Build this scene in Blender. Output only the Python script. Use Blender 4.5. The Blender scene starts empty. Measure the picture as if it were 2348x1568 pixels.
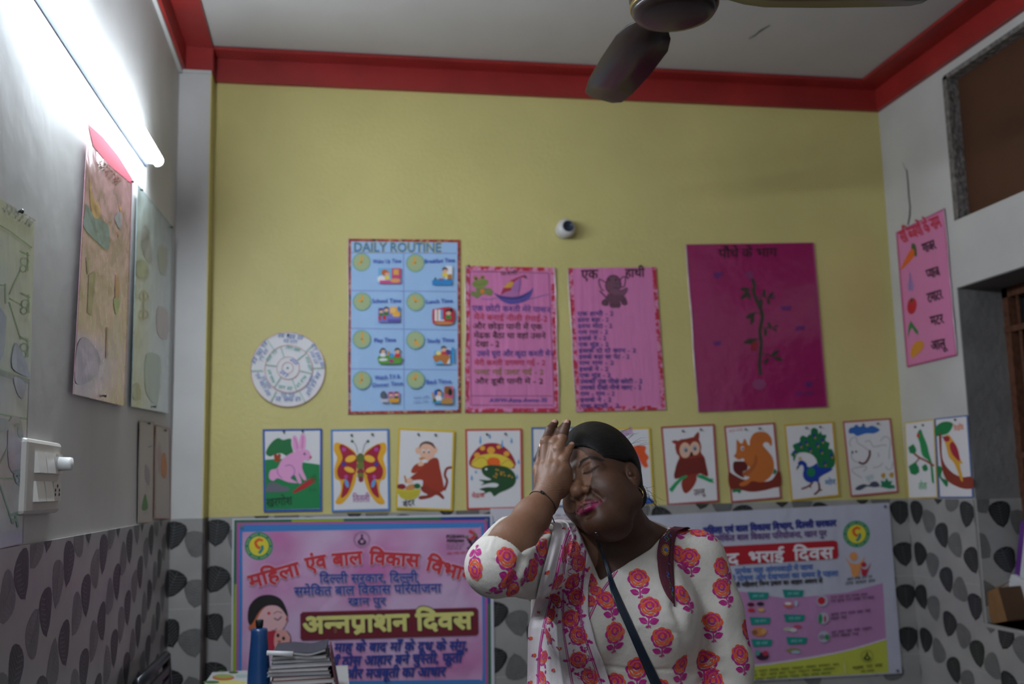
import bpy, bmesh, math, random
import numpy as np
from mathutils import Vector, Matrix
from mathutils.bvhtree import BVHTree
from mathutils.geometry import tessellate_polygon
random.seed(7)
S = bpy.context.scene
COL = S.collection
# ---------------------------------------------------------------- camera, world, exposure
FPX, YAW, PITCH, ROLL = 2323.97, 0.1752, 0.1409, -0.0231
CAM = Vector((0.4324, -3.7798, 1.3057))
def _axes():
    cy, sy, cp, sp, cr, sr = math.cos(YAW), math.sin(YAW), math.cos(PITCH), math.sin(PITCH), math.cos(ROLL), math.sin(ROLL)
    f = Vector((sy*cp, cy*cp, sp)); r = Vector((cy, -sy, 0)); u = r.cross(f)
    return cr*r+sr*u, -sr*r+cr*u, f
RX, UX, FX = _axes()
cd = bpy.data.cameras.new('camera'); cam = bpy.data.objects.new('camera', cd); COL.objects.link(cam)
cd.sensor_width = 36; cd.lens = FPX*36/2348
cam.matrix_world = Matrix(((RX.x, UX.x, -FX.x, CAM.x), (RX.y, UX.y, -FX.y, CAM.y), (RX.z, UX.z, -FX.z, CAM.z), (0, 0, 0, 1)))
cd.clip_start = .05
cd.dof.use_dof = True; cd.dof.focus_distance = 2.0; cd.dof.aperture_fstop = 3.2
S.camera = cam
w = bpy.data.worlds.new('world'); S.world = w; w.use_nodes = True
w.node_tree.nodes['Background'].inputs[0].default_value = (.80, .88, 1, 1)
w.node_tree.nodes['Background'].inputs[1].default_value = .4
S.view_settings.view_transform = 'Standard'; S.view_settings.look = 'None'
S.view_settings.gamma = 1; S.view_settings.exposure = 0.0
TUBE_POWER = 150.0
# ---------------------------------------------------------------- pixel -> place (the photograph's own camera, 2348 x 1568)
def ray(px, py):
    return (FX + RX*((px-1174)/FPX) - UX*((py-784)/FPX))
def on(px, py, n, d):                     # meet the plane n.p = d
    v = ray(px, py); n = Vector(n); t = (d - n.dot(CAM))/n.dot(v); return CAM + v*t
W, ZB, PL, ZT = 2.6996, 2.8345, 0.1258, 1.22
ZC = 2.965
def BW(px, py, off=0.0): return on(px, py, (0, 1, 0), -off)          # back wall
def LW(px, py, off=0.0): return on(px, py, (1, 0, 0), -PL+off)       # left wall
def RW(px, py, off=0.0): return on(px, py, (1, 0, 0), W-off)         # right wall
def P(px, py, Y): return on(px, py, (0, 1, 0), Y)
# ---------------------------------------------------------------- materials
def lin(c):
    return tuple((x/12.92 if x <= .04045 else ((x+.055)/1.055)**2.4) for x in c)
def hexc(h): return lin(tuple(int(h[i:i+2], 16)/255 for i in (0, 2, 4)))
MATS = {}
def mat(name, col, rough=.6, metal=0, bump=None, spec=.5, coat=0, vary=None, sss=0, emit=0, trans=0, sheen=0):
    """bump=(scale, strength, stretch xyz), vary=(scale, amount)"""
    if name in MATS: return MATS[name]
    m = bpy.data.materials.new(name); m.use_nodes = True; nt = m.node_tree; b = nt.nodes['Principled BSDF']
    if isinstance(col, str): col = hexc(col)
    b.inputs['Base Color'].default_value = (*col, 1); b.inputs['Roughness'].default_value = rough
    b.inputs['Metallic'].default_value = metal; b.inputs['Specular IOR Level'].default_value = spec
    b.inputs['Coat Weight'].default_value = coat; b.inputs['Coat Roughness'].default_value = .12
    if sheen: b.inputs['Sheen Weight'].default_value = sheen
    if sss:
        b.inputs['Subsurface Weight'].default_value = sss; b.inputs['Subsurface Radius'].default_value = (.012, .004, .002); b.inputs['Subsurface Scale'].default_value = .4
    if trans: b.inputs['Transmission Weight'].default_value = trans
    if emit: b.inputs['Emission Color'].default_value = (*col, 1); b.inputs['Emission Strength'].default_value = emit
    g = None
    if bump or vary: g = nt.nodes.new('ShaderNodeNewGeometry')
    if vary:
        n = nt.nodes.new('ShaderNodeTexNoise'); n.inputs['Scale'].default_value = vary[0]; n.inputs['Detail'].default_value = 5
        nt.links.new(g.outputs['Position'], n.inputs['Vector'])
        mr = nt.nodes.new('ShaderNodeMapRange'); mr.inputs[1].default_value = .3; mr.inputs[2].default_value = .7
        mr.inputs[3].default_value = 1-vary[1]; mr.inputs[4].default_value = 1+vary[1]*.4
        nt.links.new(n.outputs[0], mr.inputs[0])
        mx = nt.nodes.new('ShaderNodeVectorMath'); mx.operation = 'SCALE'; mx.inputs[0].default_value = col
        nt.links.new(mr.outputs[0], mx.inputs['Scale']); nt.links.new(mx.outputs[0], b.inputs['Base Color'])
    if bump:
        mp = nt.nodes.new('ShaderNodeVectorMath'); mp.operation = 'MULTIPLY'; mp.inputs[1].default_value = bump[2] if len(bump) > 2 else (1, 1, 1)
        nt.links.new(g.outputs['Position'], mp.inputs[0])
        n2 = nt.nodes.new('ShaderNodeTexNoise'); n2.inputs['Scale'].default_value = bump[0]; n2.inputs['Detail'].default_value = 3
        nt.links.new(mp.outputs[0], n2.inputs['Vector'])
        bp = nt.nodes.new('ShaderNodeBump'); bp.inputs['Strength'].default_value = bump[1]; bp.inputs['Distance'].default_value = .02
        nt.links.new(n2.outputs[0], bp.inputs['Height']); nt.links.new(bp.outputs[0], b.inputs['Normal'])
    MATS[name] = m; return m
# ---------------------------------------------------------------- mesh helpers
class MB:
    """collects faces with materials and links them as ONE mesh object"""
    def __init__(s): s.v = []; s.f = []; s.mi = []; s.ms = []
    def m(s, mt):
        if mt not in s.ms: s.ms.append(mt)
        return s.ms.index(mt)
    def add(s, vs, fs, mt):
        o = len(s.v); i = s.m(mt); s.v += [tuple(x) for x in vs]
        for f in fs: s.f.append(tuple(o+k for k in f)); s.mi.append(i)
    def box(s, a, b, mt):
        x0, y0, z0 = a; x1, y1, z1 = b
        vs = [(x0,y0,z0),(x1,y0,z0),(x1,y1,z0),(x0,y1,z0),(x0,y0,z1),(x1,y0,z1),(x1,y1,z1),(x0,y1,z1)]
        s.add(vs, [(0,3,2,1),(4,5,6,7),(0,1,5,4),(1,2,6,5),(2,3,7,6),(3,0,4,7)], mt)
    def slab(s, quad, n, th, mt):        # quad of points, extruded back along -n
        q = [Vector(p) for p in quad]; k = len(q); n = Vector(n)
        vs = q + [p - n*th for p in q]
        s.add(vs, [tuple(range(k)), tuple(range(2*k-1, k-1, -1))] + [(i, k+i, k+(i+1) % k, (i+1) % k) for i in range(k)], mt)
    def poly(s, pts, mt):
        pts = [Vector(p) for p in pts]
        try: tr = tessellate_polygon([pts])
        except Exception: return
        s.add(pts, tr, mt)
    def tube(s, pts, r, mt, n=10, cap=True):
        pts = [Vector(p) for p in pts]; vs = []; fs = []; ref = None
        rr = r if isinstance(r, (list, tuple)) else [r]*len(pts)
        for i, p in enumerate(pts):
            t = (pts[min(i+1, len(pts)-1)] - pts[max(i-1, 0)]).normalized()
            if ref is None: ref = t.orthogonal().normalized()
            ref = (ref - t*ref.dot(t)).normalized(); b = t.cross(ref)
            for k in range(n):
                a = 2*math.pi*k/n; vs.append(p + (ref*math.cos(a) + b*math.sin(a))*rr[i])
        for i in range(len(pts)-1):
            for k in range(n): fs.append((i*n+k, i*n+(k+1) % n, (i+1)*n+(k+1) % n, (i+1)*n+k))
        if cap: fs += [tuple(range(n-1, -1, -1)), tuple(range((len(pts)-1)*n, len(pts)*n))]
        s.add(vs, fs, mt)
    def lathe(s, prof, c, mt, ax=Vector((0, 0, 1)), n=32):
        ax = Vector(ax).normalized(); a0 = ax.orthogonal().normalized(); b0 = ax.cross(a0); c = Vector(c); vs = []; fs = []
        for r, h in prof:
            for k in range(n):
                a = 2*math.pi*k/n; vs.append(c + ax*h + (a0*math.cos(a) + b0*math.sin(a))*r)
        for i in range(len(prof)-1):
            for k in range(n): fs.append((i*n+k, i*n+(k+1) % n, (i+1)*n+(k+1) % n, (i+1)*n+k))
        fs += [tuple(range(n-1, -1, -1)), tuple(range((len(prof)-1)*n, len(prof)*n))]
        s.add(vs, fs, mt)
    def build(s, name, parent=None, smooth=False, bevel=0):
        me = bpy.data.meshes.new(name); off = Vector(parent['_w']) if parent is not None else Vector((0, 0, 0))
        me.from_pydata([Vector(v)-off for v in s.v], [], s.f)
        for mt in s.ms: me.materials.append(mt)
        me.polygons.foreach_set('material_index', s.mi); 
        if smooth: me.polygons.foreach_set('use_smooth', [True]*len(me.polygons))
        me.update()
        o = bpy.data.objects.new(name, me); COL.objects.link(o)
        if parent is not None: o.parent = parent
        if bevel:
            b = o.modifiers.new('bevel', 'BEVEL'); b.width = bevel; b.segments = 2; b.limit_method = 'ANGLE'
        return o
def thing(name, label, cat, loc=(0, 0, 0), group=None):
    o = bpy.data.objects.new(name, None); COL.objects.link(o); o.location = loc; o.empty_display_size = .05
    o['_w'] = tuple(loc); o['label'] = label; o['category'] = cat
    if group: o['group'] = group
    return o
def tag(o, label, cat, group=None):
    o['label'] = label; o['category'] = cat
    if group: o['group'] = group
    return o
def struct(mb, name, smooth=False):
    o = mb.build(name, None, smooth); o['kind'] = 'structure'; return o
def crom(pts, n=4, closed=True):
    pts = [Vector(p) for p in pts]; k = len(pts); out = []
    rng = range(k) if closed else range(k-1)
    for i in rng:
        if closed: p0, p1, p2, p3 = pts[i-1], pts[i], pts[(i+1) % k], pts[(i+2) % k]
        else: p0, p1, p2, p3 = pts[max(i-1, 0)], pts[i], pts[i+1], pts[min(i+2, k-1)]
        for j in range(n):
            t = j/n; out.append(.5*((2*p1)+(p2-p0)*t+(2*p0-5*p1+4*p2-p3)*t*t+(3*p1-p0-3*p2+p3)*t**3))
    if not closed: out.append(pts[-1])
    return out
# ---------------------------------------------------------------- writing
_TC = {}
def _run(s, off):
    k = (s, off)
    if k in _TC: return _TC[k]
    c = bpy.data.curves.new('t', 'FONT'); c.body = s; c.size = 1; c.resolution_u = 2; c.offset = off
    o = bpy.data.objects.new('t', c); me = o.to_mesh()
    r = ([Vector((v.co.x, v.co.y)) for v in me.vertices], [tuple(p.vertices) for p in me.polygons])
    o.to_mesh_clear(); bpy.data.objects.remove(o); bpy.data.curves.remove(c)
    _TC[k] = r; return r
def _w(s):
    v, _ = _run(s+'|', 0); v2, _ = _run('|', 0)
    return max(p.x for p in v) - max(p.x for p in v2)
def _half(ch, off):                       # half form of a letter: its right-hand stem cut away
    v, f = _run(ch, off); full = _w(ch); cut = full*.70
    bm = bmesh.new(); bv = [bm.verts.new((p.x, p.y, 0)) for p in v]
    for q in f:
        try: bm.faces.new([bv[i] for i in q])
        except Exception: pass
    bmesh.ops.bisect_plane(bm, geom=bm.verts[:]+bm.edges[:]+bm.faces[:], plane_co=(cut, 0, 0), plane_no=(1, 0, 0), clear_outer=True)
    bm.verts.index_update(); r = ([Vector(x.co.xy) for x in bm.verts], [tuple(x.index for x in q.verts) for q in bm.faces]); bm.free()
    return r, cut
CONS = set(chr(c) for c in range(0x915, 0x93a)) | set(chr(c) for c in range(0x958, 0x960))
HAL = '\u094d'; IM = '\u093f'; RA = '\u0930'
def layout(s, off=0.0):
    """a line of writing as flat outlines: short-i signs moved before their letter, joined letters as half forms"""
    V = []; F = []; x = 0.0; i = 0; run = ''
    def put(vf, dx):
        o = len(V); V.extend([p+Vector((dx, 0)) for p in vf[0]]); F.extend([tuple(o+k for k in q) for q in vf[1]])
    def flush():
        nonlocal x, run
        if run: put(_run(run, off), x); x += _w(run); run = ''
    hl = max(p.y for p in _run('\u0915', 0)[0])
    while i < len(s):
        ch = s[i]
        if ch in CONS:
            cl = [ch]; j = i+1
            while j+1 < len(s) and s[j] == HAL and s[j+1] in CONS: cl.append(s[j+1]); j += 2
            im = j < len(s) and s[j] == IM
            if im: run += IM; j += 1
            reph = len(cl) > 1 and cl[0] == RA
            if reph: cl = cl[1:]
            rakar = len(cl) > 1 and cl[-1] == RA
            if rakar: cl = cl[:-1]
            for c in cl[:-1]:
                flush(); h, wd = _half(c, off); put(h, x); x += wd
            run += cl[-1]
            while j < len(s) and ('\u093e' <= s[j] <= '\u094c' or s[j] in '\u0901\u0902\u0903\u093c'): run += s[j]; j += 1
            if reph or rakar:
                flush()
                if rakar:
                    a = x-.33 if s[j-1] in CONS or s[j-1] == RA else x-.55
                    o = len(V); V.extend([Vector((a+.12, .16)), Vector((a-.14, -.02)), Vector((a-.08, -.09)), Vector((a+.16, .08))]); F.append((o, o+1, o+2, o+3))
                if reph:
                    o = len(V); n = 7; a = x-.12
                    for k in range(n):
                        t = math.pi*(k/(n-1))*1.15
                        for rr in (.19+off, .11-off): V.append(Vector((a-math.cos(t)*rr, hl+.02+math.sin(t)*rr)))
                    for k in range(n-1): F.append((o+2*k, o+2*k+1, o+2*k+3, o+2*k+2))
            i = j
        else: run += ch; i += 1
    flush()
    return V, F
# ---------------------------------------------------------------- flat sheets on the walls
class Sheet:
    """paper, card, poster or banner fixed to a wall; drawn on in layers that lie on its face"""
    def __init__(s, name, label, cat, corners, wall, off, pm, th=.0012, crop=None, group=None, bulge=0):
        s.wall = wall; s.off = off; s.C = crop or (0, 0, 1); s.k = 1
        s.n = {BW: Vector((0, -1, 0)), LW: Vector((1, 0, 0)), RW: Vector((-1, 0, 0))}[wall]
        s.cor = [s.raw(*c) for c in corners]; s.pc = corners
        c = sum((Vector(p) for p in s.cor), Vector())/4
        s.o = thing(name, label, cat, c, group)
        m = MB(); m.slab(s.cor if s.n.dot((s.cor[1]-s.cor[0]).cross(s.cor[2]-s.cor[0])) > 0 else s.cor[::-1], s.n, th, pm); m.build('paper', s.o)
        s.dr = MB(); s.tx = MB(); s.bd = MB()
    def raw(s, x, y, e=0.0): return s.wall(s.C[0]+x/s.C[2], s.C[1]+y/s.C[2], s.off+e)
    def lay(s): s.k += 1; return .0003+.00005*s.k
    def uv(s, u, v):                     # bilinear place in crop pixels
        a, b, c, d = [Vector((*p, 0)) for p in s.pc]; p = (a*(1-u)+b*u)*(1-v)+(d*(1-u)+c*u)*v; return p.x, p.y
    def p(s, pts, mt, sm=1, mb=None, n=4):
        e = s.lay(); pts = [(x, y, 0) for x, y in pts]
        if sm: pts = crom(pts, n)
        (mb or s.dr).poly([s.raw(q[0], q[1], e) for q in pts], mt)
    def e(s, x, y, rx, mt, ry=None, rot=0, n=18, mb=None):
        ry = ry or rx; c, q = math.cos(rot), math.sin(rot)
        s.p([(x+rx*math.cos(t)*c-ry*math.sin(t)*q, y+rx*math.cos(t)*q+ry*math.sin(t)*c) for t in [2*math.pi*k/n for k in range(n)]], mt, 0, mb)
    def ln(s, pts, wd, mt, sm=1, mb=None):
        e = s.lay(); q = [Vector((x, y, 0)) for x, y in pts]
        if sm and len(q) > 2: q = crom(q, 5, False)
        L = []; R = []
        for i, a in enumerate(q):
            t = (q[min(i+1, len(q)-1)]-q[max(i-1, 0)]).normalized(); nn = Vector((-t.y, t.x, 0))*wd/2
            L.append(s.raw(a.x+nn.x, a.y+nn.y, e)); R.append(s.raw(a.x-nn.x, a.y-nn.y, e))
        k = len(q); (mb or s.dr).add(L+R, [(i, i+1, k+i+1, k+i) for i in range(k-1)], mt)
    def ring(s, x, y, r0, r1, mt, mb=None, n=32):
        e = s.lay(); vs = [s.raw(x+r*math.cos(2*math.pi*k/n), y+r*math.sin(2*math.pi*k/n), e) for r in (r0, r1) for k in range(n)]
        (mb or s.dr).add(vs, [(k, (k+1) % n, n+(k+1) % n, n+k) for k in range(n)], mt)
    def r(s, x0, y0, x1, y1, mt, mb=None): s.p([(x0, y0), (x1, y0), (x1, y1), (x0, y1)], mt, 0, mb)
    def border(s, t, mt, name='border', tb=None):
        """a drawn or stuck-on border of t of the sheet's width"""
        tb = tb if tb is not None else t*abs(s.pc[1][0]-s.pc[0][0])/abs(s.pc[3][1]-s.pc[0][1])
        e = s.lay(); q = [(0, 0), (1, 0), (1, 1), (0, 1)]; qi = [(t, tb), (1-t, tb), (1-t, 1-tb), (t, 1-tb)]
        vs = [s.raw(*s.uv(*x), e) for x in q+qi]
        s.bd.add(vs, [(0, 1, 5, 4), (1, 2, 6, 5), (2, 3, 7, 6), (3, 0, 4, 7)], mt)
    def t(s, st, a, b, h, mt, bold=0.0, arc=0, shear=0, mb=None, e=None):
        """a line of writing from a to b along its base line, h high"""
        V, F = layout(st)
        if not V: return
        x0 = min(p.x for p in V); x1 = max(p.x for p in V)
        dev = any(ord(c) > 0x900 for c in st); H = .62 if dev else .70
        e = s.lay() if e is None else e; a = Vector((*a, 0)); b = Vector((*b, 0)); d = b-a; up = Vector((d.y, -d.x, 0)).normalized()*h/H
        ux = d.length/(x1-x0)*H/h
        sh = [(0, 0)] if bold < .005 else [(bold*math.cos(k*math.pi*2/n), bold*math.sin(k*math.pi*2/n)) for n in [4 if bold < .03 else 7] for k in range(n)]
        for si, (sx, sy) in enumerate(sh):
            out = []; e += 1.2e-5
            for p in V:
                u = (p.x+sx/ux-x0)/(x1-x0); q = a+d*u+up*(p.y+sy+arc*4*u*(1-u))+d.normalized()*shear*p.y*h/H; out.append(s.raw(q.x, q.y, e))
            (mb or s.tx).add(out, F, mt)
    def scrib(s, a, b, h, mt, words=3, seed=0):
        """writing too small to read: bars with short strokes below"""
        rd = random.Random(seed+len(s.tx.v)); a = Vector((*a, 0)); b = Vector((*b, 0)); d = b-a; up = Vector((d.y, -d.x, 0)).normalized()*h
        ws = [rd.uniform(.7, 1.4) for _ in range(words)]; tot = sum(ws)+.25*(words-1); u = 0; e = s.lay()
        def quad(u0, v0, u1, v1, sh=0):
            q = [a+d*u0+up*v0, a+d*u1+up*v0, a+d*(u1+sh)+up*v1, a+d*(u0+sh)+up*v1]
            s.tx.add([s.raw(x.x, x.y, e) for x in q], [(0, 1, 2, 3)], mt)
        L = d.length
        for wd in ws:
            w0, w1 = u/tot, (u+wd)/tot; quad(w0, .84, w1, 1.0); k = max(2, int((w1-w0)*L/h*1.6)); st = (w1-w0)/k
            for i in range(k):
                x = w0+st*(i+.35); quad(x, .0+.1*rd.random(), x+.16*h/L, .84)
                if rd.random() < .75: y = rd.uniform(.1, .4); quad(x-.35*h/L, y, x+.05*h/L, y+.2, rd.uniform(-.1, .1)*h/L)
            u += wd+.25
    def pin(s, x, y, r=.0042):
        m = MB(); c = s.raw(x, y); m.lathe([(r*.5, 0), (r*.6, .003), (r, .0045), (r, .007), (r*.5, .0085)], c, mat('pin', (.03, .035, .03), .35), s.n, 10); m.build('pin', s.o, True)
    def film(s, a, b, mt):
        """curled shiny edge of the laminating film between two corners"""
        A, B = s.cor[a], s.cor[b]; rd = random.Random(len(s.o.name)+a); n = 24; d = (B-A); sd = d.normalized().cross(s.n); pts = []; rs = []
        for i in range(n+1):
            f = i/n; pts.append(A+d*f+s.n*(.0012+.0012*math.sin(f*17+a))+sd*.0012*math.sin(f*11+2*a)); rs.append(.0014+.0011*rd.random())
        m = MB(); m.tube(pts, rs, mt, 8); m.build('film_edge', s.o, True)
    def done(s):
        if s.bd.v: s.bd.build('border', s.o)
        if s.dr.v: s.dr.build('drawing', s.o)
        if s.tx.v: s.tx.build('lettering', s.o)
# ================================================================ the room
mYel = mat('yellow_paint', (.600, .525, .20), .55, bump=(60, .10), vary=(2.2, .10))
mWht = mat('white_paint', (.54, .53, .51), .6, bump=(9, .10), vary=(3.0, .13))
mCei = mat('ceiling_paint', (.52, .50, .485), .6, bump=(5, .12), vary=(1.6, .10))
mRed = mat('red_paint', (.30, .019, .017), .45, bump=(20, .06), vary=(4, .22))
mTil = mat('leaf_tile_glaze', (.34, .325, .31), .35, vary=(7, .15))
mTk = mat('tile_leaf_dark', (.017, .018, .019), .4, vary=(40, .3)); mTl = mat('tile_leaf_light', (.145, .140, .135), .4, vary=(40, .2))
mTv = mat('tile_leaf_vein', (.12, .12, .117), .4); mGro = mat('grout', (.42, .40, .38), .8)
mFlo = mat('floor_terrazzo', (.10, .09, .085), .4, vary=(60, .4))
DADO = .008
pY = .11; pX = P(483, 300, -pY).x
YB = -4.9                                     # the room runs on behind the camera to a wall, its unseen doorway added for light
zS = BW(502, 134, .02).z
yLedge = on(497, 113, (0, 0, 1), zS).y; zC = P(490, 104, yLedge).z
xLedR = on(2218, 1, (0, 0, 1), zS).x; xLedR2 = on(1988, 180, (0, 0, 1), zS); xLedL = on(487, 104, (0, 0, 1), zS).x
m = MB(); m.box((-PL-.15, 0, ZT), (W+.3, .15, zC+.1), mYel); struct(m, 'wall_back')
m = MB(); m.box((-PL-.15, YB, 0), (-PL, 0.0, zC+.1), mWht); struct(m, 'wall_left')
m = MB(); m.box((-PL-.2, YB, -.1), (W+.5, .15, 0), mFlo); struct(m, 'floor')
m = MB(); m.box((-PL-.2, YB, zC), (W+.5, .15, zC+.12), mCei)
m.box((xLedL-.01, yLedge-.0, zS+.012), (xLedR+.01, yLedge+.02, zC), mCei)           # white lip of the ledge
m.box((xLedR-.0, YB, zS+.012), (xLedR+.02, yLedge, zC), mCei); m.box((xLedL-.02, YB, zS+.012), (xLedL, yLedge, zC), mCei)
struct(m, 'ceiling')
# red band and ledge round the top of the walls
m = MB(); m.box((pX, -.022, ZB), (W, 0, zS), mRed); m.box((pX, yLedge, zS), (W, 0, zS+.014), mRed); struct(m, 'trim_1')
m = MB(); m.box((W-.022, YB, ZB), (W, -.022, zS), mRed); m.box((xLedR, YB, zS), (W, yLedge, zS+.014), mRed); struct(m, 'trim_2')
m = MB(); m.box((-PL, YB, ZB), (-PL+.022, -pY, zS), mRed); m.box((-PL, YB, zS), (xLedL, -pY, zS+.014), mRed)
m.box((-PL, -pY-.004, ZB), (pX+.004, 0, zS+.014), mRed); struct(m, 'trim_3')
m = MB(); m.box((-PL, YB, ZB-.012), (-PL+.012, -pY, ZB), mWht); m.box((-PL, -pY-.008, ZB-.012), (pX, -pY, ZB), mWht); struct(m, 'trim_4')
m = MB(); m.box((-PL, -pY, ZT), (pX-.004, 0, ZB), mWht); m.box((pX-.004, -pY+.001, ZT), (pX, 0, ZB), mYel); struct(m, 'trim_5')      # corner pillar
m = MB(); m.box((1.05, YB-.15, 0), (W+.3, YB, zC+.1), mWht); m.box((-PL-.15, YB-.15, 2.15), (1.05, YB, zC+.1), mWht); struct(m, 'wall_front')
# right wall with its two openings
a1 = RW(2163, 178); b1 = RW(2190, 506); a2 = RW(2202, 657); b2 = RW(2240, 1300); sill = RW(2262, 1428)
y1 = (a1.y+b1.y)/2; zt1 = a1.z; zb1 = b1.z; y2 = (a2.y+b2.y)/2; zt2 = a2.z; zb2 = sill.z
mCem = mat('bare_cement', (.20, .19, .185), .8, bump=(30, .2), vary=(6, .2))  # rough reveal cement, with the reveal's shade put into the grey
yn1, yn2 = y1-1.3, y2-1.25; X2 = W+.30
m = MB()
m.box((W, y1, zb1), (X2, 0, zC+.1), mWht); m.box((W, yn1, zt1), (X2, y1, zC+.1), mWht)
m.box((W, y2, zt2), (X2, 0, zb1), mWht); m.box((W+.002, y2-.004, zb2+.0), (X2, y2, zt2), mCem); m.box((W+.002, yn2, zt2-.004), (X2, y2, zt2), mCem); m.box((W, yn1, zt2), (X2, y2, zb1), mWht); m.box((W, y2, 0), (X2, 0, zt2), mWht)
m.box((W, yn2, 0), (X2, y2, zb2), mWht); m.box((W, YB, 0), (X2, yn2, zt2), mWht); m.box((W, YB, zt2), (X2, yn1, zC+.1), mWht)
struct(m, 'wall_right')
mBrd = mat('brown_board', (.075, .028, .012), .55, vary=(6, .12)); mSca = mat('scarred_cement', (.20, .18, .165), .8, bump=(60, .5), vary=(50, .6))
m = MB(); m.box((W+.045, yn1, zb1), (W+.07, y1, zt1), mBrd); b = struct(m, 'window_1')
m = MB(); m.box((W-.001, y1-.022, zb1), (W+.045, y1+.006, zt1), mSca); m.box((W-.001, yn1, zt1-.012), (W+.045, y1, zt1+.006), mSca); struct(m, 'trim_6')
# barred window set deep in the lower opening
mRus = mat('rusty_red_iron', (.12, .040, .018), .7, vary=(50, .5)); mDrk = mat('dark_pane', (.02, .02, .024), .3)
xg = on(2304, 700, (0, 1, 0), y2).x
m = MB(); m.box((xg+.04, yn2, zb2), (xg+.05, y2, zt2), mDrk); wn = struct(m, 'window_2')
fr = MB()
for (ya, yb, za, zb) in ((y2-.035, y2, zb2, zt2), (yn2, yn2+.035, zb2, zt2), (yn2, y2, zt2-.04, zt2), (yn2, y2, zb2, zb2+.035)): fr.box((xg-.012, ya, za), (xg+.03, yb, zb), mRus)
wn['_w'] = (0, 0, 0); fr.build('window_frame', wn)
for k in range(9):
    bb = MB(); y = y2-.075-.13*k; bb.tube([(xg, y, zb2+.03), (xg, y, zt2-.03)], .007, mRus, 8); bb.build('bar', wn, True)
for z in (zt2-.16, zt2-.62, zt2-1.08):
    bb = MB(); bb.box((xg-.016, yn2+.02, z-.011), (xg-.004, y2-.005, z+.011), mRus); bb.build('crossbar', wn)
mCur = mat('purple_blind', (.10, .055, .11), .7)
# leaf-printed tiles up to 1.22 m
def clip(pts, R):
    """keep the part of a flat outline inside a rectangle (u0, u1, h0, h1)"""
    for ax, lim, sg in ((0, R[0], 1), (0, R[1], -1), (1, R[2], 1), (1, R[3], -1)):
        out = []
        for i, p in enumerate(pts):
            q = pts[i-1]; a, b = (q[ax]-lim)*sg, (p[ax]-lim)*sg
            if (a < 0) != (b < 0): t = a/(a-b); out.append((q[0]+(p[0]-q[0])*t, q[1]+(p[1]-q[1])*t))
            if b >= 0: out.append(p)
        pts = out
        if len(pts) < 3: return []
    return pts
def leaf(m, o, u, n, a, h, s, rot, mt, rects):
    """one printed leaf at (a along, h below the top edge), cut off at the tile's edges"""
    def lay(q, e, mm):
        for R in rects:
            r = clip(q, R)
            if r: m.poly([o+u*x-Vector((0, 0, y))+n*(DADO+e) for x, y in r], mm)
    def T(x, y): return (a+(x*math.cos(rot)-y*math.sin(rot))*s, h-(x*math.sin(rot)+y*math.cos(rot))*s)
    out = []
    for k in range(16):
        t = 2*math.pi*k/16; y = math.cos(t); x = math.sin(t)*(.66+.26*y)
        out.append(T(x*(.35 if y < -.9 else 1), y*.66 if y > 0 else y*.86))
    lay(out, .0004, mt); vm = mTv if mt is mTk else mGrv
    lay([T(-.014, .62), T(.014, .62), T(.008, -.78), T(-.008, -.78)], .0007, vm)
    for k in range(7):
        y = .46-.16*k; wd = (.66+.26*y)*.80*math.sqrt(max(.08, 1-(y+.1)**2))
        for sg in (-1, 1): lay([T(0, y-.15), T(0, y-.118), T(sg*wd, y+.105), T(sg*wd, y+.082)][::sg], .0007, vm)
mGrv = mat('tile_leaf_vein_pale', (.19, .185, .18), .4)
def dado(name, o, u, v, n, L, H, holes=(), ph=0):
    """tile slab of length L, height H (from the top edge o downwards), printed with pairs of leaves"""
    m = MB(); o = Vector(o); u = Vector(u); v = Vector((0, 0, 1)); n = Vector(n)
    for (u0, u1, h0, h1) in holes or ((0, L, 0, H),):
        q = [o+u*u0-v*h0+n*DADO, o+u*u0-v*h1+n*DADO, o+u*u1-v*h1+n*DADO, o+u*u1-v*h0+n*DADO]
        if n.dot((q[1]-q[0]).cross(q[2]-q[0])) < 0: q = q[::-1]
        m.slab(q, n, DADO, mTil)
    rects = holes or ((0, L, 0, H),)
    rd = random.Random(3); hmax = min(H, .62); i = -2
    while i*.165 < min(L, 2.9)+.1:
        j = -1
        while j*.163 < hmax:
            a = i*.165+ph+rd.uniform(-.01, .01); h = j*.163+(i % 2)*.082+.05
            leaf(m, o, u, n, a, h, .064, rd.uniform(-.5, .4), mTk, rects)
            leaf(m, o, u, n, a+.080, h+.034, .064, rd.uniform(-.3, .9)+(math.pi if (i+j) % 3 == 0 else 0), mTl, rects)
            j += 1
        i += 1
    for h in (.30, .60, .90):
        for (u0, u1, h0, h1) in holes or ((0, L, 0, H),):
            if h0 < h < h1: m.add([o+u*u0-v*h+n*(DADO+.0002), o+u*u0-v*(h+.0025)+n*(DADO+.0002), o+u*u1-v*(h+.0025)+n*(DADO+.0002), o+u*u1-v*h+n*(DADO+.0002)], [(0, 1, 2, 3)], mGro)
    return struct(m, name)
dado('trim_7', (pX, 0, ZT), (1, 0, 0), 0, (0, -1, 0), W-pX, ZT, ph=.03)
dado('trim_8', (-PL, -pY, ZT), (1, 0, 0), 0, (0, -1, 0), pX+PL, ZT, ph=.012)
m = MB(); m.box((pX-.001, -pY-.002, 0), (pX+.006, -DADO, ZT), mat('tile_edge_brown', (.09, .07, .06), .6, vary=(30, .5))); struct(m, 'trim_9')
dado('trim_10', (-PL, -pY-DADO, ZT), (0, -1, 0), 0, (1, 0, 0), -YB-pY, ZT, ph=.04)
hz2 = ZT-zb2
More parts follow.
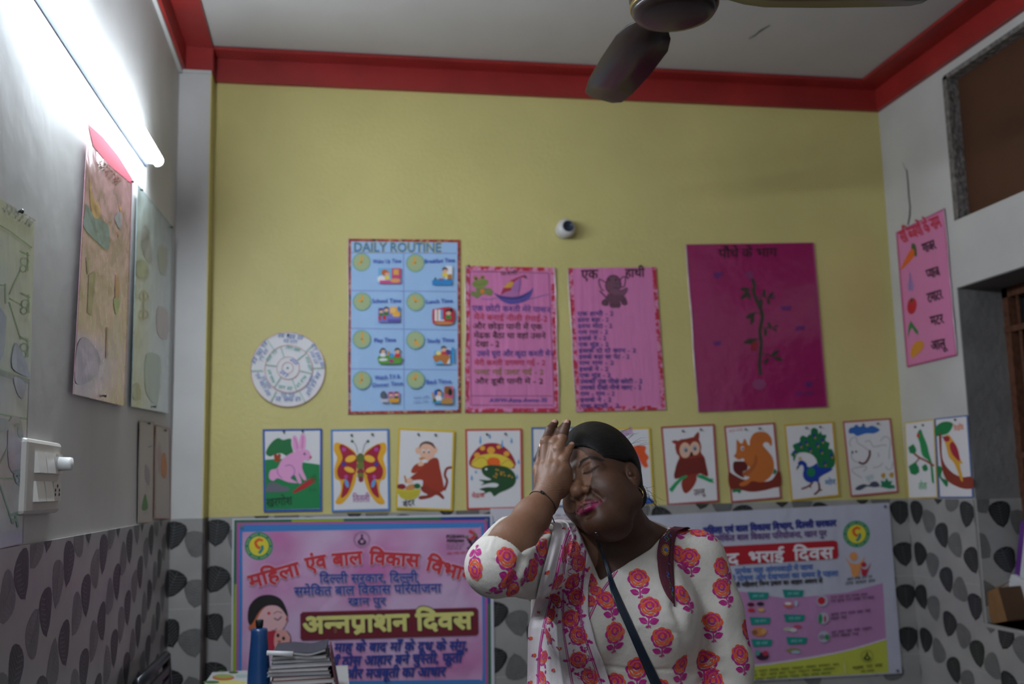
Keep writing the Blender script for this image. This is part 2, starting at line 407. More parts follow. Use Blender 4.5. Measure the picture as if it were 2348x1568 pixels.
dado('trim_11', (W, 0, ZT), (0, -1, 0), 0, (-1, 0, 0), -YB, ZT, holes=((0, -y2, 0, ZT), (-y2, -yn2, hz2, ZT), (-yn2, -YB, 0, ZT)), ph=.06)
dado('trim_12', (W, y2, ZT), (1, 0, 0), 0, (0, -1, 0), xg-W, hz2, ph=.09)
m = MB(); m.box((W-.012, yn2, zb2-.012), (xg+.05, y2, zb2), mTil); struct(m, 'trim_13')
# crack in the right-hand wall, plugged tape marks
mCrk = mat('crack_shadow_grey', (.10, .095, .09), .9)
m = MB(); q = [(2070, 372, .6), (2074, 384, 1), (2079, 391, 2.2), (2082, 420, 2.4), (2084, 450, 2.4), (2087, 475, 2.4), (2086, 495, 3), (2082, 516, 2.6)]
L = [RW(x-wd*.7, y, .0008) for x, y, wd in q]; R = [RW(x+wd*.7, y, .0008) for x, y, wd in q]
m.add(L+R, [(i, i+1, 8+i+1, 8+i) for i in range(7)], mCrk); tag(m.build('wall_crack'), 'thin dark crack running down the right wall above the pink vegetable chart', 'crack')
q = [(1766, 58, 2), (1752, 66, 3), (1742, 72, 4), (1733, 80, 3), (1717, 89, 1.5)]; m = MB(); zc_ = zC-.0008
L = [on(x, y-wd*.6, (0, 0, 1), zc_) for x, y, wd in q]; R = [on(x, y+wd*.6, (0, 0, 1), zc_) for x, y, wd in q]
m.add(L+R, [(i, i+1, 5+i+1, 5+i) for i in range(4)], mCrk); tag(m.build('ceiling_crack'), 'short dark crack in the ceiling plaster right of the fan', 'crack')
# ================================================================ tube light on the left wall
e0 = LW(366, 366, .042); e1 = LW(118, 0, .042); dY = (e1-e0)
A = Vector((-PL+.042, e0.y, e0.z)); Bz = e0.z + (e1.z-e0.z)/(e1.y-e0.y)*(-1.22); B = Vector((-PL+.042, e0.y-1.22, e0.z+(Bz-e0.z)*.5))
mBat = mat('white_plastic', (.75, .75, .74), .4); mLit = bpy.data.materials.new('lit_tube'); mLit.use_nodes = True
b_ = mLit.node_tree.nodes['Principled BSDF']; b_.inputs['Base Color'].default_value = (.9, .9, .9, 1)
b_.inputs['Emission Color'].default_value = (.80, .90, 1, 1); b_.inputs['Emission Strength'].default_value = TUBE_POWER
def tube_light(A, B, label):
    t = thing('tube_light', label, 'tube light', tuple((A+B)/2), 'tube lights along the left wall')
    ax = (B-A).normalized(); nx = Vector((1, 0, 0)); dn = ax.cross(nx).normalized(); dn = dn if dn.z < 0 else -dn
    m = MB(); q = []
    for (cx, cz) in ((-.042, .014), (-.008, .014), (-.008, -.014), (-.042, -.014)): q.append(nx*cx - dn*cz)
    m.add([A+v for v in q]+[B+v for v in q], [(0, 1, 2, 3), (7, 6, 5, 4)]+[(i, 4+i, 4+(i+1) % 4, (i+1) % 4) for i in range(4)], mBat); m.build('batten', t)
    m = MB(); k = 12; prof = []
    for i in range(k+1):
        a = math.radians(-62+i*(172/k)); prof.append(nx*(-.006+.017*math.cos(a)) + dn*(.003+.017*math.sin(a)))
    n_ = k+1
    m.add([A+ax*.004+v for v in prof]+[B-ax*.004+v for v in prof], [(i, i+1, n_+i+1, n_+i) for i in range(k)], mLit); o = m.build('tube', t, True); o['label'] = 'glowing white tube'
    for E_, s_ in ((A, -1), (B, 1)):
        m = MB(); m.add([E_+v*1.04-ax*.002*s_*-1*0 for v in prof]+[E_+ax*s_*.012+v*1.02 for v in prof], [tuple(range(n_)), tuple(range(2*n_-1, n_-1, -1))]+[(i, i+1, n_+i+1, n_+i) for i in range(k)], mBat); m.build('end_cap', t)
    m = MB(); m.tube([A+nx*-.039+dn*.020, (A+B)/2+nx*-.039+dn*.024, B+nx*-.039+dn*.020], .005, mat('dark_cable', (.03, .04, .06), .5), 6); m.build('cable', t)
tube_light(A, B, 'lit white LED tube light on the left wall above the wrinkled pink chart')
tube_light(Vector((A.x, -2.45, 2.20)), Vector((A.x, -3.67, 2.20)), 'second lit tube light further along the left wall, beside the photographer')  # unseen tube, added to brighten the woman's front
# ================================================================ ceiling fan
fc = on(1547, 40, (0, 0, 1), 2.33); tip = on(1413, 238, (0, 0, 1), 2.35)
mFan = mat('brown_enamel', (.016, .008, .006), .35, coat=.15); mFan2 = mat('brass_rim', (.16, .11, .03), .35, .6)
t = thing('ceiling_fan', 'dark brown ceiling fan hanging over the room', 'ceiling fan', (fc.x, fc.y, zC))
m = MB(); m.lathe([(.012, 0), (.070, .001), (.088, .006), (.094, .014), (.097, .020)], fc, mFan); m.lathe([(.097, .020), (.099, .024), (.099, .030), (.096, .034)], fc, mFan2)
m.lathe([(.096, .034), (.100, .045), (.098, .075), (.085, .094), (.05, .105), (.02, .11)], fc, mFan); m.build('motor_housing', t, True)
m = MB(); m.lathe([(.011, .10), (.011, zC-fc.z-.06)], fc, mFan, n=14); m.build('downrod', t, True)
m = MB(); m.lathe([(.02, zC-fc.z-.10), (.055, zC-fc.z-.03), (.06, zC-fc.z)], fc, mFan, n=24); m.build('canopy', t, True)
th0 = math.atan2(tip.y-fc.y, tip.x-fc.x); Lb = min((tip-fc).length, .62)
for k in range(3):
    a = (1.60, -.17, 3.60)[k]; d = Vector((math.cos(a), math.sin(a), 0)); s_ = Vector((-d.y, d.x, 0)); m = MB()
    sec = [(.085, .028, .05), (.13, .032, .05), (.17, .055, .045), (.22, .066, .04), (.35, .067, .036), (.48, .062, .034), (Lb-.02, .052, .032), (Lb, .03, .032)]
    vs = []
    for r_, hw, z in sec:
        for sg in (1, -1): vs.append(fc+d*r_+s_*hw*sg+Vector((0, 0, z+sg*hw*.22)))
    n2 = len(vs); vs2 = vs+[v+Vector((0, 0, -.003)) for v in vs]; fs = []
    for i in range(len(sec)-1):
        fs += [(2*i, 2*i+1, 2*i+3, 2*i+2), (n2+2*i, n2+2*i+2, n2+2*i+3, n2+2*i+1), (2*i, 2*i+2, n2+2*i+2, n2+2*i), (2*i+1, n2+2*i+1, n2+2*i+3, 2*i+3)]
    fs += [(0, n2, n2+1, 1), (n2-2, n2-1, 2*n2-1, 2*n2-2)]
    m.add(vs2, fs, mFan); m.build('blade', t, True)
# ================================================================ ceiling-rose bulb holder on the back wall
c = BW(1291, 530); c2 = BW(1299, 526); t = thing('lamp_holder', 'small round white lamp holder with a dark socket on the yellow wall', 'lamp holder', tuple(c))
mCer = mat('white_bakelite', (.62, .60, .58), .3)
m = MB(); ax_ = Vector((.12, -1, .10)); m.lathe([(.033, 0), (.033, .008), (.030, .012), (.036, .022), (.0375, .034), (.035, .046), (.029, .054), (.020, .056)], c, mCer, ax_, 28); m.build('base', t, True)
cc = c+ax_.normalized()*.05; m = MB(); m.lathe([(.021, 0), (.0215, .012), (.019, .014), (.017, .010)], cc, mat('dark_blue_bakelite', (.02, .03, .05), .25), ax_, 20); m.build('socket', t, True)
m = MB(); m.lathe([(.004, 0), (.004, .0015)], c+Vector((-.006, -.047, -.022)), mat('screw_hole', (.03, .03, .03), .6), (0, -1, -.6), 8); m.build('screw', t)
# ================================================================ switch board on the left wall (crop at 0,950 x2.537)
cS = (0, 950, 2.537)
def LS(x, y, o=0.0): return LW(cS[0]+x/cS[2], cS[1]+y/cS[2], o)
mSw = mat('cream_plastic', (.52, .49, .45), .4); mSw2 = mat('cream_switch', (.60, .57, .53), .35)
D = .018
tl, tr, br, bl = LS(160, 132, D), LS(362, 168, D), LS(350, 578, D), LS(145, 580, D)
ya, yb, zt_, zb_ = (tl.y+bl.y)/2, (tr.y+br.y)/2, (tl.z+tr.z)/2, (bl.z+br.z)/2
t = thing('switch_board', 'cream switch board with a regulator knob on the left wall', 'switch board', (-PL, (ya+yb)/2, zb_))
m = MB(); m.box((-PL, min(ya, yb), zb_), (-PL+D, max(ya, yb), zt_), mSw); m.build('box', t, bevel=.008)
def SB(u, v): return (ya*(1-u)+yb*u, zt_*(1-v)+zb_*v)
for v0, v1, items in ((.17, .45, (.20, .45)), (.56, .83, (.20, .44))):
    for u in items:
        y0, z0 = SB(u, v0); y1_, z1 = SB(u+.22, v1); m = MB()
        xa = -PL+D
        m.add([(xa, y0, z0), (xa, y1_, z0), (xa, y1_, z1), (xa, y0, z1), (xa+.004, y0, z0), (xa+.004, y1_, z0), (xa+.010, y1_, z1), (xa+.010, y0, z1)], [(0, 3, 2, 1), (4, 5, 6, 7), (0, 1, 5, 4), (1, 2, 6, 5), (2, 3, 7, 6), (3, 0, 4, 7)], mSw2); m.build('switch', t)
y0, z0 = SB(.70, .17); y1_, z1 = SB(.93, .45); m = MB(); m.box((-PL+D, min(y0, y1_), min(z0, z1)), (-PL+D+.006, max(y0, y1_), max(z0, z1)), mSw2); rg = m.build('regulator', t)
y_, z_ = SB(.82, .31); m = MB(); m.lathe([(.014, 0), (.013, .020), (.012, .024)], (-PL+D+.006, y_, z_), mBat, (1, 0, 0), 20); rg['_w'] = t['_w']; o = m.build('knob', rg, True)
y0, z0 = SB(.69, .56); y1_, z1 = SB(.93, .83); m = MB(); m.box((-PL+D, min(y0, y1_), min(z0, z1)), (-PL+D+.005, max(y0, y1_), max(z0, z1)), mSw2)
for (u, v) in ((.81, .62), (.75, .68), (.87, .68), (.75, .74), (.87, .74)):
    y_, z_ = SB(u, v); m.lathe([(.0032, 0), (.0032, .0006)], (-PL+D+.005, y_, z_), mat('socket_hole', (.01, .01, .01), .8), (1, 0, 0), 8)
m.build('socket', t)
# ================================================================ charts, cards and banners
def ink(h, rough=.7): return mat('ink_'+h, h, rough)
PW = mat('white_card', (.74, .72, .74), .6, bump=(14, .05))
def pap(nm, c, r=.28, b=.25, sc=10, st=(1, 1, .6), coat=.5): return mat(nm, c, r, bump=(sc, b, st), coat=coat)
BLK, NAVY, BLUE, SKY, RED_, MAR, ORG, YEL, GRN, DGR, OLV, BRN, DBR, PNK, SKN, GRY, DGY, WHT, MAG, PUR, TEAL, TAN = [ink(x) for x in
 ('141216', '26357f', '2a57b5', '5f9fd6', 'c8352c', '8a1530', 'ee6a1c', 'f0bb3c', '2aa05a', '0e5f30', '8c8f3a', 'a4401f', '5a1f16', 'e6a0cf', 'e9b79c', '8a8790', '4a4a58', 'e8e6ea', 'b22a86', '6a3f94', '148a86', 'c98a4a')]
c4 = (520, 740, 3.409); c5 = (780, 530, 3.646); c6 = (1260, 480, 3.266); cB = (460, 1160, 3.354); cF = (1050, 940, 4.355)
cO = (1500, 950, 7.127); cP = (1780, 940, 7.127); cR = (1900, 920, 2.42); cK = (1050, 590, 8.252); cE = (1290, 600, 8.712)
def card(label, corners, crop, bcol, wall=BW, off=.006, pins=(), g='animal picture cards in a row'):
    s = Sheet('picture_card', label, 'picture card', corners, wall, off, PW, .001, crop, g)
    s.border(.035, bcol)
    for p_ in pins: s.pin(*p_)
    return s
# --- rabbit
s = card('picture card of a pink rabbit on green grass beside a tree, blue border', [(280, 832), (745, 826), (745, 1470), (288, 1478)], c4, ink('2a55a8'), pins=((447, 850), (592, 845)))
s.p([(300, 1070), (420, 1062), (560, 1085), (726, 1108), (730, 1452), (304, 1460)], ink('178048'), 0)
s.p([(365, 1025), (400, 1018), (425, 1030), (412, 1085), (375, 1085)], BRN, 0); s.p([(390, 1018), (404, 1020), (397, 1040)], PW, 0)
s.p([(305, 1020), (330, 960), (372, 915), (408, 900), (440, 915), (500, 905), (505, 955), (522, 1035), (470, 1042), (430, 1020), (380, 1025), (340, 1045)], ink('1f6f3c'))
s.p([(330, 1190), (345, 1150), (395, 1135), (430, 1070), (500, 1020), (560, 1000), (600, 990), (640, 1000), (660, 1045), (650, 1065), (600, 1080), (590, 1140), (622, 1220), (598, 1225), (560, 1170), (585, 1245), (560, 1252), (530, 1190), (500, 1215), (555, 1250), (480, 1245), (400, 1215), (365, 1235), (335, 1220)], PNK)
s.p([(520, 990), (512, 920), (522, 880), (545, 890), (562, 940), (568, 1000), (545, 1005)], PNK); s.p([(570, 985), (568, 920), (582, 872), (605, 868), (618, 910), (610, 985), (590, 995)], PNK)
s.ln([(528, 900), (545, 940), (552, 985)], 4, MAG); s.ln([(595, 885), (592, 940), (588, 980)], 4, MAG)
s.ln([(455, 1120), (500, 1112), (530, 1150), (520, 1200), (500, 1215)], 4, PUR); s.ln([(395, 1140), (400, 1180), (430, 1215)], 4, PUR)
s.e(608, 1025, 9, DGY); s.e(656, 1050, 9, RED_, 10); s.ln([(622, 1078), (640, 1072), (655, 1060)], 3, DGY)
s.p([(305, 1300), (325, 1255), (360, 1247), (400, 1255), (435, 1275), (480, 1285), (485, 1310), (440, 1322), (350, 1325), (312, 1322)], ink('6a6a74'))
s.p([(513, 1320), (585, 1265), (665, 1208), (690, 1215), (688, 1245), (600, 1300), (525, 1332)], ink('b3262c'), 0)
for k in range(5): s.ln([(690-k*8, 1180+k*6), (700-k*9, 1230+k*5)], 5, DGR)
for k in range(4): s.ln([(650+k*16, 1315), (655+k*14, 1290+(k % 2)*10)], 5, DGR)
s.t('खरगोश', (312, 1440), (515, 1420), 60, ink('0d3a26'), .012); s.done()
# --- butterfly
s = card('picture card of a red and yellow butterfly with blue border', [(812, 833), (1268, 827), (1276, 1467), (820, 1480)], c4, ink('5583c4'), pins=((975, 878), (1137, 872)))
for sg in (-1, 1):
    X = lambda x: 1042+sg*(1042-x)
    s.p([(X(1018), 1040), (X(960), 975), (X(880), 938), (X(842), 945), (X(838), 1000), (X(862), 1060), (X(840), 1140), (X(848), 1215), (X(885), 1240), (X(890), 1320), (X(848), 1405), (X(905), 1410), (X(975), 1320), (X(1015), 1200)], ink('e3a824'))
    s.p([(X(1015), 1050), (X(960), 985), (X(900), 950), (X(880), 975), (X(905), 1060), (X(865), 1140), (X(870), 1200), (X(905), 1225), (X(1000), 1180)], ink('a11a34'))
    s.p([(X(985), 1190), (X(920), 1230), (X(905), 1300), (X(895), 1368), (X(945), 1330), (X(975), 1250)], ink('a11a34'))
    s.e(X(968), 1062, 44, YEL, 26, sg*.35); s.e(X(958), 1148, 42, YEL, 20, -sg*.35)
    s.e(X(915), 990, 17, ink('b9489c')); s.e(X(915), 1104, 17, ink('3a3f9a')); s.e(X(932), 1203, 15, ink('b9489c')); s.e(X(938), 1255, 15, SKY, 34, sg*.3)
    s.ln([(X(1022), 1015), (X(1010), 960), (X(985), 925)], 4, DGY); s.e(X(980), 926, 11, DGR)
s.e(1045, 1060, 32, ink('5c6b2c'), 42); s.e(1044, 1120, 30, ink('6f7a35'), 32); s.e(1046, 1165, 28, ink('8b2a3a'), 26); s.e(1046, 1195, 26, ink('6f7a35'), 24); s.e(1048, 1222, 20, ink('8b2a3a'), 22)
s.t('तितली', (985, 1402), (1118, 1398), 50, ink('a9569c'), .01); s.done()
# --- monkey
s = card('picture card of a brown monkey eating from a yellow basket, yellow border', [(1342, 822), (1782, 842), (1764, 1470), (1318, 1452)], c4, ink('d8b326'), pins=((1496, 872), (1630, 876)), off=.009)
s.ln([(1700, 1310), (1722, 1240), (1705, 1190), (1720, 1140), (1760, 1130)], 20, ink('8d2c18'))
s.p([(1600, 1060), (1650, 1062), (1668, 1140), (1690, 1240), (1695, 1310), (1640, 1330), (1580, 1325), (1530, 1300), (1530, 1230), (1450, 1230), (1432, 1212), (1510, 1150), (1560, 1100)], ink('9c3219'))
s.p([(1440, 1165), (1460, 1120), (1500, 1095), (1540, 1080), (1560, 1100), (1510, 1150), (1470, 1175)], ink('a83a1c'))
s.p([(1515, 1285), (1560, 1270), (1600, 1300), (1660, 1320), (1698, 1360), (1690, 1378), (1640, 1345), (1590, 1368), (1510, 1380), (1505, 1355), (1570, 1345), (1530, 1320)], ink('8d2c18'))
s.e(1492, 998, 18, SKN, 26); s.e(1626, 992, 20, SKN, 28); s.p([(1500, 1000), (1510, 950), (1560, 928), (1610, 945), (1628, 990), (1615, 1050), (1570, 1075), (1525, 1060)], SKN)
s.p([(1505, 985), (1515, 945), (1560, 925), (1612, 942), (1630, 985), (1600, 958), (1560, 945), (1525, 955)], ink('5b4038'))
for x in (1538, 1577): s.e(x, 1005, 12, WHT, 16); s.e(x+2, 1010, 7, BLK, 9)
s.e(1528, 1062, 26, TAN, 12); s.e(1520, 1100, 28, SKN, 18, -.5); s.e(1545, 1080, 20, WHT, 14)
s.e(1425, 1235, 28, SKN, 22); s.p([(1383, 1195), (1396, 1192), (1410, 1248), (1395, 1252)], TAN, 0)
s.e(1365, 1280, 34, ink('8a1626'), 22); s.e(1440, 1285, 46, TAN, 22, -.3); s.e(1488, 1275, 26, DGR, 20)
s.p([(1330, 1298), (1420, 1308), (1512, 1300), (1490, 1360), (1440, 1380), (1375, 1375), (1345, 1345)], ink('cdbb34'))
for k in range(3): s.ln([(1340+k*8, 1320+k*16), (1425, 1332+k*16), (1500-k*8, 1320+k*15)], 3, OLV)
s.t('बंदर', (1380, 1440), (1472, 1425), 42, BLK, .012); s.done()
# --- frog under mushroom
s = card('picture card of a green frog under a red spotted mushroom in rain', [(72, 190), (640, 183), (650, 985), (88, 997)], cF, ink('c2453c'), pins=((287, 242), (472, 238)))
s.p([(125, 560), (115, 500), (160, 420), (240, 350), (330, 328), (430, 345), (520, 420), (575, 520), (570, 560), (540, 585), (340, 560), (230, 590)], ink('a01c34'))
s.p([(132, 535), (180, 470), (280, 440), (400, 440), (500, 480), (560, 540), (530, 580), (420, 570), (330, 560), (230, 580), (160, 565)], ink('e0c640'))
for (x, y, r_) in ((245, 380, 27), (330, 402, 40), (408, 368, 22), (190, 450, 30), (485, 437, 30)): s.e(x, y, r_, ink('e8a53a'), r_*.9)
s.p([(298, 550), (300, 490), (350, 472), (410, 490), (420, 545), (390, 570)], ink('e8641e'))
s.ln([(130, 540), (240, 470), (340, 560)], 4, BRN); s.ln([(420, 555), (500, 500), (565, 545)], 4, BRN)
s.p([(235, 590), (270, 560), (330, 550), (420, 555), (500, 575), (560, 625), (580, 690), (560, 750), (500, 790), (440, 815), (400, 835), (360, 860), (320, 815), (235, 850), (270, 815), (215, 790), (290, 770), (380, 770), (405, 740), (340, 725), (230, 750), (260, 725), (210, 695), (300, 700), (330, 690), (260, 650)], ink('1f4a26'))
s.e(283, 590, 13, WHT, 11)
for k in range(14):
    rd = random.Random(k); s.e(330+rd.random()*220, 585+rd.random()*90, 9, ink('c9912e'), 8)
for (x, y, l) in ((223, 300, 45), (318, 262, 25), (441, 340, 45), (535, 305, 30), (605, 515, 25), (137, 675, 28), (590, 665, 25), (180, 618, 16)): s.p([(x, y-l), (x+10, y+l*.5), (x, y+l*.8), (x-10, y+l*.5)], SKY)
s.t('मेंढक', (140, 880), (268, 868), 42, ink('cc4a50'), .012); s.done()
# --- penguin-grey bird behind the hand, fish behind the head
s = card('picture card with blue border half hidden behind the raised hand', [(732, 172), (1290, 168), (1300, 965), (745, 975)], cF, ink('44689f'))
s.p([(750, 500), (830, 400), (860, 300), (905, 250), (990, 230), (1100, 260), (1190, 360), (1210, 520), (1150, 640), (990, 660), (880, 610), (830, 555)], ink('62626e')); s.p([(880, 300), (985, 250), (1050, 210), (1050, 300), (950, 340)], ink('2a8a68'))
s.p([(900, 520), (980, 480), (1080, 540), (1060, 800), (960, 860), (890, 760)], ink('a9a7b0')); s.e(990, 340, 20, BLK); s.done()
s = card('picture card of an orange, blue and yellow fish half hidden behind the head', [(1400, 185), (1918, 170), (1965, 950), (1420, 965)], cF, ink('d6b428'))
s.p([(1500, 600), (1560, 420), (1660, 330), (1740, 360), (1790, 470), (1830, 560), (1800, 600), (1790, 680), (1700, 760), (1580, 720)], ink('dcc23c'))
s.p([(1690, 340), (1730, 350), (1790, 440), (1830, 560), (1808, 595), (1780, 520), (1730, 430)], ink('3456b4')); s.p([(1600, 400), (1640, 380), (1720, 500), (1740, 640), (1700, 660), (1660, 520)], ink('3456b4'))
s.p([(1750, 365), (1850, 355), (1878, 375), (1870, 420), (1905, 470), (1885, 510), (1900, 560), (1870, 575), (1835, 540), (1795, 450)], ink('e2551f'))
s.p([(1780, 590), (1815, 620), (1830, 650), (1800, 640)], ink('dcc23c')); s.p([(1450, 930), (1560, 910), (1700, 930), (1800, 895), (1850, 865), (1930, 880), (1942, 935), (1700, 950)], ink('2e5fb0'))
s.t('मछली', (1640, 270), (1755, 235), 55, ink('b06ab0'), .01); s.done()
# --- owl, squirrel
s = card('picture card of a brown owl on a branch, red border', [(108, 200), (985, 155), (1065, 1430), (215, 1490)], cO, ink('a8454a'), pins=((462, 272), (755, 248)))
s.p([(410, 700), (370, 640), (345, 540), (360, 460), (430, 410), (500, 400), (570, 385), (660, 370), (730, 410), (770, 520), (765, 620), (820, 700), (850, 830), (880, 1010), (760, 970), (700, 1000), (690, 1080), (640, 1180), (560, 1270), (500, 1285), (460, 1220), (445, 1120), (470, 1030), (335, 1050), (345, 900), (370, 800)], ink('8c2f1c'))
s.p([(285, 445), (340, 420), (400, 440), (390, 490), (350, 490)], ink('8c2f1c')); s.p([(650, 370), (690, 310), (725, 285), (738, 340), (725, 410)], ink('8c2f1c'))
s.p([(345, 900), (420, 740), (620, 720), (800, 700), (850, 860), (870, 1000), (760, 960), (560, 990), (340, 1045)], ink('6f2016'))
s.e(505, 585, 92, ink('dcb49c'), 128); s.e(665, 555, 82, ink('dcb49c'), 112)
for (x, y) in ((515, 580), (662, 555)): s.e(x, y, 36, ink('9aa0b0'), 44); s.e(x+8, y+8, 16, BLK, 20)
s.p([(590, 640), (612, 610), (635, 650), (610, 690)], BLK)
s.p([(240, 1225), (330, 1120), (440, 1020), (530, 990), (540, 1020), (450, 1075), (370, 1160), (290, 1275)], ink('1f9a5a'), 0); s.p([(710, 985), (790, 985), (900, 1045), (975, 1055), (950, 1080), (985, 1120), (900, 1105), (800, 1060), (705, 1025)], ink('1f9a5a'), 0)
s.t('उल्लू', (650, 1325), (845, 1305), 90, ink('52211f'), .012); s.done()
s = card('picture card of an orange squirrel holding a nut on a branch, red border', [(1140, 190), (1970, 130), (2085, 1375), (1260, 1445)], cO, ink('a8454a'), pins=((1485, 244), (1714, 230)))
s.p([(1215, 950), (1300, 985), (1450, 1060), (1600, 1080), (1800, 1100), (1930, 1060), (2020, 930), (2065, 960), (2075, 1160), (1950, 1200), (1800, 1240), (1600, 1265), (1420, 1235), (1240, 1205)], ink('7a2616'))
s.p([(1345, 480), (1350, 410), (1405, 465), (1440, 470), (1480, 395), (1530, 490), (1560, 500), (1565, 420), (1620, 320), (1720, 280), (1840, 300), (1920, 400), (1915, 520), (1860, 460), (1800, 460), (1780, 510), (1840, 580), (1930, 700), (1960, 850), (1930, 970), (1850, 1060), (1750, 1110), (1600, 1090), (1520, 1150), (1430, 1175), (1390, 1140), (1480, 1080), (1560, 1030), (1470, 1000), (1440, 970), (1500, 920), (1580, 880), (1480, 800), (1460, 720), (1380, 740), (1320, 700), (1300, 680), (1340, 620)], ink('c06a2a'))
s.p([(1300, 780), (1380, 765), (1480, 775), (1530, 850), (1510, 910), (1450, 940), (1470, 1030), (1400, 1010), (1320, 950), (1290, 880)], ink('5c150f')); s.p([(1440, 960), (1530, 900), (1620, 800), (1650, 660), (1690, 720), (1660, 850), (1560, 970), (1470, 1005)], ink('a85a24'))
s.e(1443, 555, 26, WHT, 36); s.e(1446, 560, 15, DGY, 22); s.p([(1940, 970), (1965, 880), (2010, 930), (1975, 980)], ink('1f7a4a'), 0); s.p([(1285, 1230), (1400, 1215), (1420, 1250), (1395, 1290), (1350, 1265), (1290, 1275)], ink('1f7a4a'))
s.scrib((1230, 300), (1450, 275), 50, ink('d89a9c'), 2); s.done()
# --- peacock, dog
s = card('picture card of a blue peacock with green tail spread, yellow border', [(125, 238), (935, 185), (1040, 1405), (245, 1490)], cP, ink('cda226'), pins=((482, 292), (707, 276)))
s.p([(235, 735), (270, 680), (300, 660), (272, 570), (380, 520), (385, 460), (430, 415), (500, 440), (530, 400), (560, 400), (570, 320), (615, 290), (675, 320), (690, 390), (725, 345), (750, 400), (820, 410), (800, 500), (870, 540), (855, 630), (905, 640), (945, 720), (960, 850), (920, 940), (800, 950), (690, 930), (650, 800), (560, 715), (440, 690), (340, 720), (290, 840), (270, 760)], ink('0e6b3e'))
for (x, y) in ((620, 420), (750, 495), (395, 570), (490, 530), (550, 640), (670, 560), (735, 670), (300, 690), (790, 870), (900, 740)): s.e(x, y, 26, ink('1f3a8a'), 34); s.e(x+16, y+36, 14, ink('b8922e'), 20)
s.p([(360, 900), (355, 860), (385, 830), (430, 825), (490, 870), (515, 930), (600, 910), (660, 870), (690, 930), (800, 945), (920, 955), (860, 1010), (760, 1060), (700, 1110), (690, 1180), (640, 1165), (550, 1185), (470, 1140), (435, 1060), (450, 960), (430, 900), (395, 900), (370, 920)], ink('123a9a'))
s.p([(330, 985), (340, 920), (365, 905), (375, 925)], BLK, 0); s.e(388, 795, 25, ink('c8b070'), 32); s.e(570, 1015, 70, ink('167a4c'), 78)
s.ln([(590, 1180), (540, 1235), (410, 1290)], 26, ink('6a2018')); s.ln([(540, 1230), (570, 1270)], 18, ink('6a2018')); s.ln([(690, 1180), (700, 1300), (620, 1380)], 28, ink('6a2018')); s.ln([(690, 1310), (750, 1305)], 20, ink('6a2018'))
s.t('मोर', (800, 1230), (975, 1210), 80, ink('2a7ab8'), .012); s.done()
s = card('picture card of a white dog under a blue cloud, red border', [(1083, 185), (1870, 130), (2000, 1345), (1215, 1420)], cP, ink('b04a50'), pins=((1412, 236), (1650, 222)))
s.p([(1180, 340), (1210, 290), (1260, 280), (1310, 235), (1360, 275), (1420, 250), (1480, 285), (1560, 255), (1650, 290), (1690, 330), (1600, 380), (1480, 380), (1400, 400), (1320, 425), (1260, 385), (1200, 385)], ink('2f66b4'))
for q in ([(1220, 600), (1200, 520), (1250, 450), (1310, 460), (1330, 540), (1420, 590)], [(1450, 520), (1520, 500), (1560, 560), (1600, 600), (1760, 570), (1800, 590)], [(1700, 510), (1760, 440), (1830, 450), (1865, 540), (1850, 640), (1845, 800)], [(1240, 700), (1230, 780), (1290, 840), (1360, 850)], [(1250, 950), (1240, 1000), (1300, 1050), (1400, 1110)], [(1260, 950), (1370, 930), (1460, 920), (1470, 960), (1420, 1000)], [(1580, 940), (1660, 930), (1720, 890), (1740, 860)], [(1780, 920), (1840, 980), (1890, 940), (1905, 850)], [(1420, 590), (1480, 640), (1520, 670)], [(1660, 700), (1680, 740), (1660, 770)]): s.ln(q, 9, ink('8f8c94'))
s.ln([(1525, 655), (1525, 740), (1475, 840), (1410, 878), (1350, 850)], 32, ink('6a2420')); s.e(1243, 690, 16, BLK, 22); s.e(1305, 680, 20, DGY, 16)
s.p([(1295, 1300), (1320, 1250), (1420, 1210), (1510, 1225), (1560, 1175), (1640, 1170), (1690, 1240), (1600, 1260), (1480, 1250), (1380, 1305)], ink('4a4e62'))
s.p([(1690, 1250), (1720, 1230), (1710, 1150), (1770, 1170), (1800, 1110), (1840, 1165), (1895, 1160), (1870, 1220), (1930, 1230), (1940, 1275), (1850, 1285)], ink('1c7a52'), 0)
for (x, y) in ((1745, 1070), (1880, 1060)): s.p([(x-35, y), (x-5, y-40), (x+35, y-30), (x+30, y+30), (x, y+45)], ink('c89a2e'))
s.t('कुत्ता', (1480, 1160), (1600, 1120), 70, ink('8fb8bc'), .0); s.done()
# --- right wall: parrot and bird cards
s = card('picture card of a green parrot on a leafy twig, yellow border, right wall', [(420, 118), (585, 98), (606, 535), (440, 540)], cR, ink('d2ae2e'), wall=RW, pins=((486, 142), (528, 132)))
s.p([(490, 185), (510, 155), (525, 190), (545, 240), (560, 300), (575, 350), (585, 450), (572, 440), (560, 340), (520, 300), (505, 230)], ink('1f8a4c')); s.e(497, 190, 9, RED_, 12)
s.ln([(470, 285), (500, 310), (540, 330), (585, 358)], 11, ink('8c3f28')); s.ln([(480, 345), (505, 312)], 8, ink('8c3f28'))
for (x, y, r_) in ((465, 270, 24), (475, 380, 32), (535, 372, 18)): s.p([(x-r_, y-r_*.6), (x+r_*.2, y-r_*1.4), (x+r_*.8, y-r_*.4), (x+r_*.9, y+r_*.4), (x+r_*.2, y+r_*.9), (x-r_*.6, y+r_*.7)], ink('167a44'), 0)
s.t('तोता', (500, 488), (545, 486), 34, ink('4aa85a'), .012); s.done()
s = card('picture card of a yellow bird with a red wing on a curved branch, blue border', [(588, 96), (770, 76), (803, 535), (612, 535)], cR, ink('3f62ac'), wall=RW, pins=((708, 102),))
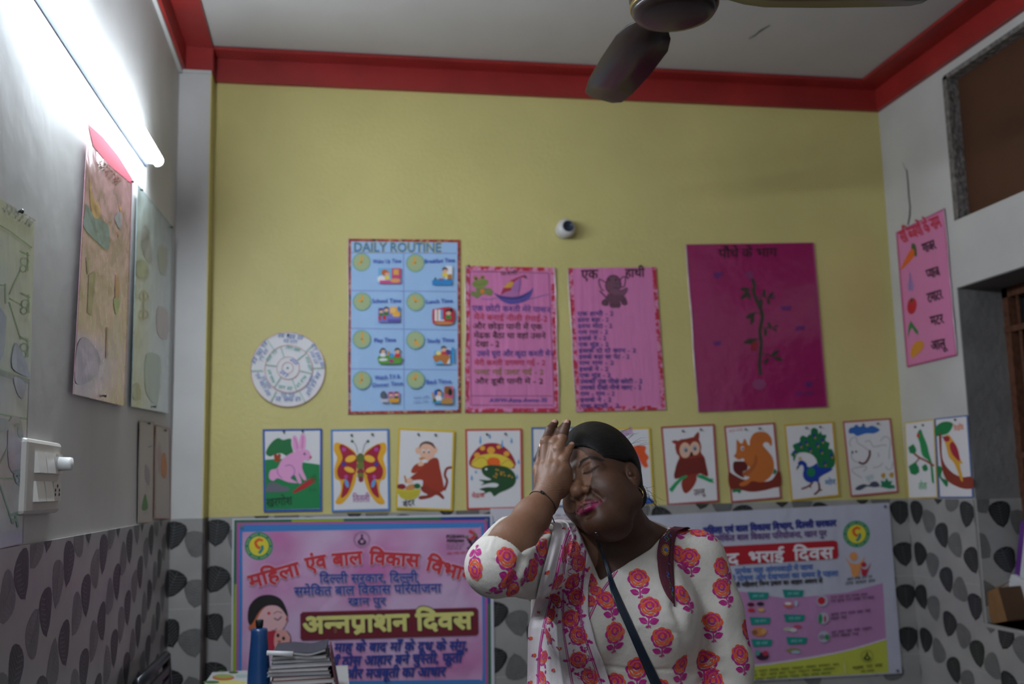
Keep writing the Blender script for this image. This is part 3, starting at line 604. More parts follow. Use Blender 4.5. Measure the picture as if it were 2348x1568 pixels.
s.p([(590, 150), (620, 120), (660, 112), (690, 128), (665, 175), (620, 190), (595, 190)], ink('167a44')); s.p([(612, 190), (625, 190), (632, 320), (680, 390), (740, 420), (795, 420), (800, 480), (730, 480), (650, 430), (622, 330)], ink('8a3322'))
s.p([(640, 200), (665, 185), (690, 215), (715, 260), (730, 320), (745, 345), (728, 350), (745, 430), (735, 440), (700, 350), (668, 310), (652, 250)], ink('dba234')); s.p([(672, 240), (690, 225), (715, 265), (728, 330), (700, 310), (680, 280)], ink('a61e3c')); s.e(655, 208, 18, ink('a61e3c'), 16); s.p([(625, 195), (640, 195), (642, 208)], BLK, 0)
s.p([(605, 360), (630, 370), (625, 420), (660, 440), (655, 475), (620, 430), (605, 400)], ink('167a44')); s.t('चिड़िया', (697, 165), (750, 155), 26, ink('e0703a'), .012); s.done()
# --- two cards on the left wall (crop 0,950 x2.537)
cS_ = (0, 950, 2.537)
mOld = mat('aged_card', (.50, .46, .42), .6)
s = Sheet('picture_card', 'narrow-looking pale card with a small green tree on the left wall', 'picture card', [(812, 38), (897, 45), (890, 628), (805, 632)], LW, .006, mOld, .001, cS_, 'small cards on the left wall')
s.border(.05, ink('b09a80')); s.p([(825, 550), (832, 500), (845, 462), (856, 500), (860, 545), (840, 558)], ink('5d8a52')); s.p([(845, 290), (870, 330), (868, 410), (845, 380)], ink('a39a9e')); s.ln([(862, 190), (885, 184)], 6, ink('7a86a8')); s.pin(860, 52); s.done()
s = Sheet('picture_card', 'pale card with a faint orange figure beside the white pillar', 'picture card', [(905, 60), (988, 82), (993, 610), (900, 606)], LW, .007, mOld, .001, cS_, 'small cards on the left wall')
s.border(.05, ink('b5665a')); s.p([(940, 250), (960, 225), (972, 300), (965, 370), (940, 350)], ink('c98a5c')); s.p([(915, 230), (930, 160), (940, 240), (930, 350)], ink('b9a4a0')); s.pin(955, 92); s.done()
# ================================================================ round paper wheel
cw = (560, 750, 8.252); cx, cy = 825, 800
s = Sheet('wheel_chart', 'round white paper wheel chart with three rings of blue and green writing', 'wheel chart', [(cx-2, cy-2), (cx+2, cy-2), (cx+2, cy+2), (cx-2, cy+2)], BW, .005, PW, .001, cw)
for ch in list(s.o.children): bpy.data.objects.remove(ch)
def disc(name, r, off, c=(0, 0)):
    m = MB(); n = 56; c_ = (cx+c[0], cy+c[1]); top = [s.raw(c_[0]+r*math.cos(2*math.pi*k/n), c_[1]+r*math.sin(2*math.pi*k/n), off) for k in range(n)]
    m.slab(top[::-1] if (top[1]-top[0]).cross(top[2]-top[0]).dot(s.n) < 0 else top, s.n, .0009, PW); m.build(name, s.o)
disc('outer_wheel', 708, 0); disc('middle_wheel', 455, .0025, (15, -12)); disc('inner_wheel', 218, .005, (5, -25))
s.k = 110
s.ring(cx, cy, 700, 708, ink('c07a70')); s.ring(cx+15, cy-12, 445, 455, ink('c88a84')); s.ring(cx+5, cy-25, 208, 218, ink('c88a84')); s.ring(cx-3, cy-28, 98, 112, ink('cf9a9a')); s.e(cx-3, cy-28, 17, DGR)
for a in (-125, -45, -3, 62, 118, 178):
    c_, q_ = math.cos(math.radians(a)), math.sin(math.radians(a)); s.ln([(cx+470*c_, cy+470*q_), (cx+695*c_, cy+695*q_)], 15, ink('8fb8a8'), 0)
for a in (-110, -42, 12, 70, 128, 190):
    c_, q_ = math.cos(math.radians(a)), math.sin(math.radians(a)); s.ln([(cx+5+222*c_, cy-25+222*q_), (cx+15+440*c_, cy-12+440*q_)], 15, ink('8fb8a8'), 0)
def arcw(a, r, ln_, h, mt, k):
    c_, q_ = math.cos(math.radians(a)), math.sin(math.radians(a)); X, Y = cx+r*c_, cy+r*q_; d = (-q_, c_) if q_ < .35 else (q_, -c_)
    s.scrib((X-d[0]*ln_/2, Y-d[1]*ln_/2), (X+d[0]*ln_/2, Y+d[1]*ln_/2), h, mt, k, int(a))
for a in (-85, -25, 28, 90, 150, 212): arcw(a, 590, 480, 75, ink('6f8cc8'), 3); arcw(a, 505, 260, 65, ink('8fa4d0'), 2)
for a in (-76, -15, 40, 98, 158, 222): arcw(a, 375, 270, 60, ink('5fb4a4'), 2)
for a in (-50, 130): arcw(a, 150, 170, 80, ink('8a98d0'), 1)
s.pin(830, 150); s.done()
# ================================================================ daily routine chart
s = Sheet('daily_routine_chart', 'light blue DAILY ROUTINE chart with eight clocks and small pictures', 'chart', [(68, 62), (1003, 72), (1008, 1515), (65, 1530)], BW, .005, pap('blue_chart_paper', (.36, .55, .82), .3, .20), .0015, c5)
mPat = bpy.data.materials.new('patterned_ribbon'); mPat.use_nodes = True; nt = mPat.node_tree
g_ = nt.nodes.new('ShaderNodeNewGeometry'); v_ = nt.nodes.new('ShaderNodeTexVoronoi'); v_.inputs['Scale'].default_value = 120; rp = nt.nodes.new('ShaderNodeValToRGB')
nt.links.new(g_.outputs['Position'], v_.inputs['Vector']); sp = nt.nodes.new('ShaderNodeSeparateColor'); nt.links.new(v_.outputs['Color'], sp.inputs[0]); nt.links.new(sp.outputs[0], rp.inputs[0]); nt.links.new(rp.outputs[0], nt.nodes['Principled BSDF'].inputs['Base Color'])
rp.color_ramp.interpolation = 'CONSTANT'
for k, (p_, c_) in enumerate(((0, (.30, .015, .02)), (.45, (.42, .06, .03)), (.68, (.03, .02, .02)), (.80, (.5, .25, .16)))):
    e_ = rp.color_ramp.elements[k] if k < 2 else rp.color_ramp.elements.new(p_)
    e_.position = p_; e_.color = (*c_, 1)
s.border(.024, mPat)
lnm = ink('7a86c8')
for q in ([(92, 178), (972, 186)], [(90, 496), (972, 505)], [(90, 812), (975, 826)], [(88, 1150), (978, 1160)], [(530, 182), (535, 1490)]): s.ln(q, 6, lnm, 0)
s.t('DAILY ROUTINE', (118, 172), (845, 176), 80, ink('c8b83a'), .05); 
s.t('DAILY ROUTINE', (120, 170), (843, 174), 76, ink('1f7ab8'), .028)
HA = [((178, 258), (178, 205), (148, 275), 'Wake Up Time', (272, 270, 512, 264)), ((628, 265), (625, 212), (595, 268), 'Breakfast Time', (708, 268, 960, 258)), ((182, 588), (186, 535), (146, 575), 'School Time', (268, 600, 510, 596)), ((630, 590), (608, 545), (655, 570), 'Lunch Time', (720, 606, 940, 596)),
      ((180, 902), (188, 848), (204, 932), 'Play Time', (285, 928, 465, 922)), ((628, 910), (628, 948), (660, 958), 'Study Time', (728, 932, 952, 922)), ((182, 1245), (176, 1190), (158, 1268), 'Watch T.V &', (290, 1240, 500, 1228)), ((630, 1240), (634, 1190), (600, 1222), 'Bed Time', (722, 1276, 928, 1268))]
for (c_, h1, h2, st, (x0, y0, x1, y1_)) in HA:
    s.e(c_[0], c_[1], 77, ink('6fa6a4'), n=28); s.e(c_[0], c_[1], 69, ink('a9b88a'), n=28)
    for k in range(12): a_ = k*math.pi/6; s.ln([(c_[0]+58*math.cos(a_), c_[1]+58*math.sin(a_)), (c_[0]+65*math.cos(a_), c_[1]+65*math.sin(a_))], 3, ink('5f8f7c'), 0)
    s.ln([c_, h1], 15, ink('e8a23c'), 0); s.ln([c_, h2], 15, ink('e8a23c'), 0); s.e(c_[0], c_[1], 6, DGR)
    s.t(st, (x0, y0), (x1, y1_), 34, ink('3352b4'), .018)
s.t('Dinner Time', (272, 1302), (524, 1284), 32, ink('3352b4'), .018); s.scrib((612, 1402), (745, 1390), 16, ink('7a88b8'), 2); s.scrib((615, 1436), (735, 1428), 14, ink('7a88b8'), 2)
def kid(x, y, r_, shirt, hair=BLK, girl=0):
    s.p([(x-r_*1.0, y+r_*2.3), (x-r_*.7, y+r_*.9), (x+r_*.7, y+r_*.9), (x+r_*1.0, y+r_*2.3)], shirt); s.e(x, y, r_, SKN); s.p([(x-r_*1.05, y+r_*.1), (x-r_*.9, y-r_*.8), (x, y-r_*1.25), (x+r_*.9, y-r_*.8), (x+r_*1.05, y+r_*.1), (x+r_*.5, y-r_*.45), (x-r_*.4, y-r_*.4)], hair)
    if girl: s.e(x-r_*1.1, y+r_*.4, r_*.35, hair, r_*.8)
    s.e(x-r_*.3, y+r_*.1, r_*.12, BLK); s.e(x+r_*.3, y+r_*.1, r_*.12, BLK)
s.r(318, 308, 508, 438, ink('6fb4dc')); s.r(430, 308, 508, 400, ink('c84a7a')); s.r(445, 318, 490, 365, ink('e0a850')); s.e(345, 400, 35, WHT, 30); s.e(372, 345, 28, ink('c8642e'), 26); kid(392, 355, 20, ink('e8d048'), ink('c8642e')); s.r(330, 410, 505, 438, ink('d0508a')); s.e(460, 412, 42, ink('e0a060'), 18)
s.r(880, 290, 938, 400, WHT); s.r(895, 360, 935, 400, ink('b0763c')); kid(876, 328, 22, ink('e8cc3c')); s.p([(768, 415), (780, 405), (930, 405), (938, 420), (935, 450), (770, 450)], ink('2f86c8'), 0); s.e(795, 398, 8, DGR, 12); s.e(845, 402, 25, BRN, 6)
s.r(318, 640, 500, 762, ink('7a7ac4')); s.r(415, 632, 500, 690, ink('e8a848')); s.e(440, 660, 25, ink('f0c070'), 22); s.e(490, 650, 12, ink('3a86c8'), 22); kid(342, 668, 17, ink('3a7a3a')); kid(385, 655, 20, ink('3a7a3a')); s.e(330, 725, 10, RED_, 25); s.e(370, 722, 14, RED_, 20); s.e(470, 700, 35, ink('e8b44c'), 15); s.r(400, 735, 500, 760, ink('5a55a8'))
s.p([(772, 660), (790, 650), (940, 640), (945, 770), (800, 780), (772, 755)], ink('b82a3c')); s.r(790, 655, 870, 750, WHT); s.r(808, 655, 820, 745, TAN); s.r(838, 655, 858, 740, SKY); s.r(858, 655, 870, 740, ink('c8283c')); kid(905, 680, 22, ink('3a8a3a'), BLK, 0); s.e(930, 660, 10, BLK, 20); s.e(865, 768, 80, ink('c8824a'), 14)
s.p([(320, 1090), (330, 1040), (505, 1050), (512, 1090), (490, 1108), (340, 1108)], ink('5a9a3a')); kid(358, 1000, 20, WHT, BLK, 1); kid(478, 1002, 22, ink('c8323c')); s.e(432, 1040, 17, ink('2f96d8')); s.e(405, 1020, 10, TAN, 20); s.p([(325, 1072), (350, 1062), (395, 1068), (385, 1082), (340, 1085)], WHT); s.e(428, 1085, 20, MAG, 14)
s.r(785, 1000, 915, 1110, ink('6fb4dc')); s.r(880, 980, 918, 1108, WHT); s.e(900, 1012, 22, ink('54408a'), 26); kid(866, 985, 22, ink('c8323c')); s.r(932, 970, 952, 1102, ink('2f96d0')); s.p([(775, 1045), (830, 1030), (915, 1040), (900, 1085), (880, 1115), (840, 1080), (800, 1095)], ink('b9733a')); s.e(822, 1018, 22, ink('ece08c'), 18)
s.r(400, 1340, 495, 1400, ink('d07ab4')); s.e(362, 1370, 26, DGY, 34); s.r(345, 1345, 380, 1398, ink('5a6070')); kid(425, 1365, 16, GRY); kid(470, 1362, 17, DGR); s.p([(405, 1398), (495, 1398), (488, 1432), (412, 1430)], ink('e0a030'), 0); s.r(340, 1402, 400, 1430, ink('c8c4d4'))
s.r(870, 1295, 945, 1440, ink('c85a78')); s.e(900, 1330, 32, ink('8a5a2a'), 34); s.e(920, 1345, 18, BLK, 30); s.r(770, 1400, 945, 1440, ink('4a9ac8')); s.p([(765, 1345), (778, 1350), (795, 1425), (780, 1430)], TAN, 0); kid(822, 1352, 26, WHT); s.e(800, 1350, 15, BLUE, 25); s.p([(850, 1410), (890, 1390), (935, 1405), (935, 1440), (850, 1440)], ink('b98a4a')); s.e(792, 1415, 10, DGR, 18)
mFilm = mat('clear_film', (.62, .50, .54), .12, coat=1)
s.film(0, 3, mFilm); s.done()
# ================================================================ boat poem, elephant poem
mPk = pap('pink_chart_paper', (.66, .20, .42), .25, .35, 12, (2.2, 1, .25))
mRbn = bpy.data.materials.new('red_scribbled_ribbon'); mRbn.use_nodes = True; nt = mRbn.node_tree
g_ = nt.nodes.new('ShaderNodeNewGeometry'); v_ = nt.nodes.new('ShaderNodeTexNoise'); v_.inputs['Scale'].default_value = 75; rp = nt.nodes.new('ShaderNodeValToRGB')
nt.links.new(g_.outputs['Position'], v_.inputs['Vector']); nt.links.new(v_.outputs[0], rp.inputs[0]); nt.links.new(rp.outputs[0], nt.nodes['Principled BSDF'].inputs['Base Color'])
rp.color_ramp.elements[0].position = .46; rp.color_ramp.elements[0].color = (.48, .02, .05, 1); rp.color_ramp.elements[1].position = .58; rp.color_ramp.elements[1].color = (.68, .25, .42, 1)
s = Sheet('poem_chart', 'pink boat poem chart with a frog and a sailing boat drawn on top', 'chart', [(148, 160), (1830, 195), (1910, 2930), (130, 2935)], BW, .006, mPk, .0015, cK)
s.border(.046, mRbn)
for q in ([(225, 268), (740, 275)], [(500, 265), (1720, 300)], [(225, 268), (250, 2790)], [(1720, 300), (1820, 2780)], [(250, 2620), (1790, 2622)], [(255, 2795), (1800, 2800)]): s.ln(q, 10, ink('5a2a40'), 0)
s.t('कश्ती', (810, 345), (1130, 330), 70, ink('4a2024'), .01)
s.p([(265, 520), (300, 450), (380, 415), (480, 405), (560, 430), (580, 470), (530, 540), (460, 580), (350, 580)], ink('7f8a45')); s.e(330, 385, 46, ink('a07a44'), 40); s.e(465, 370, 44, ink('a07a44'), 34); s.e(345, 405, 20, BLK, 22); s.e(465, 385, 17, BLK, 20); s.ln([(310, 505), (410, 525), (520, 480)], 6, ink('4f5a28'))
s.p([(340, 590), (450, 580), (545, 580), (640, 600), (645, 710), (560, 720), (520, 690), (440, 720), (360, 780), (310, 740), (255, 720), (245, 650), (300, 640), (345, 650)], ink('78804a')); s.e(460, 642, 37, ink('d87a34'), 48)
s.p([(810, 715), (850, 600), (900, 520), (1000, 440), (1100, 390), (1200, 350), (1270, 335), (1310, 410), (1260, 385), (1190, 385), (1080, 450), (1020, 560), (990, 640), (880, 680)], ink('a82c48')); s.p([(865, 570), (910, 515), (960, 465), (1055, 470), (1020, 560), (960, 575)], ink('d09a44')); s.p([(1250, 380), (1265, 335), (1290, 345), (1312, 412)], ink('4a3a48'), 0)
s.p([(1190, 390), (1165, 640), (1010, 625), (1050, 520), (1110, 440)], ink('a86aa8')); s.p([(825, 715), (920, 650), (1010, 635), (1100, 665), (1160, 715), (1000, 735)], ink('b470a4'))
s.ln([(1180, 390), (1150, 700)], 9, ink('54306a')); s.p([(610, 580), (700, 680), (820, 725), (950, 745), (1080, 745), (1200, 715), (1330, 650), (1418, 580), (1390, 700), (1310, 810), (1150, 865), (1000, 885), (860, 840), (740, 745)], ink('5a4a98')); s.p([(690, 675), (820, 735), (1000, 760), (1200, 735), (1380, 650), (1200, 770), (1000, 790), (800, 760)], ink('40306e'))
s.ln([(440, 785), (600, 795), (730, 765)], 12, ink('6a5aa8')); s.ln([(1330, 790), (1480, 760), (1600, 725), (1720, 700)], 12, ink('6a5aa8'))
nb, rd_, bk, ol = ink('40388c'), ink('b83048'), ink('46202c'), ink('8c7038')
for st, x0, y0, x1, y1_, mt, h in (('एक छोटी कश्ती मेरे पास२', 265, 1010, 1740, 1040, nb, 95), ('मैंने बनाई नीली रंगाई-2', 300, 1180, 1690, 1215, rd_, 95), ('और छोड़ा पानी में एक', 285, 1350, 1600, 1365, bk, 95), ('मेंढक बैठा था वहां उसने', 300, 1525, 1660, 1535, bk, 95), ('देखा - 2', 330, 1690, 780, 1690, bk, 95),
      ('उसने घूरा और कूदा कश्ती में२', 350, 1870, 1800, 1870, nb, 95), ('मेरी कश्ती डगमगा गई - 2', 310, 2040, 1650, 2040, rd_, 90), ('पलट गई उलट गई - 2', 310, 2215, 1620, 2215, ol, 90), ('और डूबी पानी में - 2', 320, 2390, 1610, 2390, bk, 90)): s.t(st, (x0, y0), (x1, y1_), h, mt, .012)
s.t('AWW-Azna-Awno-30', (600, 2740), (1680, 2735), 80, ink('30409c'), .012); s.pin(200, 165); s.film(0, 3, mFilm); s.film(1, 2, mFilm); s.done()
s = Sheet('poem_chart', 'pink elephant poem chart with an elephant drawing and long blue verses', 'chart', [(105, 128), (1865, 108), (2060, 2955), (265, 2995)], BW, .006, mPk, .0015, cE)
for q, mt in (([(105, 128), (195, 127), (355, 2992), (265, 2995)], mRbn), ([(1785, 108), (1865, 108), (2060, 2955), (1975, 2957)], mRbn), ([(262, 2905), (2055, 2870), (2060, 2955), (265, 2995)], mRbn)): s.p(q, mt, 0, s.bd)
eb = ink('5a2a40')
s.t('एक', (375, 345), (710, 335), 170, ink('331018'), .022); s.t('हाथी', (1250, 310), (1640, 300), 160, ink('331018'), .022)
s.p([(880, 400), (900, 330), (980, 275), (1080, 290), (1140, 360), (1165, 450), (1150, 540), (1060, 600), (940, 610), (880, 540)], ink('764a5c'))
for q in ([(880, 420), (800, 380), (730, 350), (740, 460), (790, 570), (830, 560)], [(1150, 370), (1190, 310), (1250, 310), (1250, 400), (1230, 490), (1160, 510)], [(880, 400), (900, 330), (980, 275), (1080, 290), (1140, 360), (1165, 450), (1150, 540)], [(880, 400), (860, 480), (890, 570), (960, 640), (1060, 690), (1180, 690), (1270, 610), (1300, 530)], [(1010, 530), (1080, 520), (1150, 580), (1290, 520)]): s.ln(q, 22, ink('4a2a3a'))
s.p([(1010, 540), (1080, 530), (1160, 590), (1290, 525), (1270, 610), (1180, 680), (1060, 680), (960, 620)], ink('7a4e64')); s.p([(900, 640), (1000, 660), (1220, 680), (1290, 800), (1280, 860), (1200, 860), (1150, 780), (1150, 900), (960, 910), (930, 800), (900, 880), (790, 860), (790, 780), (870, 720)], ink('6a4052')); s.ln([(740, 580), (800, 640), (880, 720)], 24, ink('3a1c28'))
for (x, y, r_) in ((845, 825, 55), (1235, 815, 55), (1000, 880, 42), (1110, 880, 42)): s.ring(x, y, r_*.75, r_, ink('3c2436')); 
s.e(1062, 362, 17, BLK, 20); s.e(930, 365, 15, BLK, 18); s.ln([(1040, 425), (1080, 440), (1130, 430)], 12, NAVY)
lines = ['एक हाथी - 2', 'इतना बड़ा - 2', 'इतना मोटा - 2', 'राम राम - 2', 'इसके ने - 2', 'एक सूंड - 2', 'इसके दो दो कान - 2', 'इसके बड़ा सा पेट - 2', 'राम राम - 2', 'इसके ने - 2', 'एक सूंड - 2', 'उसकी पूंछ पीछे छोटी - 2', 'उसको देखो नीचे खाए - 2', 'राम - राम - 2', 'इसके ने - 2', 'एक हाथी - 2']
xe = [730, 660, 710, 650, 625, 660, 1055, 960, 735, 655, 690, 1145, 1130, 750, 700, 810]
for k, (st, x1) in enumerate(zip(lines, xe)):
    y = 150+k*88.5; x0 = 212+k*3.0; X = lambda x: x*8.712/6.272; Y_ = lambda y: (y/6.272+100)*8.712
    s.t(st, (X(x0), Y_(y)), (X(x1), Y_(y-4)), 75, ink('443a86'), .022)
s.film(0, 3, mFilm); s.done()
# ================================================================ parts of a plant
s = Sheet('plant_chart', 'dark magenta chart of the parts of a plant with a painted stem', 'chart', [(1020, 262), (1978, 248), (2082, 1478), (1112, 1516)], BW, .007, pap('magenta_chart_paper', (.30, .013, .100), .22, .45, 9, (1.2, 1, 1.1)), .0015, c6)
s.border(.012, ink('a03a70'), tb=.004); gs = ink('39342a'); gl = ink('333224')
s.ln([(1518, 520), (1535, 570), (1528, 610), (1545, 670), (1575, 730), (1595, 800), (1582, 870), (1575, 920), (1585, 1000), (1578, 1090), (1572, 1170), (1582, 1240)], 26, gs)
s.p([(1460, 490), (1475, 465), (1490, 480), (1505, 452), (1515, 480), (1530, 460), (1522, 515), (1495, 522)], ink('7a2a60'), 0)
def lf(x, y, a, l, w_=.42, mt=gl):
    c_, q_ = math.cos(a), math.sin(a); s.p([(x, y), (x+l*.45*c_-l*w_*.5*q_, y+l*.45*q_+l*w_*.5*c_), (x+l*c_, y+l*q_), (x+l*.45*c_+l*w_*.5*q_, y+l*.45*q_-l*w_*.5*c_)], mt)
for q in ([(1535, 605), (1500, 600), (1470, 610)], [(1545, 670), (1570, 650), (1610, 655), (1650, 660)], [(1590, 790), (1550, 770), (1520, 790)], [(1575, 890), (1620, 885), (1680, 890)], [(1590, 985), (1550, 970), (1500, 985)], [(1578, 1090), (1620, 1080), (1680, 1110)]): s.ln(q, 8, gs)
for (x, y, a, l) in ((1500, 600, 3.2, 75), (1490, 612, 2.3, 85), (1490, 620, 1.4, 60), (1605, 655, -1.5, 60), (1640, 665, -.9, 60), (1650, 660, .2, 35), (1635, 665, 1.4, 50), (1580, 665, 1.5, 70), (1540, 775, 2.6, 80), (1525, 800, 1.8, 65), (1660, 890, -2.1, 55), (1680, 880, -.4, 35), (1670, 890, .5, 40), (1618, 890, 1.6, 60), (1550, 975, 2.9, 100), (1660, 1100, -.7, 75), (1680, 1110, .25, 70), (1640, 1110, 2.2, 60)): lf(x, y, a, l)
s.p([(1505, 1040), (1520, 1000), (1550, 985), (1560, 1030), (1535, 1060)], ink('8a1a2a')); lf(1660, 660, -.1, 35, .5, ink('6a2060'))
s.t('पौधे के भाग', (1268, 362), (1705, 352), 62, ink('2a0818'), .012); bl = ink('4a2a80')
for st, x0, y0, x1 in (('फूल', 1230, 508, 1295), ('पत्ता', 1735, 760, 1810), ('तना', 1845, 910, 1915), ('फल', 1230, 1022, 1285), ('जड़', 1915, 1328, 1970)): s.t(st, (x0, y0), (x1, y0-4), 32, bl, .012)
s.scrib((1840, 1396), (1975, 1390), 24, bl, 2)
s.e(1570, 1310, 52, ink('8a3a66'), 42); s.film(0, 3, mFilm); s.done()
# ================================================================ vegetable chart on the right wall
cV = (2020, 440, 3.015)
s = Sheet('vegetable_chart', 'pink vegetable names chart with carrot, tomato and peas, on the right wall', 'chart', [(103, 280), (438, 112), (525, 1130), (178, 1212)], RW, .006, mPk, .0015, cV)
s.border(.03, ink('b04a78')); s.t('सब्जियों के नाम', (150, 355), (425, 238), 80, ink('b8283c'), .02)
s.p([(138, 540), (150, 500), (205, 400), (235, 400), (232, 440), (190, 490)], ink('d8621e')); s.p([(210, 390), (215, 355), (240, 370), (248, 440), (232, 440), (228, 400)], ink('4a5a30'))
s.p([(195, 560), (207, 560), (215, 610), (228, 650), (215, 685), (192, 680), (182, 640), (197, 600)], ink('a07ab0')); s.ln([(200, 560), (202, 620), (200, 680)], 4, ink('6a4a80'))
s.p([(182, 790), (195, 745), (230, 735), (246, 770), (238, 820), (212, 845), (188, 830)], ink('b8202c')); s.p([(200, 750), (212, 730), (225, 750), (210, 768)], ink('3a4a2a'), 0)
s.p([(185, 1010), (190, 930), (205, 890), (225, 920), (255, 960), (258, 990), (235, 970), (212, 935), (200, 960)], ink('2a7a3a'), 0); s.p([(210, 1140), (205, 1100), (235, 1040), (280, 1030), (298, 1060), (270, 1105), (230, 1140), (225, 1152)], ink('cf8a2e'))
for st, x0, y0, x1, y1_ in (('गाजर', 300, 422, 385, 390), ('प्याज', 325, 602, 412, 575), ('टमाटर', 330, 765, 432, 735), ('मटर', 350, 925, 438, 905), ('आलू', 352, 1095, 458, 1075)): s.t(st, (x0, y0), (x1, y1_), 62, ink('361a2c'), .022)
s.film(1, 2, mFilm); s.done()
# ================================================================ left wall charts (crop 0,400 x2.8)
cL = (0, 400, 2.8); FK = ['a0a090']
def fk(h):                             # inks mixed towards the paper, the sheet's glare put into the colour
    a, b = [int(h[i:i+2], 16) for i in (0, 2, 4)], [int(FK[0][i:i+2], 16) for i in (0, 2, 4)]
    return mat('faded_'+h, '%02x%02x%02x' % tuple(int(x*.74+y*.26) for x, y in zip(a, b)), .35, coat=.5, bump=(9, .5, (1, .8, .8)))
s = Sheet('family_tree_chart', 'pale green laminated chart with green branching lines at the far left', 'chart', [(-160, 40), (222, 310), (195, 1318), (-160, 1205)], LW, .006, pap('pale_green_sheet', (.44, .48, .38), .35, .3), .0012, cL)
g1 = fk('5c8a4c'); 
for q in ([(-100, 270), (60, 360), (205, 470)], [(60, 770), (135, 605)], [(60, 795), (140, 840)], [(60, 820), (135, 1060)], [(-60, 700), (40, 715)], [(35, 700), (38, 830)], [(-100, 1215), (190, 1318)]): s.ln(q, 8, g1, 0)
for (x, y) in ((160, 560), (165, 830), (160, 1110)): s.ring(x, y, 22, 28, g1); s.ring(x-8, y+45, 18, 24, g1); s.ln([(x-28, y-70), (x+30, y-40)], 9, g1, 0); s.ln([(x+20, y-60), (x+22, y+60)], 6, g1, 0)
s.p([(-160, 700), (20, 880), (40, 960), (0, 1200), (-160, 1150)], fk('7d88a8')); s.p([(100, 1080), (150, 1160), (185, 1260), (190, 1300), (80, 1240)], fk('8a94b4')); s.scrib((20, 235), (200, 345), 60, fk('9a9ca4'), 3); s.pin(120, 236); s.done()
s = Sheet('branching_chart', 'pale lilac laminated chart with green lines beside the switch board', 'chart', [(-160, 1205), (190, 1318), (148, 2368), (-160, 2440)], LW, .007, pap('pale_lilac_sheet', (.42, .43, .45), .35, .3), .0012, cL)
s.border(.01, fk('7a5a8c')); s.ln([(-160, 1222), (188, 1330)], 30, fk('4a5a58'), 0); g2 = fk('3f8a6c')
for q in ([(0, 1860), (60, 1730)], [(0, 1950), (90, 1952)], [(0, 1990), (80, 2230)], [(-100, 1520), (180, 1570)]): s.ln(q, 9, g2, 0)
s.p([(60, 1580), (140, 1590), (150, 1900), (60, 1880)], fk('9a90b4')); s.p([(-160, 1560), (40, 1570), (40, 1650), (-160, 1640)], fk('7f8fb8')); s.p([(90, 1300), (160, 1340), (150, 1440), (110, 1400)], fk('8c90b4')); s.t('ट', (130, 1700), (155, 1690), 100, fk('3f8a8c'), .02); s.t('छ', (100, 1990), (150, 1980), 90, fk('4f7a9c'), .02); s.t('न', (80, 2270), (130, 2260), 90, fk('3f8a6c'), .02); s.done()
FK[0] = 'b48c88'
s = Sheet('animal_chart', 'wrinkled pink laminated chart hanging below the tube light', 'chart', [(565, -330), (852, 30), (805, 1490), (470, 1410)], LW, .012, pap('dusty_pink_sheet', (.46, .23, .285), .22, .6, 9, (1, .8, .8), .8), .0012, cL)
s.border(.018, fk('9a5a80'), tb=.003); s.p([(565, -325), (660, -240), (760, -120), (850, 28), (845, 60), (700, -60), (600, -180)], ink('b02444'), 0)
s.p([(545, 250), (555, 190), (600, 260), (640, 285), (700, 340), (695, 480), (620, 430), (540, 340)], fk('4c8088')); s.p([(575, 10), (600, 150), (640, 200), (640, 275), (600, 270), (580, 180)], fk('b88a4a')); s.p([(735, 280), (770, 240), (780, 300), (770, 350)], fk('6a7a88')); s.p([(765, 200), (778, 210), (772, 240)], fk('c88a3a'))
s.p([(560, 890), (570, 650), (600, 620), (615, 640), (605, 760), (588, 905)], fk('7f7a4c'), 0); s.ln([(560, 530), (568, 640)], 14, fk('7f7a4c')); s.ln([(755, 370), (765, 400)], 10, fk('b87a3a')); s.p([(745, 640), (770, 700), (765, 790), (740, 800)], fk('a8683c')); s.p([(730, 800), (765, 800), (765, 850), (745, 900)], fk('6f9a50'))
s.p([(500, 1090), (560, 1050), (640, 1170), (620, 1290), (520, 1350), (480, 1300)], fk('a08aa4')); s.ln([(690, 980), (685, 1180)], 12, fk('9a6a3c')); s.scrib((620, -60), (740, 70), 60, fk('7a3a40'), 3); s.pin(840, 45); s.pin(660, 1420); s.done()
FK[0] = '9eaaa8'
s = Sheet('transport_chart', 'pale blue-green laminated chart hung beside the white pillar', 'chart', [(884, 60), (1110, 335), (1085, 1535), (845, 1490)], LW, .010, pap('pale_blue_sheet', (.36, .43, .42), .25, .5, 9, (1, .8, .8), .6), .0012, cL)
s.border(.015, fk('5a7a88'), tb=.003); s.p([(905, 420), (930, 320), (965, 400), (975, 550), (935, 540)], fk('7a787c')); s.p([(1020, 460), (1072, 490), (1062, 640), (1022, 610)], fk('8f9468')); s.ring(925, 780, 24, 32, fk('8f7a44')); s.ring(922, 900, 24, 34, fk('8f7a44')); s.ln([(925, 740), (922, 940)], 10, fk('8f7a44'))
s.p([(1015, 850), (1085, 900), (1070, 1060), (1010, 1010)], fk('a07f82')); s.p([(940, 1160), (1030, 1180), (1020, 1400), (1000, 1480), (935, 1380)], fk('7a9a80')); s.p([(884, 560), (940, 560), (950, 650), (882, 650)], fk('848a68')); s.p([(850, 1370), (890, 1340), (905, 1440), (860, 1440)], fk('7f8464')); s.pin(900, 98); s.pin(985, 1490); s.pin(1095, 338); s.done()
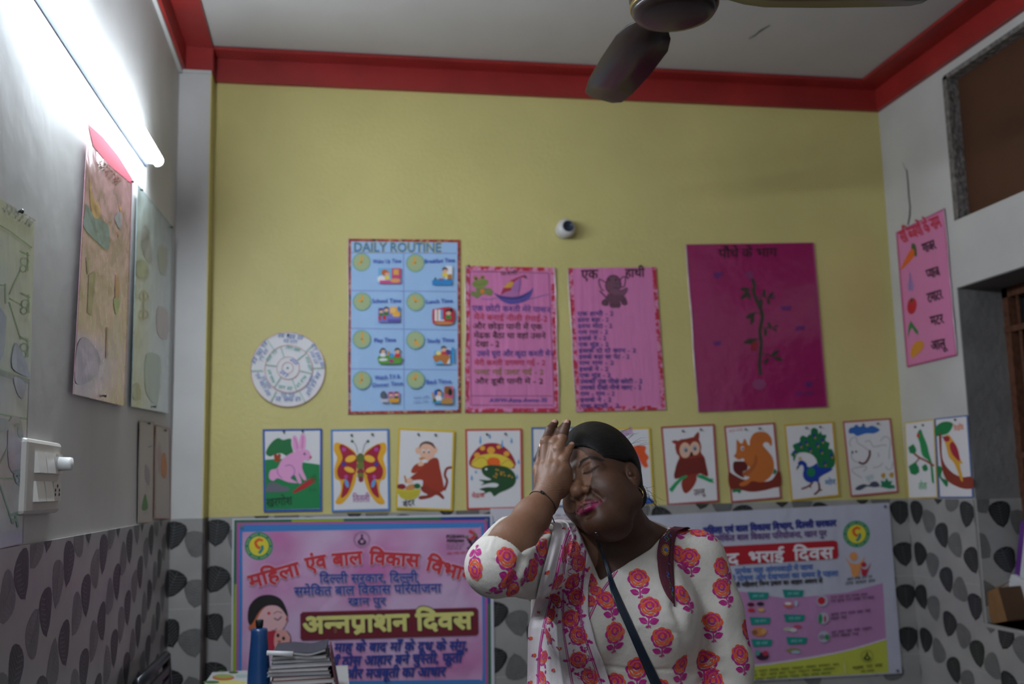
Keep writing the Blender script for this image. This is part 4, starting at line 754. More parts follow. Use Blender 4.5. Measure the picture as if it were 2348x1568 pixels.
# ================================================================ left banner
def emblem(s, x, y, R, mb=None):       # round green and yellow badge with a curled figure
    s.e(x, y, R, ink('12866a'), n=36); s.e(x, y, R*.70, ink('e3d23a'), n=32)
    s.ln([(x+R*.12, y-R*.52), (x-R*.22, y-R*.30), (x-R*.14, y+R*.02), (x+R*.10, y+R*.16)], R*.20, ink('dd5a26')); s.ln([(x+R*.22, y-R*.05), (x+R*.24, y+R*.22), (x, y+R*.52)], R*.20, ink('138a8a')); s.e(x+R*.20, y-R*.42, R*.10, ink('dd5a26'))
    for k in range(40):
        a = k*2*math.pi/40
        if k % 5: s.e(x+R*.85*math.cos(a), y+R*.85*math.sin(a), R*.045, ink('d8d86a'), n=5)
def sun(s, x, y, R, mt):               # mother and child mark inside rays
    for k in range(24):
        a = k*2*math.pi/24; s.ln([(x+R*.78*math.cos(a), y+R*.78*math.sin(a)), (x+R*math.cos(a), y+R*math.sin(a))], R*.06, mt, 0)
    s.p([(x, y-R*.45), (x+R*.2, y-R*.1), (x+R*.5, y+R*.2), (x+R*.35, y+R*.5), (x, y+R*.6), (x-R*.4, y+R*.5), (x-R*.5, y+R*.2), (x-R*.2, y-R*.1)], mt); s.e(x, y-R*.5, R*.13, mt); s.e(x+R*.02, y+R*.22, R*.2, s.pm, R*.2)
cen = BW(800, 1400).z
mBan = bpy.data.materials.new('printed_flex_pink'); mBan.use_nodes = True; nt = mBan.node_tree; bs = nt.nodes['Principled BSDF']; bs.inputs['Roughness'].default_value = .33
g_ = nt.nodes.new('ShaderNodeNewGeometry'); v_ = nt.nodes.new('ShaderNodeTexNoise'); v_.inputs['Scale'].default_value = 3.2; v_.inputs['Detail'].default_value = 2; rp = nt.nodes.new('ShaderNodeValToRGB')
nt.links.new(g_.outputs['Position'], v_.inputs['Vector']); nt.links.new(v_.outputs[0], rp.inputs[0]); nt.links.new(rp.outputs[0], bs.inputs['Base Color'])
rp.color_ramp.elements[0].position = .36; rp.color_ramp.elements[0].color = (.56, .17, .40, 1); rp.color_ramp.elements[1].position = .62; rp.color_ramp.elements[1].color = (.62, .42, .62, 1)
def creases(nt, bs, g_, amt=.35):
    v2 = nt.nodes.new('ShaderNodeTexVoronoi'); v2.feature = 'DISTANCE_TO_EDGE'; v2.inputs['Scale'].default_value = 3.3; mp_ = nt.nodes.new('ShaderNodeVectorMath'); mp_.operation = 'MULTIPLY'; mp_.inputs[1].default_value = (1.0, 1, .8)
    nt.links.new(g_.outputs['Position'], mp_.inputs[0]); nt.links.new(mp_.outputs[0], v2.inputs['Vector']); n3 = nt.nodes.new('ShaderNodeTexNoise'); n3.inputs['Scale'].default_value = 7
    nt.links.new(g_.outputs['Position'], n3.inputs['Vector']); ad = nt.nodes.new('ShaderNodeMath'); ad.operation = 'ADD'; mn = nt.nodes.new('ShaderNodeMath'); mn.operation = 'MINIMUM'; mn.inputs[1].default_value = .06
    nt.links.new(v2.outputs[0], mn.inputs[0]); ml = nt.nodes.new('ShaderNodeMath'); ml.operation = 'MULTIPLY'; ml.inputs[1].default_value = 1.6; nt.links.new(mn.outputs[0], ml.inputs[0]); nt.links.new(ml.outputs[0], ad.inputs[0]); nt.links.new(n3.outputs[0], ad.inputs[1])
    bp = nt.nodes.new('ShaderNodeBump'); bp.inputs['Strength'].default_value = amt; bp.inputs['Distance'].default_value = .03; nt.links.new(ad.outputs[0], bp.inputs['Height']); nt.links.new(bp.outputs[0], bs.inputs['Normal'])
creases(nt, bs, g_)
mBw = mat('flex_white', (.62, .60, .66), .4)
s = Sheet('banner', 'pink printed banner with mother and baby picture and red arched heading', 'banner', [(245, 98), (2245, 62), (2262, 1500), (232, 1500)], BW, .014, mBw, .0012, cB); s.pm = mBan
mGr1 = ink('1f6a45'); mLm = ink('93a82c'); mDb = ink('1c3f8c')
s.p([(258, 108), (2226, 80), (2236, 1500), (244, 1500)], mGr1, 0); s.p([(262, 600), (282, 600), (275, 1500), (244, 1500), (250, 900)], mLm, 0); s.p([(700, 104), (1100, 97), (1100, 122), (700, 126)], mLm, 0); s.p([(1850, 85), (2226, 80), (2230, 750), (2208, 750), (2208, 108), (1850, 108)], mDb, 0)
s.p([(278, 128), (2206, 106), (2212, 1500), (272, 1500)], ink('b05a9c'), 0); s.p([(300, 145), (2180, 125), (2190, 1375), (290, 1375)], ink('3f7fc4'), 0)
e_ = s.lay(); pts = crom([(345, 165, 0), (1240, 150, 0), (2110, 142, 0), (2140, 165, 0), (2160, 200, 0), (2165, 700, 0), (2168, 1290, 0), (2140, 1330, 0), (2060, 1335, 0), (1100, 1345, 0), (330, 1350, 0), (316, 1300, 0), (322, 700, 0), (322, 200, 0)], 3)
s.dr.poly([s.raw(q[0], q[1], e_) for q in pts], mBan)
emblem(s, 448, 308, 108); sun(s, 1240, 258, 66, ink('3a2a3c'))
for k, (st, y, h) in enumerate((('POSHAN', 245, 24), ('Abhiyaan', 275, 24))): s.t(st, (1892, y), (2025, y-2), h, ink('2a1c2c'), .04)
for k in range(3): s.scrib((1892, 300+k*18), (2030-k*12, 297+k*18), 10, ink('5a3a58'), 4)
s.scrib((1895, 375), (2095, 362), 18, ink('c8483c'), 4)
s.ln([(2065, 190), (2110, 215), (2085, 250), (2060, 260)], 22, ink('cc3a3c')); s.e(2072, 275, 14, ink('2a1c2c')); s.ln([(2050, 250), (2085, 300), (2080, 330)], 14, ink('2a1c2c')); s.ln([(2130, 235), (2085, 300)], 10, ink('2a1c2c')); s.ln([(2085, 300), (2050, 328), (2090, 330)], 7, ink('2a1c2c')); s.e(2110, 215, 16, ink('5a7a4a'), 8, .6); s.e(2045, 235, 14, ink('5a7a4a'), 7, -.5)
rdh = ink('c22f3a'); wh = ink('dccbe0'); e1_ = s.lay()
for bo, mt in ((.075, wh), (.045, rdh)):
    for st, (x0, y0), (x1, y1_), h in (('महिला', (385, 635), (772, 525), 95), ('एंव', (815, 500), (975, 470), 95), ('बाल', (1018, 465), (1250, 445), 95), ('विकास', (1295, 448), (1682, 470), 96), ('विभाग', (1725, 490), (2085, 592), 96)):
        s.t(st, (x0, y0), (x1, y1_), h, mt, bo)
nv = ink('26388c')
for st, a, b, h in (('दिल्ली सरकार, दिल्ली', (915, 592), (1670, 582), 62), ('समेकित बाल विकास परियोजना', (722, 690), (1852, 662), 62), ('खान पुर', (1135, 762), (1425, 758), 52)): s.t(st, a, b, h, ink('cbb8d8'), .06); s.t(st, a, b, h, nv, .035)
e_ = s.lay(); pts = [(785, 815), (2115, 780), (2132, 795), (2135, 975), (2120, 992), (785, 1032), (768, 1018), (766, 832)]
s.dr.poly([s.raw(*q, e_) for q in pts], ink('6c1226')); s.t('अन्नप्राशन दिवस', (795, 978), (2095, 940), 118, ink('1a1216'), .085); s.t('अन्नप्राशन दिवस', (795, 978), (2095, 940), 118, ink('d8d27c'), .05)
for st, a, b, h in (('छः माह के बाद माँ के दूध के संग,', (900, 1122), (2048, 1105), 62), ('अर्ध ठोस आहार बने चुस्ती, फुर्ती', (930, 1232), (2012, 1198), 66), ('और मजबूती का आधार', (1110, 1325), (1880, 1305), 66)): s.t(st, a, b, h, nv, .035, shear=.18)
s.p([(362, 870), (375, 770), (440, 700), (530, 682), (610, 710), (655, 780), (668, 850), (600, 770), (510, 765), (450, 810), (410, 900), (385, 920)], ink('1c1418')); s.p([(365, 935), (400, 900), (450, 815), (510, 768), (490, 830), (440, 900), (420, 960)], ink('c4673c'))
s.p([(430, 940), (440, 860), (500, 775), (590, 770), (650, 830), (660, 890), (620, 960), (560, 1000), (470, 1010)], ink('e2b0b4')); s.e(525, 825, 12, RED_); s.ln([(560, 830), (590, 812), (628, 822)], 5, DBR); s.ln([(565, 862), (595, 875), (622, 850)], 9, ink('3a3a58')); s.ln([(548, 958), (570, 955), (585, 940)], 6, DBR); s.e(664, 870, 8, BRN, 16); s.p([(440, 990), (560, 960), (640, 985), (600, 1110), (420, 1110)], ink('b0203c'))
s.p([(570, 990), (600, 955), (660, 960), (690, 1000), (690, 1060), (640, 1100), (570, 1080)], ink('dc9c94')); s.e(595, 995, 12, BLK, 15); s.e(638, 1018, 12, BLK, 15); s.e(605, 1042, 14, ink('a85a50'), 9); s.p([(655, 955), (690, 990), (695, 1050), (675, 1080), (690, 1010)], ink('2a2028'))
for (x, y) in ((315, 155), (2196, 110)): s.ring(x, y, 6, 14, ink('8a8078'))
s.done()
# --- small blue notice between the banners (hidden behind the arm and chin)
cM = (1130, 1160, 10.673)
s = Sheet('notice', 'blue and white printed notice hung between the two banners', 'notice', [(-60, 60), (2500, 30), (2480, 1600), (-60, 1650)], BW, .009, mBw, .001, cM)
s.p([(-40, 400), (2480, 330), (2460, 1580), (-40, 1630)], ink('3f93c8'), 0)
for k in range(6): s.e(1400+k*200, 230-k*3, 85, ink('8a8a94'), 22)
for k in range(5): s.r(1290+k*170, 440, 1400+k*170, 560, ink('c8604a'))
s.scrib((1250, 345), (2150, 320), 45, ink('d08078'), 4); s.done()
# ================================================================ right banner
cRB = (1560, 1140, 3.663)
mBr = mat('flex_grey_white', (.52, .52, .62), .36, bump=(6, .45, (1.4, 1, .7)))
s = Sheet('banner', 'white and pink printed banner with red heading strip and food pictures', 'banner', [(-500, 168), (1752, 45), (1862, 1478), (-430, 1600)], BW, .014, mBr, .0012, cRB); s.pm = ink('b4bc3c')
mRp = mat('flex_pink_print', (.50, .24, .46), .36, bump=(6, .45, (1.4, 1, .7)))
s.p([(-480, 840), (300, 760), (900, 850), (1400, 800), (1700, 720), (1728, 1190), (1380, 1290), (900, 1370), (500, 1420), (-440, 1440)], mRp, 0)
s.p([(-440, 1430), (500, 1420), (900, 1385), (1370, 1300), (1732, 1192), (1750, 1472), (-440, 1590)], ink('c0c44a'), 0); s.ln([(-440, 1436), (500, 1418), (900, 1375), (1370, 1292), (1730, 1188)], 12, ink('d8cce0'))
emblem(s, 1480, 308, 112)
s.e(1455, 495, 34, ink('e2985c'), 36); s.p([(1385, 505), (1430, 550), (1500, 555), (1550, 500), (1515, 590), (1495, 660), (1445, 660), (1430, 590)], ink('e2985c')); s.e(1540, 565, 22, ink('b8243c')); s.p([(1505, 575), (1530, 600), (1570, 600), (1605, 545), (1575, 620), (1560, 655), (1525, 655), (1520, 610)], ink('b8243c'))
s.scrib((1405, 705), (1615, 680), 26, BLK, 4); s.scrib((1390, 738), (1640, 712), 24, BLK, 3)
s.t('महिला एवं बाल विकास विभाग, दिल्ली सरकार', (195, 305), (1310, 240), 48, ink('2a2f84'), .05); s.t('समेकित बाल विकास परियोजना, खान पुर', (270, 372), (1230, 325), 46, ink('6a4a84'), .03)
e_ = s.lay(); s.dr.poly([s.raw(*q, e_) for q in [(-250, 445), (1290, 362), (1318, 375), (1328, 490), (1312, 515), (-240, 612)]], ink('b01626'))
s.t('गोद', (255, 575), (495, 558), 85, ink('e4dfe6'), .035); s.t('भराई', (580, 548), (872, 538), 85, ink('e4dfe6'), .035); s.t('दिवस', (955, 530), (1290, 512), 90, ink('e4dfe6'), .035)
bl2 = ink('4a6fb8')
s.t('प्रत्येक माह आंगनवाड़ी में जाना', (460, 642), (1115, 605), 40, bl2, .03); s.t('गर्भ में पोषण और देखभाल का समय है पहला', (330, 712), (1325, 658), 40, bl2, .03); s.t('गर्भवती महिलाएं निम्न प्रकार का आहार अवश्य लें', (380, 760), (1195, 718), 34, ink('1a1420'), .03)
tl_ = ink('0f8a80')
for k, (x, y) in enumerate(((565, 795), (858, 775), (580, 1005), (868, 982), (595, 1190), (888, 1172))):
    s.p([(x, y), (x+178, y+5), (x+168, y+58), (x+18, y+66)], tl_, 0); s.scrib((x+45, y+48), (x+140, y+45), 22, ink('9ac8c8'), 2)
for (x, y, c_) in ((592, 900, '5c1426'), (672, 895, '33202c'), (596, 948, 'c42a3c'), (678, 945, 'd8a868')): s.e(x, y, 30, ink(c_), 17)
s.e(908, 905, 40, ink('c86a5c'), 26); s.e(905, 892, 30, WHT, 12); s.e(972, 890, 14, ink('b8c4d4'), 25); s.e(662, 1130, 62, ink('c8824a'), 38); s.e(625, 1135, 25, ink('8a5a34'), 22); s.e(700, 1125, 25, ink('d8a05c'), 24)
s.e(905, 1108, 40, ink('b8b8a8'), 18); s.e(985, 1085, 34, ink('c8506a'), 14); s.e(950, 1115, 30, ink('d4d0d0'), 16); s.e(690, 1335, 55, ink('3a1c34'), 32); s.e(715, 1310, 24, ink('b8364c'), 22); s.e(648, 1305, 22, ink('5a9a94'), 26); s.e(950, 1285, 60, ink('8a8a4c'), 20); s.e(970, 1300, 40, ink('aab4cc'), 14)
for (x, y) in ((1192, 870), (1200, 1015), (1205, 1170)): s.ring(x, y, 40, 50, ink('b4aac0')); s.e(x, y, 42, ink('b8b4c4'))
s.e(1185, 868, 32, ink('c01f34')); s.e(1176, 1020, 18, ink('1f8a5a'), 42); s.e(1216, 1022, 10, ink('b8405c'), 30); s.e(1232, 1175, 20, ink('2f8a4c'), 24); s.e(1190, 1175, 26, ink('8a8494'), 22)
for (x0, y0, x1, y1_, n_) in ((1265, 858, 1575, 825, 5), (1265, 888, 1630, 852, 6), (1268, 1000, 1600, 962, 5), (1270, 1032, 1400, 1018, 2), (1272, 1150, 1610, 1110, 5), (1275, 1178, 1500, 1160, 3)): s.scrib((x0, y0), (x1, y1_), 24, ink('4a2a4a'), n_)
for k in range(3): s.scrib((560, 1478+k*34), (1335-k*35, 1412+k*36), 20, ink('3c4a1c'), 8)
sun(s, 1568, 1335, 55, ink('2a2c1a')); s.scrib((1450, 1446), (1700, 1420), 24, ink('20241a'), 3); s.scrib((1520, 1474), (1632, 1462), 18, ink('20241a'), 2); s.ln([(1378, 1395), (1385, 1475)], 8, ink('d0d4a0'), 0)
for (x, y) in ((1722, 78), (1826, 1458)): s.ring(x, y, 5, 13, ink('3c3c44'))
s.done()
# ================================================================ the woman: smooth fields turned into meshes
class Field:
    def __init__(s, lo, hi, h):
        s.lo = np.array(lo, np.float32); s.h = h; s.n = np.maximum(2, np.ceil((np.array(hi)-s.lo)/h).astype(int))
        s.F = np.full(s.n, .2, np.float32)
    def sub(s, c0, c1, m):
        a = np.clip(np.floor((np.minimum(c0, c1)-m-s.lo)/s.h).astype(int), 0, s.n); b = np.clip(np.ceil((np.maximum(c0, c1)+m-s.lo)/s.h).astype(int)+1, 0, s.n)
        if (b <= a).any(): return None
        g = [s.lo[i]+s.h*np.arange(a[i], b[i], dtype=np.float32) for i in range(3)]
        return (slice(a[0], b[0]), slice(a[1], b[1]), slice(a[2], b[2])), g[0][:, None, None], g[1][None, :, None], g[2][None, None, :]
    def mix(s, sl, d, k, op):
        A = s.F[sl]
        if op == 'u':
            if k <= 0: s.F[sl] = np.minimum(A, d)
            else:
                h = np.clip(.5+.5*(A-d)/k, 0, 1); s.F[sl] = A*(1-h)+d*h-k*h*(1-h)
        else:                             # carve d out
            if k <= 0: s.F[sl] = np.maximum(A, -d)
            else:
                h = np.clip(.5-.5*(A+d)/k, 0, 1); s.F[sl] = A*(1-h)-d*h+k*h*(1-h)
    def cap(s, a, b, ra, rb, k=.01, op='u', sq=None):
        a = np.array(a, np.float32); b = np.array(b, np.float32); r = max(ra, rb); z = s.sub(np.minimum(a, b), np.maximum(a, b), r+k+.025)
        if z is None: return
        sl, X, Y, Z = z; ab = b-a; L = float(ab@ab)+1e-12
        t = np.clip(((X-a[0])*ab[0]+(Y-a[1])*ab[1]+(Z-a[2])*ab[2])/L, 0, 1)
        q0 = sq or (1, 1, 1)
        d = np.sqrt(((X-a[0]-t*ab[0])/q0[0])**2+((Y-a[1]-t*ab[1])/q0[1])**2+((Z-a[2]-t*ab[2])/q0[2])**2)-(ra+(rb-ra)*t)
        s.mix(sl, d, k, op)
    def chain(s, pts, rs, k=.01, op='u'):
        for i in range(len(pts)-1): s.cap(pts[i], pts[i+1], rs[i], rs[i+1], k, op)
    def ell(s, c, r, k=.01, op='u', ax=None):
        c = np.array(c, np.float32); R = max(r); z = s.sub(c-R, c+R, k+.025)
        if z is None: return
        sl, X, Y, Z = z; X, Y, Z = X-c[0], Y-c[1], Z-c[2]
        if ax is not None: X, Y, Z = [X*a[0]+Y*a[1]+Z*a[2] for a in ax]
        k0 = np.sqrt((X/r[0])**2+(Y/r[1])**2+(Z/r[2])**2); k1 = np.sqrt((X/r[0]**2)**2+(Y/r[1]**2)**2+(Z/r[2]**2)**2)
        s.mix(sl, k0*(k0-1)/np.maximum(k1, 1e-6), k, op)
    def fn(s, c0, c1, f, k=0, op='u', m=.02):
        z = s.sub(np.array(c0, np.float32), np.array(c1, np.float32), m)
        if z is None: return
        s.mix(z[0], f(z[1], z[2], z[3]), k, op)
    def mesh(s):
        """surface nets"""
        F = s.F; F = np.where(F == 0, 1e-7, F); I = F < 0
        c = np.zeros(np.array(F.shape)-1, np.int8); o8 = [(i, j, k) for i in (0, 1) for j in (0, 1) for k in (0, 1)]
        n0, n1, n2 = c.shape
        for i, j, k in o8: c += I[i:i+n0, j:j+n1, k:k+n2]
        idx = np.argwhere((c > 0) & (c < 8)); M = len(idx); acc = np.zeros((M, 3)); cnt = np.zeros(M)
        val = {o: F[idx[:, 0]+o[0], idx[:, 1]+o[1], idx[:, 2]+o[2]] for o in o8}
        for o in o8:
            for ax in range(3):
                if o[ax]: continue
                o2 = list(o); o2[ax] = 1; o2 = tuple(o2); a, b = val[o], val[o2]; mk = (a < 0) != (b < 0)
                t = np.where(mk, a/np.where(mk, a-b, 1), 0); p = np.array(o, float)[None, :].repeat(M, 0); p[:, ax] = t
                acc += p*mk[:, None]; cnt += mk
        V = s.lo+(idx+acc/cnt[:, None])*s.h
        vid = np.full(c.shape, -1, np.int64); vid[idx[:, 0], idx[:, 1], idx[:, 2]] = np.arange(M); Q = []
        for ax in range(3):
            b_, c_ = (ax+1) % 3, (ax+2) % 3; sl0 = [slice(None)]*3; sl1 = [slice(None)]*3; sl0[ax] = slice(0, -1); sl1[ax] = slice(1, None)
            ch = I[tuple(sl0)] != I[tuple(sl1)]; e = np.argwhere(ch)
            e = e[(e[:, b_] > 0) & (e[:, c_] > 0) & (e[:, b_] < F.shape[b_]-1) & (e[:, c_] < F.shape[c_]-1)]
            ins = I[e[:, 0], e[:, 1], e[:, 2]]; db = np.zeros(3, int); dc = np.zeros(3, int); db[b_] = 1; dc[c_] = 1
            q = [vid[tuple((e-x).T)] for x in (db*0, db, db+dc, dc)]; q = np.stack(q, 1); q[~ins] = q[~ins][:, ::-1]; Q.append(q)
        Q = np.concatenate(Q); Q = Q[(Q >= 0).all(1)]
        # light relax
        for _ in range(1):
            A = np.zeros_like(V); n = np.zeros(M)
            for i in range(4):
                np.add.at(A, Q[:, i], V[Q[:, (i+1) % 4]]+V[Q[:, (i-1) % 4]]); np.add.at(n, Q[:, i], 2)
            V = np.where(n[:, None] > 0, V*.5+.5*A/np.maximum(n, 1)[:, None], V)
        return V, Q
def npmesh(name, V, Q, mats, parent, mi=None, smooth=True, attrs=None):
    me = bpy.data.meshes.new(name); off = np.array(parent['_w']) if parent is not None else np.zeros(3)
    V = np.asarray(V)-off; me.vertices.add(len(V)); me.vertices.foreach_set('co', V.astype(np.float32).ravel())
    me.loops.add(Q.size); me.loops.foreach_set('vertex_index', Q.astype(np.int32).ravel()); me.polygons.add(len(Q))
    me.polygons.foreach_set('loop_start', np.arange(0, Q.size, Q.shape[1], dtype=np.int32))
    me.polygons.foreach_set('use_smooth', np.ones(len(Q), bool))
    for m_ in mats: me.materials.append(m_)
    if mi is not None: me.polygons.foreach_set('material_index', mi)
    me.update(calc_edges=True); me.validate()
    if attrs:
        for k, v in attrs.items():
            at = me.attributes.new(k, 'FLOAT_COLOR', 'POINT'); at.data.foreach_set('color', np.concatenate([v, np.ones((len(v), 1))], 1).astype(np.float32).ravel())
    o = bpy.data.objects.new(name, me); COL.objects.link(o)
    if parent is not None: o.parent = parent
    return o
HC = np.array((.96693, -1.77549, 1.30292)); HS = .984
HL, HF, HU = np.array((.636, -.622, .420))/.984, np.array((-.744, -.597, .241))/.984, np.array((-.102, .473, .856))/.984
HL, HF, HU = [a/np.linalg.norm(a) for a in (HL, HF, HU)]
def H(l, f, u): return HC+HS*(HL*l+HF*f+HU*u)
HAX = (HL, HF, HU)
def Pn(x, y, Y): return np.array(P(x, y, Y))
woman = thing('person', 'woman in a white rose-print tunic pressing her right hand to her forehead, eyes closed', 'person', (1.0, -1.70, 0))
# joints
Nb = Pn(1462, 1262, -1.675)
shL, shR = Pn(1598, 1282, -1.685), Pn(1285, 1268, -1.775)
elR, wrR = Pn(1136, 1299, -1.985), Pn(1247, 1148, -1.862)
elL, wrL = Pn(1664, 1610, -1.735), Pn(1500, 1735, -1.93)
sk = Field((.545, -2.10, .93), (1.36, -1.56, 1.475), .0021)
# ---- head
def he(l, f, u, a, b, c, k=.012, op='u', rot=0): 
    ax = HAX
    if rot: ax = (HL*math.cos(rot)+HU*math.sin(rot), HF, -HL*math.sin(rot)+HU*math.cos(rot))
    sk.ell(H(l, f, u), (a*HS, b*HS, c*HS), k, op, ax)
def hc(p, q, ra, rb, k=.008, op='u'): sk.cap(H(*p), H(*q), ra*HS, rb*HS, k, op)
he(0, -.004, .036, .0720, .084, .080); he(0, .030, -.030, .0655, .062, .086, .02); he(0, .044, .042, .060, .046, .048, .02)
for g in (-1, 1):
    q_ = 1 if g > 0 else .80
    hc((g*.050*q_, .002, -.062), (g*.016*q_, .066, -.098), .026*q_, .021*q_, .02); he(g*.037, .053, -.040, .031, .031, .031, .016)
    he(g*.047*q_, .030, -.055, .026*q_, .034, .034*q_, .02)
he(0, .066, -.104, .024, .021, .017, .012); he(.008, .026, -.106, .038, .046, .024, .02)      # chin, soft fold below it
hc((-.036, .079, .016), (-.010, .0865, .015), .0095, .0085, .012); hc((.036, .079, .016), (.010, .0865, .015), .0095, .0085, .012)
for g in (-1, 1): he(g*.031, .099, -.003, .0180, .0130, .0095, .016, 's')
for g in (-1, 1):
    he(g*.031, .0725, -.0020, .0210, .0150, .0140, .011)
    sk.chain([H(g*.0155, .0830, -.0045), H(g*.024, .0872, -.0072), H(g*.032, .0880, -.0078), H(g*.040, .0835, -.0062), H(g*.046, .0760, -.0035)], [.0003]*5, .003, 's')
    sk.chain([H(g*.018, .0850, .0065), H(g*.031, .0875, .0085), H(g*.044, .0785, .0060)], [.0006]*3, .003, 's')
hc((0, .084, .012), (0, .0985, -.026), .0075, .0085, .009); hc((0, .0985, -.026), (0, .1055, -.0410), .0095, .0134, .007)
for g in (-1, 1): he(g*.0155, .0930, -.0435, .0098, .0112, .0088, .005)
he(0, .095, -.049, .0075, .009, .006, .004)
for g in (-1, 1): he(g*.0085, .0975, -.0535, .0045, .0066, .0040, .0025, 's', g*.3)
he(0, .071, -.070, .032, .022, .024, .012)
U1 = [(-.0260, .0785, -.0690), (-.013, .0905, -.0685), (-.004, .0955, -.0678), (0, .0950, -.0686), (.004, .0955, -.0680), (.014, .0905, -.0708), (.0290, .0770, -.0735)]
L1 = [(-.0230, .0795, -.0715), (-.011, .0905, -.0780), (0, .0935, -.0802), (.011, .0905, -.0800), (.0260, .0780, -.0762)]
M1 = [(-.028, .0795, -.0700), (-.014, .0955, -.0722), (0, .1000, -.0738), (.014, .0955, -.0748), (.0325, .0775, -.0738)]
sk.chain([H(*p) for p in U1], [.0020, .0042, .0048, .0046, .0048, .0042, .0020], .0035); sk.chain([H(*p) for p in L1], [.0022, .0050, .0058, .0050, .0022], .0035)
sk.chain([H(*p) for p in M1], [.0008]*5, .0018, 's')
sk.chain([H(0, .1000, -.054), H(0, .0975, -.066)], [.0012, .0016], .004, 's'); he(.002, .090, -.0905, .014, .006, .004, .008, 's')
for g in (-1, 1): sk.chain([H(g*.0205, .0915, -.0440), H(g*.0275, .0860, -.0560), H(g*.0335, .0785, -.0690)], [.0003, .0008, .0002], .008, 's')
for g in (-1, 1):
    eax = (HL*.94+HF*.34*g, HF*.94-HL*.34*g, HU); ec = H(g*.0720, -.004, -.009)
    sk.ell(ec, (.0070, .0160, .0265), .004, 'u', eax); sk.ell(H(g*.0715, .002, -.034), (.007, .009, .012), .006, 'u', eax)
    sk.ell(H(g*.0795, .002, -.004), (.0050, .0090, .0150), .004, 's', eax); he(g*.073, .0095, -.014, .0045, .005, .006, .003)
# ---- neck, shoulders, chest
sk.cap(H(-.004, -.018, -.04), Pn(1440, 1262, -1.685), .052, .064, .02); sk.cap(Pn(1440, 1225, -1.70), Pn(1490, 1275, -1.665), .045, .055, .03)
sk.cap(Pn(1480, 1270, -1.66), Pn(1590, 1290, -1.675), .062, .050, .03); sk.cap(Pn(1420, 1275, -1.68), Pn(1300, 1275, -1.76), .062, .050, .03)
sk.ell(Pn(1425, 1420, -1.69), (.165, .108, .18), .03); sk.cap(shL, Pn(1640, 1420, -1.70), .054, .050, .02)
sk.cap(Pn(1425, 1300, -1.70), Pn(1425, 1440, -1.72), .085, .10, .03)
# ---- right arm
fo = Field(sk.lo, sk.lo+(sk.n-1)*sk.h, sk.h); fo.n = sk.n; fo.F = np.full(sk.n, .2, np.float32)
fo.cap(shR, elR, .055, .046, .015); fo.chain([elR, elR*.62+wrR*.38+np.array((-.002, -.004, -.006)), elR*.25+wrR*.75, wrR], [.0455, .0425, .0315, .0262], .02)
fo.cap(wrR+np.array((.004, .004, 0)), wrR*1.0+(Pn(1262, 1125, -1.860)-wrR), .0262, .024, .012)
# hand, joints traced from the photograph: back of the hand to the left and front, fingers up
def hp(x, y, Y): return Pn(1210+x/6.533, 950+y/6.533, Y)
wb = hp(270, 1230, -1.862)
MC = [hp(262, 800, -1.826), hp(360, 770, -1.842), hp(455, 790, -1.852), hp(545, 830, -1.856)]
for p_, r0, r1 in zip(MC, (.0165, .0165, .016, .0155), (.0125, .0125, .012, .0115)): fo.cap(wb+(p_-wb)*.12, p_, r0, r1, .012)
fo.ell(hp(500, 1010, -1.848), (.0150, .017, .031), .014, 'u'); fo.ell(hp(515, 930, -1.846), (.019, .016, .034), .014)
fo.ell(hp(245, 1000, -1.832), (.016, .016, .030), .014)
FG = [([hp(262, 800, -1.826), hp(275, 410, -1.806), hp(338, 235, -1.790), hp(408, 122, -1.780)], (.0125, .0108, .0094, .0074)),
      ([hp(360, 770, -1.842), hp(405, 435, -1.818), hp(492, 258, -1.796), hp(572, 140, -1.780)], (.0122, .0104, .0092, .0072)),
      ([hp(455, 790, -1.852), hp(468, 530, -1.836), hp(527, 350, -1.817), hp(594, 124, -1.797)], (.0120, .0106, .0092, .0074)),
      ([hp(545, 830, -1.856), hp(545, 680, -1.853), hp(602, 560, -1.838), hp(663, 452, -1.824)], (.0112, .0096, .0082, .0062))]
for pts, rs in FG:
    fo.chain(pts, rs, .0035); 
    for q_, r_ in ((pts[1], rs[1]), (pts[2], rs[2])): fo.ell(q_+np.array((-.0012, -.0022, .0)), (r_*1.02, r_*1.0, r_*.95), .003)
thumb = [hp(215, 1080, -1.822), hp(175, 830, -1.790), hp(196, 640, -1.768), hp(212, 468, -1.756)]
fo.chain(thumb, [.0155, .0120, .0100, .0072], .008)
# tendons and knuckles on the back of the hand
for i in range(4):
    a, b = wb+(MC[i]-wb)*.30, MC[i]; o_ = np.array((-.0045, -.0075, 0)); fo.cap(a+o_, b+o_*1.25, .0034, .0046, .006)
    fo.ell(b+o_*.9, (.0075, .0068, .0085), .006)
k_ = .0025; h_ = np.clip(.5+.5*(sk.F-fo.F)/k_, 0, 1); sk.F = sk.F*(1-h_)+fo.F*h_-k_*h_*(1-h_); armF = fo.F
# nails: shallow beds
def tl(Pts): return (Pts[-1]-Pts[-2])/np.linalg.norm(Pts[-1]-Pts[-2])
SV, SQ = sk.mesh()
